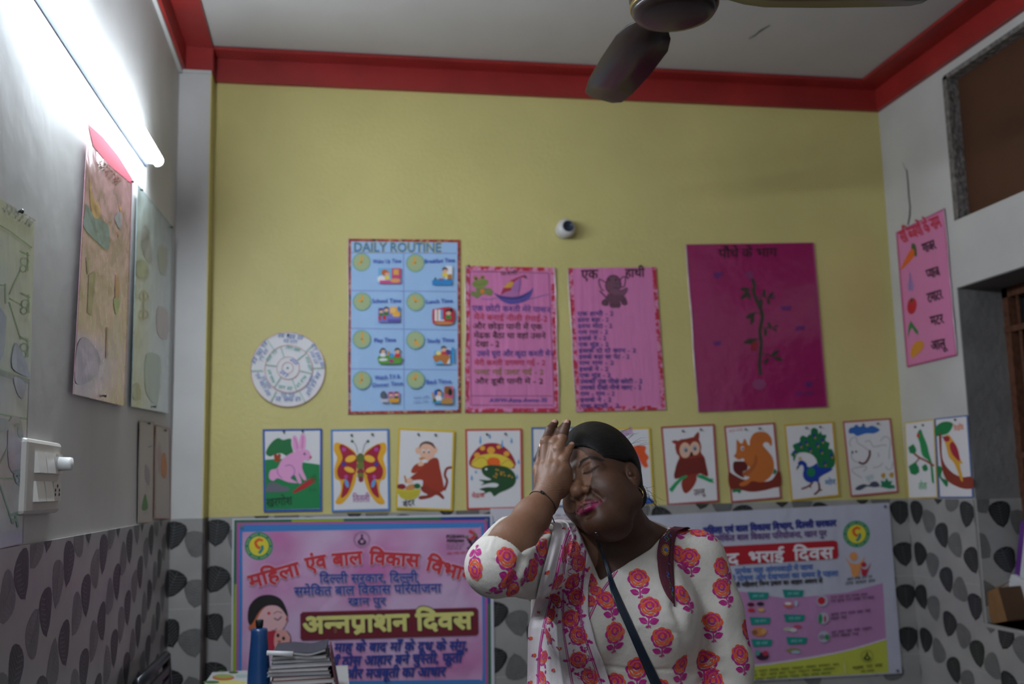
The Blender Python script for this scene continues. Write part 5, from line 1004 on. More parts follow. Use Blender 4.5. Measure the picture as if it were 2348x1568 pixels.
# left hand, hanging relaxed below the frame
fl = (wrL-elL)/np.linalg.norm(wrL-elL); upv = np.array((0, 0, 1.))-fl*fl[2]; upv /= np.linalg.norm(upv); sdv = np.cross(upv, fl)
lh = Field(wrL-.17, wrL+.24, .0032); lh.cap(wrL-fl*.08, wrL, .031, .026, .01); pc = wrL+fl*.055
for i, (o_, L_, r_) in enumerate(((-.030, .068, .0080), (-.010, .078, .0088), (.011, .074, .0088), (.031, .058, .0078))):
    b0 = wrL+fl*.092+sdv*o_; lh.cap(wrL+sdv*o_*.5, b0, .016, .0125, .012); k1 = b0+fl*L_*.45-upv*.010; k2 = k1+fl*L_*.25-upv*.022; k3 = k2-upv*.018-fl*.002; lh.chain([b0, k1, k2, k3], [r_*1.15, r_, r_*.92, r_*.8], .004)
t0 = wrL+fl*.025+sdv*-.026; lh.chain([t0, t0+fl*.030+sdv*-.020-upv*.006, t0+fl*.058+sdv*-.026-upv*.018], [.014, .0108, .0085], .008)
LV, LQ = lh.mesh(); SQ = np.concatenate([SQ, LQ+len(SV)]); SV = np.concatenate([SV, LV])
# ---- colours of skin, brows, lids, lips (in the head's own coordinates)
loc = (SV-HC)/HS; lf_, ff_, uf_ = loc@HL, loc@HF, loc@HU
base = np.array((.064, .025, .0125)); Cc = np.tile(base, (len(SV), 1)); Rg = np.full((len(SV), 3), .54)  # face and neck tone darkened: their shade is put into the skin colour
def blend(w_, c, r=None):
    global Cc, Rg
    w_ = np.clip(w_, 0, 1)[:, None]; Cc = Cc*(1-w_)+np.array(c)*w_
    if r is not None: Rg = Rg*(1-w_)+r*w_
def segd(pts, v=SV):
    d = np.full(len(v), 9.0)
    for a, b in zip(pts[:-1], pts[1:]):
        ab = b-a; t = np.clip(((v-a)@ab)/(ab@ab), 0, 1); d = np.minimum(d, np.linalg.norm(v-a-t[:, None]*ab, axis=1))
    return d
def segL(pts):                          # distance seen from the face's front
    d = np.full(len(SV), 9.0); v = np.stack([lf_, uf_], 1)
    for a, b in zip(pts[:-1], pts[1:]):
        a, b = [np.array(((p-HC)@HL, (p-HC)@HU))/HS for p in (a, b)]; ab = b-a; t = np.clip(((v-a)@ab)/(ab@ab), 0, 1); d = np.minimum(d, np.linalg.norm(v-a-t[:, None]*ab, axis=1))
    return d
face = (ff_ > .03) & (np.abs(lf_) < .08) & (uf_ > -.13) & (uf_ < .12)
hd = (np.linalg.norm(loc, axis=1) < .15)
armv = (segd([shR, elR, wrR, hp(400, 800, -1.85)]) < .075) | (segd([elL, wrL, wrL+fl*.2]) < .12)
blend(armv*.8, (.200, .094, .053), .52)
for g in (-1, 1):
    br = [H(g*.011, .093, .0120), H(g*.024, .0925, .0190), H(g*.038, .085, .0205), H(g*.051, .070, .0130)]
    blend((1-segL(br)/.0046)*2.2*face*(ff_ < .094), (.012, .007, .006), .8)
    ls = [H(g*.0155, .0830, -.0048), H(g*.024, .0872, -.0076), H(g*.032, .0880, -.0082), H(g*.040, .0835, -.0066), H(g*.0475, .0755, -.0035)]
    blend((1-segL(ls)/.0030)*2.6*face*(ff_ < .091), (.006, .004, .004), .9)
    blend((1-np.linalg.norm((loc-np.array((g*.031, .086, -.001)) @ np.array([[1, 0, 0], [0, 1, 0], [0, 0, 1]]))*0 + np.stack([(lf_-g*.031)/.026, (ff_-.082)/.03, (uf_+.002)/.019], 1), axis=1))*.9*face, (.070, .030, .018))
up = segd([H(*p) for p in U1]); lo_ = segd([H(*p) for p in L1])
blend((1-(up-.0038)/.0020)*face*(uf_ < -.0615), (.20, .006, .060), .36); blend((1-(lo_-.0048)/.0022)*face, (.28, .010, .085), .26)
blend((1-segd([H(*p) for p in M1])/.0022)*1.4*face, (.06, .006, .018))
for g in (-1, 1): blend((1-np.linalg.norm(SV-H(g*.0075, .0975, -.0525), axis=1)/.0048)*1.3, (.03, .012, .008))
for pts, rs in FG+[(thumb, (0, 0, 0, .0072))]:
    t_ = tl(pts); nb_ = np.array((-.50, -.86, .10)); nb_ -= t_*(nb_@t_); nb_ /= np.linalg.norm(nb_); sd = np.cross(t_, nb_)
    d_ = SV-(pts[-1]+t_*.0005+nb_*rs[-1]*.8); u_ = np.abs(d_@t_)/.0068; v_ = np.abs(d_@sd)/.0050
    blend(((u_**4+v_**4) < 1)*((d_@nb_) > -.004)*(np.linalg.norm(d_, axis=1) < .011)*1.0, (.42, .23, .18), .25)
nz = np.sin(SV[:, 0]*310)*np.sin(SV[:, 1]*270+1)*np.sin(SV[:, 2]*290+2); Cc *= (1+.05*nz)[:, None]
wm = np.zeros(len(SV)); 
for c_, r_ in ((hp(300, 1120, -1.875), .032), (hp(420, 1150, -1.875), .030)): wm = np.maximum(wm, np.clip(1.3-np.linalg.norm(SV-c_, axis=1)/r_, 0, 1))
for pts, rs in FG:
    for q in pts[1:3]: wm = np.maximum(wm, np.clip(1.4-np.linalg.norm(SV-q, axis=1)/.014, 0, 1))
Rg[:, 1] = wm
mSkin = bpy.data.materials.new('skin'); mSkin.use_nodes = True; nt = mSkin.node_tree; b_ = nt.nodes['Principled BSDF']
a_ = nt.nodes.new('ShaderNodeAttribute'); a_.attribute_name = 'tone'; nt.links.new(a_.outputs['Color'], b_.inputs['Base Color'])
a2_ = nt.nodes.new('ShaderNodeAttribute'); a2_.attribute_name = 'gloss'; sp_ = nt.nodes.new('ShaderNodeSeparateColor'); nt.links.new(a2_.outputs['Color'], sp_.inputs[0]); nt.links.new(sp_.outputs[0], b_.inputs['Roughness'])
b_.inputs['Subsurface Weight'].default_value = .12; b_.inputs['Subsurface Radius'].default_value = (.008, .003, .0015); b_.inputs['Subsurface Scale'].default_value = .6; b_.inputs['Specular IOR Level'].default_value = .38
g_ = nt.nodes.new('ShaderNodeNewGeometry'); n_ = nt.nodes.new('ShaderNodeTexNoise'); n_.inputs['Scale'].default_value = 420; n_.inputs['Detail'].default_value = 2; nt.links.new(g_.outputs['Position'], n_.inputs['Vector'])
n3_ = nt.nodes.new('ShaderNodeTexVoronoi'); n3_.inputs['Scale'].default_value = 230; nt.links.new(g_.outputs['Position'], n3_.inputs['Vector']); ad_ = nt.nodes.new('ShaderNodeMath'); ad_.operation = 'ADD'; nt.links.new(n_.outputs[0], ad_.inputs[0]); nt.links.new(n3_.outputs[0], ad_.inputs[1])
bp_ = nt.nodes.new('ShaderNodeBump'); bp_.inputs['Strength'].default_value = .06; bp_.inputs['Distance'].default_value = .003; nt.links.new(ad_.outputs[0], bp_.inputs['Height']); nt.links.new(bp_.outputs[0], b_.inputs['Normal'])
wv = nt.nodes.new('ShaderNodeTexWave'); wv.wave_type = 'BANDS'; wv.bands_direction = 'Z'; wv.inputs['Scale'].default_value = 75; wv.inputs['Distortion'].default_value = 7; wv.inputs['Detail'].default_value = 3; wv.inputs['Detail Scale'].default_value = 1.2
nt.links.new(g_.outputs['Position'], wv.inputs['Vector']); ml_ = nt.nodes.new('ShaderNodeMath'); ml_.operation = 'MULTIPLY'; nt.links.new(wv.outputs[1], ml_.inputs[0]); nt.links.new(sp_.outputs[1], ml_.inputs[1])
b2_ = nt.nodes.new('ShaderNodeBump'); b2_.inputs['Strength'].default_value = .28; b2_.inputs['Distance'].default_value = .0012; nt.links.new(ml_.outputs[0], b2_.inputs['Height']); nt.links.new(bp_.outputs[0], b2_.inputs['Normal']); nt.links.new(b2_.outputs[0], b_.inputs['Normal'])
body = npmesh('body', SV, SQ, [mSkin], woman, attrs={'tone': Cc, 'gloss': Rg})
# ---------------------------------------------------------------- hair
hr = Field(HC-.20, HC+.20, .0026)
def hh(l, f, u, a, b, c, k=.012, op='u'): hr.ell(H(l, f, u), (a*HS, b*HS, c*HS), k, op, HAX)
hh(0, -.006, .036, .0800, .093, .090); hh(-.004, -.008, .062, .074, .078, .086, .02); hh(0, -.052, -.012, .052, .038, .060, .02)
hh(0, .038, .047, .067, .056, .057, .015)
hh(.018, -.084, -.014, .026, .022, .030, .012)
def cut(X, Y, Z):
    x, y, z = (X-HC[0])/HS, (Y-HC[1])/HS, (Z-HC[2])/HS; l = x*HL[0]+y*HL[1]+z*HL[2]; f = x*HF[0]+y*HF[1]+z*HF[2]; u = x*HU[0]+y*HU[1]+z*HU[2]
    k0 = np.sqrt((l/.086)**2+((f-.118)/.088)**2+((u+.030)/.091)**2); k1 = np.sqrt((l/.086**2)**2+((f-.118)/.088**2)**2+((u+.030)/.091**2)**2)
    return np.minimum(k0*(k0-1)/np.maximum(k1, 1e-6), np.maximum(-(f+.016), u-.014))*HS
hr.fn(HC-.2, HC+.2, cut, .008, 's')
for g in (-1, 1): hh(g*.076, -.003, -.010, .014, .0200, .030, .006, 's')
HV, HQ = hr.mesh()
lc = (HV-HC)/HS; ph = np.arctan2(lc@HL, (lc@HU)-.02)
mHair = bpy.data.materials.new('black_hair'); mHair.use_nodes = True; nt = mHair.node_tree; b_ = nt.nodes['Principled BSDF']; b_.inputs['Base Color'].default_value = (.006, .005, .005, 1); b_.inputs['Roughness'].default_value = .5; b_.inputs['Specular IOR Level'].default_value = .2
at_ = nt.nodes.new('ShaderNodeAttribute'); at_.attribute_name = 'strand'; n_ = nt.nodes.new('ShaderNodeTexNoise'); n_.inputs['Scale'].default_value = 1; n_.inputs['Detail'].default_value = 2; nt.links.new(at_.outputs['Vector'], n_.inputs['Vector'])
bp_ = nt.nodes.new('ShaderNodeBump'); bp_.inputs['Strength'].default_value = .7; bp_.inputs['Distance'].default_value = .003; nt.links.new(n_.outputs[0], bp_.inputs['Height']); nt.links.new(bp_.outputs[0], b_.inputs['Normal'])
hair = npmesh('hair', HV, HQ, [mHair], woman, attrs={'strand': np.stack([ph*60, (lc@HF)*12, np.zeros(len(HV))], 1)})
rd = random.Random(11); m = MB()
for k in range(34):                       # loose strands behind the ear and at the nape
    p0 = H(rd.uniform(.030, .055), rd.uniform(-.095, -.055), rd.uniform(-.050, -.005)); d = np.array((rd.uniform(.3, 1), rd.uniform(-.2, .3), rd.uniform(-.9, .2))); d /= np.linalg.norm(d); L = rd.uniform(.012, .032)
    c = np.array((rd.uniform(-.6, .8), 0, rd.uniform(-1.6, .1)))*.6; m.tube([p0+d*L*t+c*L*t*t for t in (0, .33, .66, 1)], [.00028, .00025, .0002, .0001], mHair, 4, False)
for k in range(40):
    a = rd.uniform(-1.2, 1.3); p0 = H(.076*math.sin(a), rd.uniform(-.08, -.02), .048+.085*math.cos(a)); d = HL*math.sin(a)+HU*math.cos(a)-HF*rd.uniform(.6, 1.6); d /= np.linalg.norm(d); L = rd.uniform(.012, .035)
    m.tube([p0-d*.006, p0+d*L*.5, p0+d*L-HU*.006], [.0003, .00025, .0001], mHair, 4, False)
for q in ([(1478, 1140), (1498, 1150), (1511, 1168), (1508, 1180)], [(1462, 1118), (1490, 1126), (1505, 1150), (1498, 1182)], [(1460, 1105), (1483, 1118), (1490, 1142)]):
    m.tube([Pn(x, y, -1.72) for x, y in q], [.0004, .00035, .0003, .0002][:len(q)], mHair, 4, False)
sh_ = m.build('loose_strands', hair if False else woman, True)
# ---------------------------------------------------------------- tunic
mKur = bpy.data.materials.new('white_cotton'); mKur.use_nodes = True; nt = mKur.node_tree; b_ = nt.nodes['Principled BSDF']; b_.inputs['Base Color'].default_value = (.60, .555, .50, 1); b_.inputs['Roughness'].default_value = .85
g_ = nt.nodes.new('ShaderNodeNewGeometry'); n_ = nt.nodes.new('ShaderNodeTexNoise'); n_.inputs['Scale'].default_value = 26; n_.inputs['Detail'].default_value = 4; nt.links.new(g_.outputs['Position'], n_.inputs['Vector'])
w1 = nt.nodes.new('ShaderNodeTexNoise'); w1.inputs['Scale'].default_value = 700; nt.links.new(g_.outputs['Position'], w1.inputs['Vector']); ad = nt.nodes.new('ShaderNodeMath'); ad.operation = 'MULTIPLY_ADD'; ad.inputs[1].default_value = .12; nt.links.new(w1.outputs[0], ad.inputs[0]); nt.links.new(n_.outputs[0], ad.inputs[2])
bp_ = nt.nodes.new('ShaderNodeBump'); bp_.inputs['Strength'].default_value = .5; bp_.inputs['Distance'].default_value = .008; nt.links.new(ad.outputs[0], bp_.inputs['Height']); nt.links.new(bp_.outputs[0], b_.inputs['Normal'])
ku = Field((.50, -2.14, .42), (1.44, -1.42, 1.33), .0036)
ku.ell(Pn(1425, 1420, -1.69), (.173, .116, .19), .03); ku.ell(Pn(1508, 1425, -1.775), (.082, .078, .088), .05); ku.ell(Pn(1345, 1435, -1.785), (.078, .074, .086), .05)
ku.ell(Pn(1425, 1640, -1.69), (.176, .140, .26), .04)
ku.cap(Pn(1425, 1680, -1.69), np.array((1.035, -1.69, .44)), .165, .235, .05, 'u', (1, .78, 1))
ku.cap(Pn(1480, 1270, -1.66), Pn(1590, 1290, -1.675), .068, .057, .03); ku.cap(Pn(1420, 1275, -1.68), Pn(1300, 1275, -1.76), .068, .057, .03)
ku.cap(Pn(1425, 1300, -1.70), Pn(1425, 1440, -1.72), .092, .107, .03)
ku.cap(H(-.004, -.018, -.06), Pn(1440, 1262, -1.685), .060, .071, .02); ku.cap(Pn(1440, 1225, -1.70), Pn(1490, 1275, -1.665), .052, .062, .03)
ku.chain([shL, Pn(1632, 1400, -1.695), Pn(1658, 1520, -1.715), elL], [.062, .064, .060, .057], .014); ku.chain([elL, wrL], [.056, .040], .012)
fa = (wrR-elR)/np.linalg.norm(wrR-elR)
ku.chain([shR, shR*.5+elR*.5+np.array((0, 0, -.006)), elR], [.066, .062, .0525], .02); ku.cap(elR, elR+fa*.11, .0515, .051, .012)
cA, cB, cC = Pn(1143, 1213, -1.935), Pn(1158, 1279, -2.030), Pn(1214, 1246, -1.975); cN = np.cross(cB-cA, cC-cA); cN /= np.linalg.norm(cN); cN = cN if cN@fa > 0 else -cN; cc0 = elR+fa*.10
ku.fn(cc0-.11, cc0+.11, lambda X, Y, Z: np.maximum(-((X-cA[0])*cN[0]+(Y-cA[1])*cN[1]+(Z-cA[2])*cN[2]), np.sqrt((X-cc0[0])**2+(Y-cc0[1])**2+(Z-cc0[2])**2)-.095), .002, 's', .0)
def topx(X, Y, Z):
    dx, dy, dz = X-CAM.x, Y-CAM.y, Z-CAM.z; zz = dx*FX.x+dy*FX.y+dz*FX.z
    return 1174+FPX*(dx*RX.x+dy*RX.y+dz*RX.z)/zz, 784-FPX*(dx*UX.x+dy*UX.y+dz*UX.z)/zz
def neckcut(X, Y, Z):
    px, py = topx(X, Y, Z); mpp = .00088
    def side(a, b): L = math.hypot(b[0]-a[0], b[1]-a[1]); return -((px-a[0])*(b[1]-a[1])-(py-a[1])*(b[0]-a[0]))/L*mpp
    d = np.maximum(np.maximum(side((1376, 1331), (1492, 1258)), side((1492, 1258), (1556, 1186))), side((1316, 1190), (1376, 1331)))
    return np.maximum(np.maximum(d, Y+1.66), (1170-py)*mpp-.2)
ku.fn((.80, -2.0, 1.05), (1.22, -1.60, 1.33), neckcut, .003, 's', 0); ku.cap(Nb+np.array((-.015, .035, .0)), H(0, -.03, -.06), .064, .070, .006, 's')
KV, KQ = ku.mesh()
def vnorm(V, Q):
    n = np.cross(V[Q[:, 2]]-V[Q[:, 0]], V[Q[:, 3]]-V[Q[:, 1]]); N = np.zeros_like(V)
    for i in range(4): np.add.at(N, Q[:, i], n)
    return N/np.maximum(np.linalg.norm(N, axis=1), 1e-9)[:, None]
cW = (1050, 1180, 3.354)
def wpx(x, y): return cW[0]+x/cW[2], cW[1]+y/cW[2]
N_ = vnorm(KV, KQ); px_, py_ = topx(KV[:, 0], KV[:, 1], KV[:, 2]); toc = np.array(CAM)-KV; toc /= np.linalg.norm(toc, axis=1)[:, None]; fr_ = np.clip((N_*toc).sum(1)*2, 0, 1)
FOLDS = [([(1330, 385), (1440, 352), (1545, 395)], 9, .0030), ([(1395, 430), (1480, 430), (1590, 500)], 9, .0028), ([(1480, 335), (1530, 380), (1570, 450)], 8, .003), ([(1300, 470), (1240, 520), (1200, 600)], 10, .002), ([(1440, 600), (1540, 590), (1650, 640)], 10, .0028), ([(1300, 640), (1420, 640), (1550, 620)], 8, -.0018), ([(1380, 860), (1520, 820), (1680, 830)], 9, .0022), ([(1600, 740), (1670, 800), (1720, 900)], 9, .003), ([(1650, 905), (1720, 920)], 5, -.002),
  ([(1130, 1168), (1300, 1188), (1480, 1195), (1640, 1190), (1800, 1182)], 4, -.0028), ([(1850, 1150), (1950, 1128), (2010, 1090)], 8, .0045), ([(1820, 1255), (1880, 1190), (1960, 1170)], 8, .0045), ([(1880, 1230), (1960, 1240), (2030, 1200)], 8, .0035), ([(1800, 1190), (1900, 1110), (1940, 1060)], 7, -.004), ([(1668, 700), (1705, 850), (1765, 1040), (1835, 1200)], 10, -.008), ([(1760, 760), (1735, 900), (1775, 1040)], 12, .0035), ([(1840, 500), (1830, 650), (1870, 760)], 12, .0025), ([(1690, 430), (1720, 520), (1700, 600)], 10, .003), ([(2060, 700), (2040, 900), (2080, 1060)], 14, .003),
  ([(495, 335), (465, 430), (400, 560)], 9, -.004), ([(520, 390), (480, 500), (455, 590)], 6, .004), ([(440, 590), (400, 640)], 8, .004), ([(560, 440), (590, 520), (600, 620)], 7, .0025), ([(470, 520), (520, 600)], 6, -.003), ([(760, 95), (690, 170), (600, 200)], 6, .003), ([(740, 130), (680, 230), (650, 330)], 6, .003), ([(720, 110), (660, 150)], 6, -.002), ([(270, 180), (240, 280), (270, 330), (330, 345)], 5, .0015), ([(250, 190), (222, 270), (250, 340), (330, 370)], 3, -.0012)]
disp = np.zeros(len(KV))
for pts, wd, amp in FOLDS:
    q = [np.array(wpx(p[0], p[1])) for p in pts]; d = np.full(len(KV), 1e9); v2 = np.stack([px_, py_], 1)
    for a, b in zip(q[:-1], q[1:]):
        ab = b-a; t = np.clip(((v2-a)@ab)/(ab@ab), 0, 1); d = np.minimum(d, np.linalg.norm(v2-a-t[:, None]*ab, axis=1))
    disp += amp*np.exp(-(d/(wd*1.15))**2)
KV = KV+N_*(disp*fr_)[:, None]
def bvh(V, Q): return BVHTree.FromPolygons([tuple(v) for v in V], [tuple(int(i) for i in q) for q in Q])
Kb = bvh(KV, KQ)
mOr, mMg = mat('print_orange', (.70, .095, .030), .85), mat('print_magenta', (.44, .010, .20), .85)
def rose():
    """a printed rose: rings of petals in two inks, stem and toothed leaves; unit = flower radius"""
    out = []
    rings = [(0, .20, 1), (.212, .42, 4), (.434, .62, 6), (.634, .82, 7), (.834, 1.02, 8)]
    for i, (r0, r1, n) in enumerate(rings):
        cy = .28*(1-(r0+r1)/2)-.06
        if n == 1: out.append((0, [(.20*math.cos(t), cy+.20*math.sin(t)) for t in [k*math.pi/5 for k in range(10)]])); continue
        for k in range(n):
            a0 = 2*math.pi*(k+.022)/n+i*.9; a1 = 2*math.pi*(k+.978)/n+i*.9; pts = []
            for j in range(4): a = a0+(a1-a0)*j/3; pts.append((r0*math.cos(a), r0*math.sin(a)*.95+cy))
            for j in range(5, -1, -1):
                f = j/5; a = a0+(a1-a0)*f; r = r1*(.94+.10*math.sin(math.pi*f)); pts.append((r*math.cos(a), r*math.sin(a)*.95+cy))
            am = (a0+a1)/2; out.append(((i+int((am % (2*math.pi)) > math.pi*1.0 and i > 2)) % 2, pts))
    def leafp(x, y, a, l):
        for sg in (-1, 1):
            pts = []; n = 7
            for j in range(n+1): f = j/n; pts.append((f*l, sg*.025*(1-f)))
            for j in range(n*2, 0, -1): f = j/(2*n); wd = .34*l*math.sin(math.pi*min(1, f*.9+.06))*(1.0 if j % 2 else .86); pts.append((f*l, sg*max(wd, .04)))
            out.append((1, [(x+p*math.cos(a)-q*math.sin(a), y+p*math.sin(a)+q*math.cos(a)) for p, q in pts]))
    out.append((1, [(-.05, -1.02), (.06, -1.02), (.07, -1.4), (.02, -1.92), (-.06, -1.9), (-.04, -1.4)]))
    leafp(-.08, -1.46, 2.75, .86); leafp(.08, -1.42, .40, .90); leafp(.04, -1.6, -.95, .30); leafp(-.04, -1.7, 3.9, .24)
    return out
ROSE = rose()
class Cloth:
    """extra printed faces laid on a cloth's surface"""
    def __init__(s, bv): s.bv = bv; s.V = []; s.F = []; s.M = []
    def motif(s, px, py, R, rot, shapes, sx=1.0, lift=.0009, flat=0):
        v = ray(px, py).normalized(); h = s.bv.ray_cast(CAM, v, 6)
        if h[0] is None: return
        c, n = h[0], h[1]; n = n if n.dot(v) < 0 else -n; n = (n*(1-flat)-v*flat).normalized()
        up = UX*math.cos(rot)+RX*math.sin(rot); up = (up-n*up.dot(n)); up = up.normalized() if up.length > .05 else n.orthogonal().normalized(); si = up.cross(n).normalized()*(1 if up.cross(n).dot(RX) > 0 else -1)
        for mi, pts in shapes:
            q = []
            for a, b in pts:
                p = c+si*(a*R*sx)+up*(b*R); hh_ = s.bv.ray_cast(p+n*.05, -n, .14)
                if hh_[0] is None: q = None; break
                q.append(hh_[0]+n*lift)
            if not q or (q[0]-q[len(q)//2]).length > R*2.6: continue
            o = len(s.V); s.V += q
            try: tr = tessellate_polygon([[Vector((a, b, 0)) for a, b in pts]])
            except Exception: continue
            for t in tr: s.F.append(tuple(o+i for i in t)); s.M.append(1+mi)
    def stroke(s, pts, wd, mi, sm=True, lift=.0009):
        q = [Vector((x, y, 0)) for x, y in pts]; q = crom(q, 6, False) if sm and len(q) > 2 else q
        dense = []
        for a, b in zip(q[:-1], q[1:]):
            n = max(1, int((b-a).length/5)); dense += [a+(b-a)*(i/n) for i in range(n)]
        dense.append(q[-1]); prev = None
        for i, a in enumerate(dense):
            t = (dense[min(i+1, len(dense)-1)]-dense[max(i-1, 0)]).normalized(); nn = Vector((-t.y, t.x, 0))*wd/2; pr = []
            for sg in (1, -1):
                v = ray(a.x+nn.x*sg, a.y+nn.y*sg).normalized(); h = s.bv.ray_cast(CAM, v, 6); pr.append(None if h[0] is None else h[0]-v*lift)
            if pr[0] is not None and pr[1] is not None and prev and (prev[0]-pr[0]).length < .02:
                o = len(s.V); s.V += [prev[0], prev[1], pr[1], pr[0]]; s.F += [(o, o+1, o+2), (o, o+2, o+3)]; s.M += [1+mi]*2
            prev = pr if pr[0] is not None and pr[1] is not None else None
def joinmesh(name, V, Q, cl, mats, parent, solid=0):
    me = bpy.data.meshes.new(name); off = Vector(parent['_w']); nv = len(V)
    vs = [Vector(v)-off for v in V]+[Vector(v)-off for v in cl.V]
    me.from_pydata(vs, [], [tuple(int(i) for i in q) for q in Q]+[tuple(nv+i for i in f) for f in cl.F])
    for m_ in mats: me.materials.append(m_)
    me.polygons.foreach_set('material_index', [0]*len(Q)+cl.M); me.polygons.foreach_set('use_smooth', [True]*len(me.polygons)); me.update()
    o = bpy.data.objects.new(name, me); COL.objects.link(o); o.parent = parent; return o
pr = Cloth(Kb); RR = .0212
for (x, y, rot, sx) in ((1388, 492, 0, 1), (1138, 655, -.08, 1), (1474, 708, .05, 1), (1206, 905, 0, 1), (1572, 945, 0, 1), (1375, 1172, 0, 1), (1722, 1152, 0, 1), (1205, 1295, 0, 1), (1560, 1345, 0, 1), (1300, 330, .5, 1),
    (1780, 328, -.1, 1), (1727, 612, -.1, 1), (2030, 565, -.2, 1), (1955, 825, -.1, 1), (1875, 1118, .1, 1), (2172, 1075, -.05, 1), (1962, 1292, -.1, 1), (2215, 880, -.15, 1), (2030, 400, -.45, 1), (1852, 128, -.3, 1), (1700, 122, .2, 1), (1686, 300, .0, 1),
    (642, 238, 1.0, 1), (128, 415, 2.75, .75), (378, 330, 0, .9), (575, 425, 1.35, .95), (385, 500, .75, .5), (425, 590, 2.9, .6), (215, 690, 3.1, 1), (690, 118, .9, .8)):
    pr.motif(*wpx(x, y), RR, rot, ROSE, sx)
for (x, y, rot, r_) in ((1018, 505, .6, .014), (1062, 585, -.4, .014), (1010, 660, .5, .013), (1128, 482, .9, .011)): pr.motif(*wpx(x, y), r_, rot, ROSE[:26])
for k in range(26):                       # the print runs on down the skirt and the left forearm
    pr.motif(*wpx(760+(k % 5)*260+(k//5 % 2)*130, 1480+(k//5)*230), RR, .05*((k*7) % 5-2), ROSE)
pr.stroke([wpx(*p) for p in [(1235, 420), (1180, 500), (1110, 600), (1040, 740), (1000, 830)]], 2.2, 1); pr.stroke([wpx(*p) for p in [(1222, 420), (1165, 500), (1095, 600), (1025, 740), (985, 830)]], 1.6, 1)
kurta = joinmesh('tunic', KV, KQ, pr, [mKur, mOr, mMg], woman)
# lower garments (below the frame): trousers and sandals
mTro = mat('pink_trouser_cotton', (.45, .05, .16), .85); mSan = mat('brown_sandal', (.08, .04, .02), .6)
for sg in (-1, 1):
    m = MB(); x = 1.035+sg*.10; m.tube([(x, -1.69, .62), (x, -1.68, .35), (x, -1.68, .09)], [.095, .085, .062], mTro, 20); m.build('trouser_leg', woman, True)
    m = MB(); m.tube([(x, -1.66, .06), (x, -1.70, .045), (x, -1.78, .035), (x, -1.83, .028)], [.036, .04, .038, .022], mSan, 14); m.box((x-.042, -1.85, 0), (x+.042, -1.62, .02), mSan); m.build('sandal', woman, False)
# ---------------------------------------------------------------- scarf
mDup = bpy.data.materials.new('white_voile'); mDup.use_nodes = True; nt = mDup.node_tree; b_ = nt.nodes['Principled BSDF']; b_.inputs['Base Color'].default_value = (.66, .60, .61, 1); b_.inputs['Roughness'].default_value = .85
g_ = nt.nodes.new('ShaderNodeNewGeometry'); w1 = nt.nodes.new('ShaderNodeTexNoise'); w1.inputs['Scale'].default_value = 600; nt.links.new(g_.outputs['Position'], w1.inputs['Vector']); bp_ = nt.nodes.new('ShaderNodeBump'); bp_.inputs['Strength'].default_value = .12; bp_.inputs['Distance'].default_value = .004; nt.links.new(w1.outputs[0], bp_.inputs['Height']); nt.links.new(bp_.outputs[0], b_.inputs['Normal'])
def poly_at(pts, y):
    for (x0, y0), (x1, y1_) in zip(pts[:-1], pts[1:]):
        if y <= y1_: return x0+(x1-x0)*(y-y0)/(y1_-y0)
    return pts[-1][0]
LE = [(720, 62), (735, 80), (712, 200), (690, 300), (640, 480), (590, 680), (540, 870), (532, 1300), (530, 1500)]
RE = [(975, 62), (985, 90), (1062, 170), (1045, 300), (1030, 400), (1000, 560), (1000, 760), (1060, 1000), (1110, 1110), (1170, 1300), (1230, 1500)]
nu, nv = 110, 120; D = np.full((nv, nu), np.nan); PX = np.zeros((nv, nu)); PY = np.zeros((nv, nu)); Sb = bvh(SV, SQ)
for j in range(nv):
    y = 64+(1480-64)*j/(nv-1)
    for i in range(nu):
        u = i/(nu-1); xl, xr = poly_at(LE, y), poly_at(RE, y); x = xl+(xr-xl)*u; px, py = wpx(x, y); PX[j, i], PY[j, i] = px, py
        v = ray(px, py); h = Kb.ray_cast(CAM, v.normalized(), 6)
        if h[0] is not None and 1.5 < h[3] < 2.22: D[j, i] = (h[0]-CAM).dot(FX)
raw = D.copy()
for j in range(nv):
    ok = np.where(~np.isnan(D[j]))[0]
    if len(ok): D[j] = np.interp(np.arange(nu), ok, D[j, ok])
okr = np.where(~np.isnan(D[:, 0]))[0]
for i in range(nu): D[:, i] = np.interp(np.arange(nv), okr, D[okr, i])
def box(A, r, ax):
    pad = [(0, 0), (0, 0)]; pad[ax] = (r, r); B_ = np.pad(A, pad, mode='edge'); return np.mean([np.take(B_, range(k, k+A.shape[ax]), axis=ax) for k in range(2*r+1)], axis=0)
for _ in range(2): D = box(box(D, 6, 0), 5, 1)
uu = np.linspace(0, 1, nu)[None, :]; vv = np.linspace(0, 1, nv)[:, None]
def ridge(c, w_, a): return a*np.exp(-((uu-c)/w_)**2)
pl = ridge(.30+.05*np.sin(vv*5), .050, .0055)+ridge(.46+.03*np.sin(vv*4+1), .030, .007)+ridge(.12+.04*vv, .06, .005)+ridge(.86+.03*np.sin(vv*6), .04, .005)+ridge(.97, .04, .003)
pl = pl+.0011*np.sin(uu*40+vv*6)*np.clip(1.2-vv, .25, 1)
edge = np.clip(np.minimum(uu, 1-uu)/.04, 0, 1)
D = np.where(np.isnan(raw), D, np.minimum(D, raw-.0045)); D = box(D, 1, 1)-.007-pl*(.35+.65*edge)
DV = np.zeros((nv, nu, 3))
for j in range(nv):
    for i in range(nu):
        v = ray(PX[j, i], PY[j, i]); DV[j, i] = np.array(CAM+v*(D[j, i]/v.dot(FX)))
back = []
for (dy, dz) in ((.30, -.55), (.27, -.32), (.22, -.12), (.155, -.03), (.09, -.002), (.045, .004)): back.append(DV[0]+np.array((0, dy, dz)))
tail = [DV[-1]+np.array((.0, -.010*k, -.055*k)) for k in range(1, 8)]
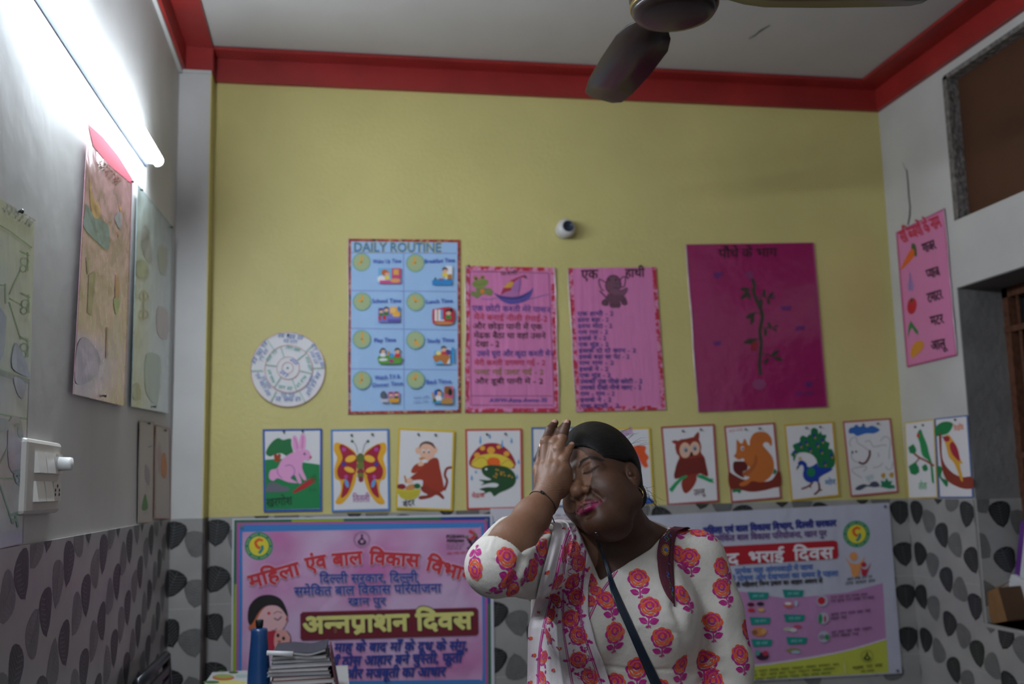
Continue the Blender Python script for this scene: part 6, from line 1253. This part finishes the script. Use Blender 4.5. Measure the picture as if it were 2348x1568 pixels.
DV = np.concatenate([np.array(back), DV, np.array(tail)]); nr = len(DV)
DQ = np.array([(j*nu+i, (j+1)*nu+i, (j+1)*nu+i+1, j*nu+i+1) for j in range(nr-1) for i in range(nu-1)]); DVf = DV.reshape(-1, 3); Db = bvh(DVf, DQ)
pd = Cloth(Db); LF = [s_ for s_ in ROSE]
BL = ROSE[:26]            # blooms only
def bleaf(a, r0, l, w_): 
    c_, q_ = math.cos(a), math.sin(a); pts = [(0, 0), (.3, .22), (.45, .14), (.7, .18), (1, 0), (.7, -.18), (.45, -.14), (.3, -.22)]
    return (1, [(r0*c_+p*l*c_-q*w_*q_, r0*q_+p*l*q_+q*w_*c_) for p, q in pts])
BLOOM = [(mi, p) for mi, p in BL]+[bleaf(a, 1.08, .75, .9) for a in (.35, -.5, 2.7, 3.6)]+[bleaf(-1.6, 1.1, .4, .4)]
for (x, y, rot, sx) in ((948, 135, .4, .9), (888, 268, -.9, 1), (928, 368, 1.0, 1), (878, 512, -.8, 1), (912, 636, .9, 1), (868, 798, -.7, 1), (925, 928, .8, 1), (925, 1118, -.6, 1), (1012, 1245, .6, 1),
      (772, 520, .5, .55), (752, 650, -.6, .55), (708, 778, .5, .60), (690, 930, -.5, .45), (658, 1100, .5, .55), (650, 1260, -.4, .5), (820, 300, .3, .35)): pd.motif(*wpx(x, y), .0172, rot, BLOOM, sx, .0009, .85)
for q, wd in (([(868, 95), (805, 280), (762, 470), (710, 690), (665, 860), (632, 1060), (620, 1300)], 3.4), ([(855, 95), (790, 280), (748, 470), (697, 690), (652, 860), (620, 1060), (608, 1300)], 1.6), ([(925, 90), (865, 190), (832, 330), (815, 520), (812, 700), (818, 900), (850, 1100), (885, 1300)], 1.8), ([(912, 90), (852, 190), (820, 330), (804, 520), (802, 700), (808, 900), (838, 1100), (872, 1300)], 1.4),
      ([(985, 270), (975, 400), (958, 560), (945, 680), (950, 800), (980, 930), (1030, 1080), (1105, 1300)], 2.4), ([(975, 270), (965, 400), (948, 560), (935, 680), (940, 800), (968, 930), (1016, 1080), (1090, 1300)], 1.4)): pd.stroke([wpx(*p) for p in q], wd, 1)
for k in range(26):                       # curling tendrils between the blooms
    y = 190+k*44; c0 = poly_at([(935, 60), (905, 270), (905, 500), (900, 800), (935, 1000), (960, 1200), (1040, 1400)], y); sg = 1 if k % 2 else -1
    pd.stroke([wpx(c0+sg*30, y), wpx(c0+sg*52, y-8), wpx(c0+sg*58, y-26), wpx(c0+sg*44, y-32)], 1.5, 1); pd.stroke([wpx(c0+sg*24, y+12), wpx(c0+sg*46, y+16), wpx(c0+sg*60, y+4)], 1.3, 1)
for (x, y) in ((690, 445), (1005, 415), (782, 1032), (625, 750), (738, 1195), (560, 1290), (560, 950), (818, 105), (590, 1080)): pd.motif(*wpx(x, y), .0046, .5, [(0, [(-.7, 0), (-.3, .9), (.5, 1), (.8, .2), (.3, -.8), (-.4, -.9)]), (1, [(-1.2, -.3), (-.7, .3), (-.5, -.9), (-.9, -1.4)])], 1)
dup = joinmesh('scarf', DVf, DQ, pd, [mDup, mOr, mMg], woman)
dup['label'] = 'white scarf with a border of orange and magenta roses'
# ---------------------------------------------------------------- straps
def strap(mb, L, R, trees, off, th, mt, n=60, sm=6, extra=None, cro=1):
    """a band laid over body and clothes between two traced edges, with thickness"""
    L = crom([(x, y, 0) for x, y in L], 12, False); R = crom([(x, y, 0) for x, y in R], 12, False)
    def samp(q, t): f = t*(len(q)-1); i = min(int(f), len(q)-2); return q[i]+(q[i+1]-q[i])*(f-i)
    k = 5; G = np.zeros((n, k)); XY = np.zeros((n, k, 2))
    for j in range(n):
        a, b = samp(L, j/(n-1)), samp(R, j/(n-1))
        for i in range(k):
            p = a+(b-a)*(i/(k-1)); XY[j, i] = (p.x, p.y); v = ray(p.x, p.y).normalized(); best = np.nan
            for t in trees:
                h = t.ray_cast(CAM, v, 6)
                if h[0] is not None and h[3] < 2.25: dd = (h[0]-CAM).dot(FX); best = dd if np.isnan(best) else min(best, dd)
            G[j, i] = best
    f = G.ravel(); ok = ~np.isnan(f); f[~ok] = np.interp(np.where(~ok)[0], np.where(ok)[0], f[ok]); G = f.reshape(n, k); raw_ = G.copy(); G = box(box(G, sm, 0), 1, 1); G = np.minimum(G, raw_-.001)-off; G = box(G, 2, 0)
    top = [[np.array(CAM+ray(*XY[j, i])*(G[j, i]/ray(*XY[j, i]).dot(FX))) for i in range(k)] for j in range(n)]
    if extra: top = [[p+np.array(e) for p in top[0]] for e in extra[0]]+top+[[p+np.array(e) for p in top[-1]] for e in extra[1]]
    n = len(top); vs = []; 
    for j in range(n):
        for i in range(k): p = top[j][i]; vs.append(p)
    for j in range(n):
        for i in range(k):
            d = p_dir = np.array(FX)*th; vs.append(top[j][i]+d)
    fs = []; o = n*k
    for j in range(n-1):
        for i in range(k-1): a = j*k+i; fs += [(a, a+1, a+k+1, a+k), (o+a, o+a+k, o+a+k+1, o+a+1)]
        for i in (0, k-1): a = j*k+i; fs.append((a, a+k, o+a+k, o+a) if i == 0 else (a, o+a, o+a+k, a+k))
    mb.add(vs, fs, mt); return [np.array(x) for x in top]
mNav = mat('navy_strap', (.006, .014, .030), .35, coat=.2); mMar = mat('maroon_cloth', (.085, .008, .022), .8, bump=(200, .2)); mBlk = mat('black_bag_cloth', (.008, .008, .011), .7, bump=(60, .2))
sb = thing('crossbody_bag', 'narrow navy strap of a crossbody bag running diagonally over the tunic', 'bag', (1.36, -1.73, .44))
m = MB(); tp = strap(m, [wpx(*p) for p in [(1052, 140), (1060, 165), (1100, 300), (1150, 470), (1185, 620), (1290, 860), (1385, 1080), (1480, 1300), (1530, 1420)]], [wpx(*p) for p in [(1074, 140), (1082, 165), (1126, 300), (1196, 500), (1247, 620), (1330, 800), (1440, 1040), (1568, 1300), (1625, 1420)]], [Kb, Sb], .0035, .0025, mNav, extra=([(-.01, .20, -.02), (-.01, .12, .02), (0, .05, .012)], [(.05, .0, -.08), (.10, .03, -.16), (.135, .07, -.26)])); m.build('strap', sb, True)
m = MB(); m.box((1.33, -1.80, .44), (1.39, -1.66, .62), mNav); m.build('pouch', sb, bevel=.01)
bg = thing('shoulder_bag', 'maroon embroidered shoulder strap and black bag hanging behind the left arm', 'bag', tuple(Pn(1690, 1720, -1.555)))
m = MB(); tp2 = strap(m, [wpx(*p) for p in [(1668, 92), (1640, 108), (1580, 150), (1552, 200), (1535, 300), (1542, 420), (1562, 520), (1605, 620), (1662, 690)]], [wpx(*p) for p in [(1790, 104), (1760, 98), (1700, 125), (1676, 180), (1664, 250), (1660, 400), (1664, 520), (1667, 620), (1670, 700)]], [Kb, Sb], .004, .005, mMar, extra=([(.03, .20, -.30), (.025, .16, -.14), (.015, .11, -.04), (.005, .05, -.008)], [(.004, .03, -.02), (.02, .10, -.10), (.05, .17, -.20)])); sto = m.build('strap', bg, True)
Tb = bvh(np.array(m.v), np.array([f for f in m.f if len(f) == 4])); em = Cloth(Tb); 
for k in range(16): a = k*math.pi/8; x, y = 1597+math.cos(a)*10, 270+math.sin(a)*12; em.stroke([wpx(x, y), wpx(1597+math.cos(a)*34, 270+math.sin(a)*46)], 1.6, 0, False)
em.motif(*wpx(1599, 270), .0048, 0, [(1, [(-.7, -1), (.7, -1), (1, 0), (.7, 1), (-.7, 1), (-1, 0)])])
for q, mi in (([(1625, 130), (1605, 165), (1622, 185), (1600, 205)], 2), ([(1612, 160), (1590, 175), (1606, 195)], 1), ([(1632, 150), (1640, 170)], 1), ([(1602, 440), (1625, 455), (1608, 470), (1632, 490)], 1), ([(1618, 370), (1632, 385)], 1), ([(1630, 520), (1642, 545), (1630, 560)], 2), ([(1640, 545), (1655, 575), (1645, 590)], 1), ([(1590, 205), (1612, 212)], 3), ([(1620, 500), (1635, 512)], 3), ([(1645, 600), (1655, 625)], 2)): em.stroke([wpx(*p) for p in q], 1.8, mi)
for q in ([(1640, 180), (1628, 300), (1626, 420), (1640, 540), (1664, 640)],): em.stroke([wpx(*p) for p in q], 3.0, 4)
me = bpy.data.meshes.new('embroidery'); me.from_pydata([Vector(v)-Vector(bg['_w']) for v in em.V], [], em.F)
for c in ('c8902c', '2f62b8', '2f7a44', '8a2a5a'): me.materials.append(ink(c))
me.materials.append(mat('dark_maroon_seam', (.03, .004, .010), .9)); me.polygons.foreach_set('material_index', [x-1 for x in em.M]); me.update()
o = bpy.data.objects.new('embroidery', me); COL.objects.link(o); o.parent = sto; o.matrix_parent_inverse = Matrix.Identity(4)
c = Pn(1690, 1720, -1.555); m = MB(); m.box((c[0]-.13, c[1]-.055, c[2]-.15), (c[0]+.115, c[1]+.055, c[2]+.10), mBlk); m.build('bag_body', bg, bevel=.03)
# ---------------------------------------------------------------- jewellery and thread
mGold = mat('gold', (.62, .36, .10), .25, 1.0)
def torus(m, c, R, r, n1, n2, mt, a=24, b=8):
    c = np.array(c); pts = [c+R*(np.array(n1)*math.cos(2*math.pi*k/a)+np.array(n2)*math.sin(2*math.pi*k/a)) for k in range(a+1)]; m.tube(pts, r, mt, b, False)
m = MB(); ec = H(.0725, -.002, -.054); torus(m, ec, .0125, .0008, HF*.8-HL*.3, HU, mGold)
for k, (dz, r_) in enumerate(((.017, .0016), (.022, .0022), (.028, .0013))): m.lathe([(r_*.4, -r_), (r_, 0), (r_*.4, r_)], ec+np.array((0, 0, -dz)), mGold, n=8)
m.tube([ec+np.array((0, 0, -.012)), ec+np.array((0, 0, -.029))], .0005, mGold, 5); m.build('earring', woman, True)
m = MB(); e2 = Pn(1326, 1193, -1.80); m.lathe([(.0005, .004), (.0022, .002), (.0024, -.001), (.001, -.004)], e2, mGold, n=10); m.tube([e2, e2+np.array((.001, 0, -.016))], .0006, mGold, 5)
m.tube([e2+np.array((0, .002, .03)), e2], .0006, mGold, 5); m.build('earring', woman, True)
m = MB(); ns = H(.0215, .1010, -.0405)
hit = Sb.find_nearest(Vector(ns)); ns = np.array(hit[0]+hit[1]*.0006)
for k in range(5):
    a = k*2*math.pi/5; p = ns+HU*.0017*math.sin(a)+(HF*.6-HL*.8)*-.0017*math.cos(a); m.lathe([(.0002, -.0007), (.0008, 0), (.0002, .0009)], p, mGold, hit[1], 6)
m.lathe([(.0002, -.0004), (.0010, .0004), (.0002, .0012)], ns, mGold, hit[1], 8); m.build('nose_stud', woman, True)
m = MB(); mThr = mat('black_thread', (.006, .006, .007), .6); q = []
for k in range(33):                       # thread round the wrist, laid on the skin
    a = 2*math.pi*k/32; ax = fa; e1 = np.cross(ax, (0, 1, 0)); e1 /= np.linalg.norm(e1); e2_ = np.cross(ax, e1); cc = wrR-ax*.006+np.array((0, 0, -.002)); d = e1*math.cos(a)+e2_*math.sin(a); cc = cc+ax*(.010*float(d@np.array(FX)))
    h = Sb.ray_cast(Vector(cc+d*.07), Vector(-d), .08); q.append(np.array(h[0])+d*.0006 if h[0] is not None else cc+d*.028)
m.tube(q, .0011, mThr, 6, False); kn = min(q, key=lambda p: np.linalg.norm(p-Pn(1232, 1142, -1.895)))
for dx, dz, r_ in ((0, 0, .0036), (.004, -.003, .0030), (-.003, .003, .0026)): m.lathe([(r_*.3, -r_), (r_*.85, -r_*.5), (r_, 0), (r_*.85, r_*.5), (r_*.3, r_)], kn+np.array((dx, 0, dz)), mThr, (1, .3, -.8), 10)
m.build('wrist_thread', woman, True)
# ================================================================ table by the back wall with bottle and papers
mClo = mat('table_cloth_white', (.55, .56, .55), .4); tz = .75
tb = [on(487, 1541, (0, 0, 1), tz), on(462, 1568, (0, 0, 1), tz)]
ty0 = tb[0].y; tx0 = tb[0].x; tx1 = on(800, 1562, (0, 0, 1), tz).x; ty1 = ty0-.72
t = thing('table', 'table with a white fruit-printed plastic cover near the pink banner', 'table', ((tx0+tx1)/2, (ty0+ty1)/2, 0))
mWd = mat('table_wood', (.10, .05, .025), .5)
m = MB(); m.box((tx0+.01, ty1+.01, tz-.035), (tx1-.01, ty0-.01, tz-.003), mWd); m.build('table_top', t)
for x in (tx0+.03, tx1-.08):
    for y in (ty1+.02, ty0-.055): m = MB(); m.box((x, y, 0), (x+.05, y+.05, tz-.035), mWd); m.build('leg', t)
m = MB(); m.box((tx0, ty1, tz-.003), (tx1, ty0, tz), mClo)
for (xa, ya, xb, yb) in ((tx0, ty1, tx0+.004, ty0), (tx1-.004, ty1, tx1, ty0), (tx0, ty1, tx1, ty1+.004), (tx0, ty0-.004, tx1, ty0)): m.box((xa, ya, tz-.16), (xb, yb, tz-.002), mClo)
def onT(x, y, e=.0006): return on(460+x/6.906, 1400+y/6.906, (0, 0, 1), tz+e)
def blob(x, y, rx, ry, mt, e): m.poly([onT(x+rx*math.cos(k*.4189), y+ry*math.sin(k*.4189), e) for k in range(15)], mt)
blob(360, 1055, 175, 50, ink('b5683c'), .0006); blob(365, 1035, 150, 32, ink('8f9a4c'), .0009); blob(520, 975, 80, 18, ink('3f5a24'), .0006); blob(660, 1030, 110, 24, ink('9fb4b0'), .0006); blob(340, 960, 60, 10, ink('5a7a4a'), .0006); blob(450, 1135, 280, 36, ink('c8c070'), .0006); blob(170, 1130, 130, 22, ink('4a6a34'), .0008)
m.build('table_cover', t)
mBot = mat('blue_steel_bottle', (.006, .045, .15), .38, coat=.3); bb = on(593, 1592, (0, 0, 1), tz)
t = thing('bottle', 'dark blue tapered water bottle with a black stopper beside the paper stack', 'bottle', tuple(bb))
zof = lambda py: (on(596, py, (0, 1, 0), bb.y).z-tz)
wpx_ = lambda n_: n_*(bb-CAM).dot(FX)/FPX/2
h1, h2, h3 = zof(1441), zof(1421), zof(1434)
m = MB(); m.lathe([(wpx_(48), 0), (wpx_(54), .003), (wpx_(53), .02), (wpx_(50), h1*.35), (wpx_(44), h1*.62), (wpx_(38.5), h1*.86), (wpx_(37.5), h1*.97), (wpx_(34), h1), (wpx_(16), h1+.002)], bb, mBot, n=36); m.build('bottle_body', t, True)
m = MB(); m.lathe([(wpx_(15), h1), (wpx_(15), h1+.006), (wpx_(17), h1+.007), (wpx_(18.5), h2-.002), (wpx_(17), h2)], bb, mat('black_rubber', (.008, .008, .009), .6), n=24); m.build('stopper', t, True)
# stack of notebooks: every one a thing of its own
mPap = mat('page_edge', (.66, .64, .65), .7, bump=(300, .3, (.2, .2, 3))); pb = on(690, 1600, (0, 0, 1), tz); dpt = (pb-CAM).dot(FX); sc = dpt/FPX
ht = on(690, 1487, (0, 1, 0), pb.y-.02).z-tz; covs = ['8c8890', '6a5a58', '7f7f88', '4a4450', '9a948c', '8a4a44', '77808c', '5c4a44', '8f8f94', '6f6a72', '94908c', '3c3c48']; rd = random.Random(4); z = tz; nB = 12; th_ = ht/nB
adj = ['grey', 'brown', 'pale grey', 'dark plum', 'cream', 'rust red', 'blue-grey', 'dark brown', 'silver grey', 'mauve grey', 'off-white', 'black']
pos = ['lowest', 'second from the bottom', 'third from the bottom', 'fourth from the bottom', 'fifth from the bottom', 'sixth from the bottom', 'sixth from the top', 'fifth from the top', 'fourth from the top', 'third from the top', 'second from the top', 'topmost']
for k in range(nB):
    tk = th_*(.92 if k < nB-2 else .8); w_ = sc*(135+rd.uniform(-8, 8)-(10 if k > 8 else 0)); d_ = w_*1.25; a = rd.uniform(-.07, .07); cx_, cy_ = pb.x+rd.uniform(-.006, .006)-(.004 if k > 8 else 0), pb.y+d_/2-.05+rd.uniform(-.006, .006)
    t = thing('notebook', f'{adj[k]} covered notebook, {pos[k]} of the paper stack beside the blue bottle', 'notebook', (cx_, cy_, z), 'notebooks stacked on the table')
    ca, sa = math.cos(a), math.sin(a); u_, v_ = Vector((ca, sa, 0)), Vector((-sa, ca, 0)); c_ = Vector((cx_, cy_, 0)); n_ = 14
    wave = (lambda f: .006*math.sin(f*7.5)*f) if k == nB-1 else ((lambda f: .003*math.sin(f*6)*f) if k == nB-2 else (lambda f: 0))
    for nm, z0, z1, g, mt in (('cover', z, z+.0012, 0, ink(covs[k])), ('pages', z+.0012, z+tk-.0012, .003, mPap), ('cover', z+tk-.0012, z+tk, 0, ink(covs[k]))):
        m = MB(); vs = []
        for i in range(n_+1):
            f = i/n_
            for sv in (-1, 1):
                for zz in (z0, z1): p = c_+u_*((f-.5)*(w_-2*g))+v_*(sv*(d_/2-g)); vs.append((p.x, p.y, zz+wave(f)))
        fs = [(0, 1, 3, 2), (4*n_, 4*n_+2, 4*n_+3, 4*n_+1)]
        for i in range(n_): b = 4*i; fs += [(b, b+4, b+5, b+1), (b+2, b+3, b+7, b+6), (b+1, b+5, b+7, b+3), (b, b+2, b+6, b+4)]
        m.add(vs, fs, mt); m.build(nm, t)
    z += th_ if k < nB-2 else th_*1.0
rp_ = on(642, 1497, (0, 1, 0), pb.y-.062); t = thing('paper_roll', 'small white rolled paper lying in the top of the notebook stack', 'paper', tuple(rp_))
m = MB(); m.tube([rp_+Vector((-.034, 0, .002)), rp_+Vector((.034, -.004, -.003))], .0062, mat('white_paper', (.62, .61, .62), .6), 14); m.build('paper', t, True)
fd = on(775, 1590, (0, 0, 1), tz); t = thing('folder', 'dark maroon folder leaning against the right side of the paper stack', 'folder', tuple(fd))
m = MB(); a0 = on(756, 1482, (0, 1, 0), pb.y+.02); m.slab([(fd.x+.004, fd.y-.10, tz+.001), (fd.x+.004, fd.y+.12, tz+.001), (a0.x+.004, pb.y+.12, tz+ht*.97), (a0.x+.004, pb.y-.08, tz+ht*.97)], (1, 0, .25), .004, mat('maroon_folder', (.11, .035, .05), .6)); m.build('cover', t)
# ================================================================ black slatted chair against the left wall
mPl = mat('black_plastic', (.012, .013, .018), .3); q0 = on(381, 1503, (1, 0, 0), -PL+.055); q1 = on(381, 1560, (1, 0, 0), -PL+.055)
cy = q0.y; zt = q0.z; t = thing('chair', 'black plastic slatted chair back at the foot of the left wall', 'chair', (-PL+.28, cy-.22, 0)); xb = -PL+.055
m = MB(); m.tube([(xb, cy, zt), (xb, cy-.46, zt)], .014, mPl, 12); m.build('top_rail', t, True)
for sg in (0, .46): m = MB(); m.tube([(xb, cy-sg, zt), (xb+.03, cy-sg, .44), (xb+.01, cy-sg, .0)], .013, mPl, 10); m.build('back_leg', t, True)
for k in range(6):
    zz = zt-.040-k*.036; m = MB(); m.box((xb+.004, cy-.452, zz-.011), (xb+.012, cy-.008, zz+.011), mat('grey_slat', (.10, .095, .10), .4)); m.build('slat', t)
m = MB(); m.box((xb+.02, cy-.47, .42), (xb+.45, cy+.01, .445), mPl); m.build('seat', t)
for sg in (0, .46): m = MB(); m.tube([(xb+.42, cy-sg, .42), (xb+.44, cy-sg, 0)], .013, mPl, 10); m.build('front_leg', t, True)
# ================================================================ things on the window sill
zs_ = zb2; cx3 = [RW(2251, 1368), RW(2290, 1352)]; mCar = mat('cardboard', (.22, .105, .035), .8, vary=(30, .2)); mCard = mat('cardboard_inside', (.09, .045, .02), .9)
b0 = on(2275, 1428, (0, 0, 1), zs_); t = thing('cardboard_box', 'small open brown cardboard box on the window sill', 'box', tuple(b0))
def WX(px, py, x): return on(px, py, (1, 0, 0), x)
x0 = W+.012; A_, B_, C_, D_ = WX(2251, 1366, x0), WX(2289, 1352, x0), WX(2309, 1426, x0), WX(2277, 1432, x0); dz_ = zs_+.002-min(C_.z, D_.z)
A_, B_, C_, D_ = [p+Vector((0, 0, max(dz_, 0))) for p in (A_, B_, C_, D_)]
q = [A_, B_, C_, D_]; q2 = [p+Vector((.085, .0, .004)) for p in q]
for nm, idx in (('front_panel', None), ('side_panel', (1, 2)), ('bottom_panel', (2, 3)), ('side_panel', (3, 0))):
    m = MB()
    if idx is None: m.slab(q, (-1, 0, 0), .003, mCar)
    else:
        i, j = idx; nn = (q[j]-q[i]).cross(Vector((1, 0, 0))).normalized(); nn = nn if nn.dot((q[0]+q[1]+q[2]+q[3])/4-q[i]) > 0 else -nn; m.slab([q[i], q[j], q2[j], q2[i]], nn, .003, mCard if nm == 'side_panel' and idx == (1, 2) else mCar)
    m.build(nm, t)
m = MB(); m.slab([A_+Vector((.003, 0, 0)), B_+Vector((.003, 0, 0)), B_+Vector((.05, .0, .022)), A_+Vector((.04, .0, .012))], (0, 0, 1), .002, mCar); m.build('flap', t)
def sill_thing(name, label, cat, quad, x, mt, th, extra=None):
    q = [WX(*p, x) for p in quad]; lo = min(p.z for p in q); dz = max(0, zs_+.001-lo); q = [p+Vector((0, 0, dz)) for p in q]; t = thing(name, label, cat, (x, sum(p.y for p in q)/len(q), zs_)); m = MB(); m.slab(q, (-1, 0, 0), th, mt); m.build('body', t, bevel=.004)
    if extra: m = MB(); m.slab([WX(*p, x-.0015)+Vector((0, 0, dz)) for p in extra[1]], (-1, 0, 0), .0012, extra[2]); m.build(extra[0], t)
    return t
sill_thing('packet', 'tall white packet with a purple band standing on the window sill', 'packet', [(2328, 1326), (2342, 1198), (2420, 1150), (2420, 1370)], W+.128, mat('white_packet', (.62, .62, .64), .4), .036, ('purple_band', [(2326, 1324), (2340, 1196), (2352, 1190), (2337, 1326)], mat('purple_print', (.12, .03, .22), .5)))
sill_thing('paper_bundle', 'crumpled white paper bundle behind the cardboard box on the sill', 'paper', [(2306, 1350), (2318, 1316), (2340, 1330), (2400, 1345), (2400, 1395), (2330, 1378)], W+.100, mat('white_paper', (.62, .61, .62), .6), .022)
sill_thing('cloth_bag', 'black bag on the window sill right of the cardboard box', 'bag', [(2322, 1434), (2326, 1390), (2350, 1378), (2420, 1385), (2420, 1432)], W+.102, mBlk, .024)
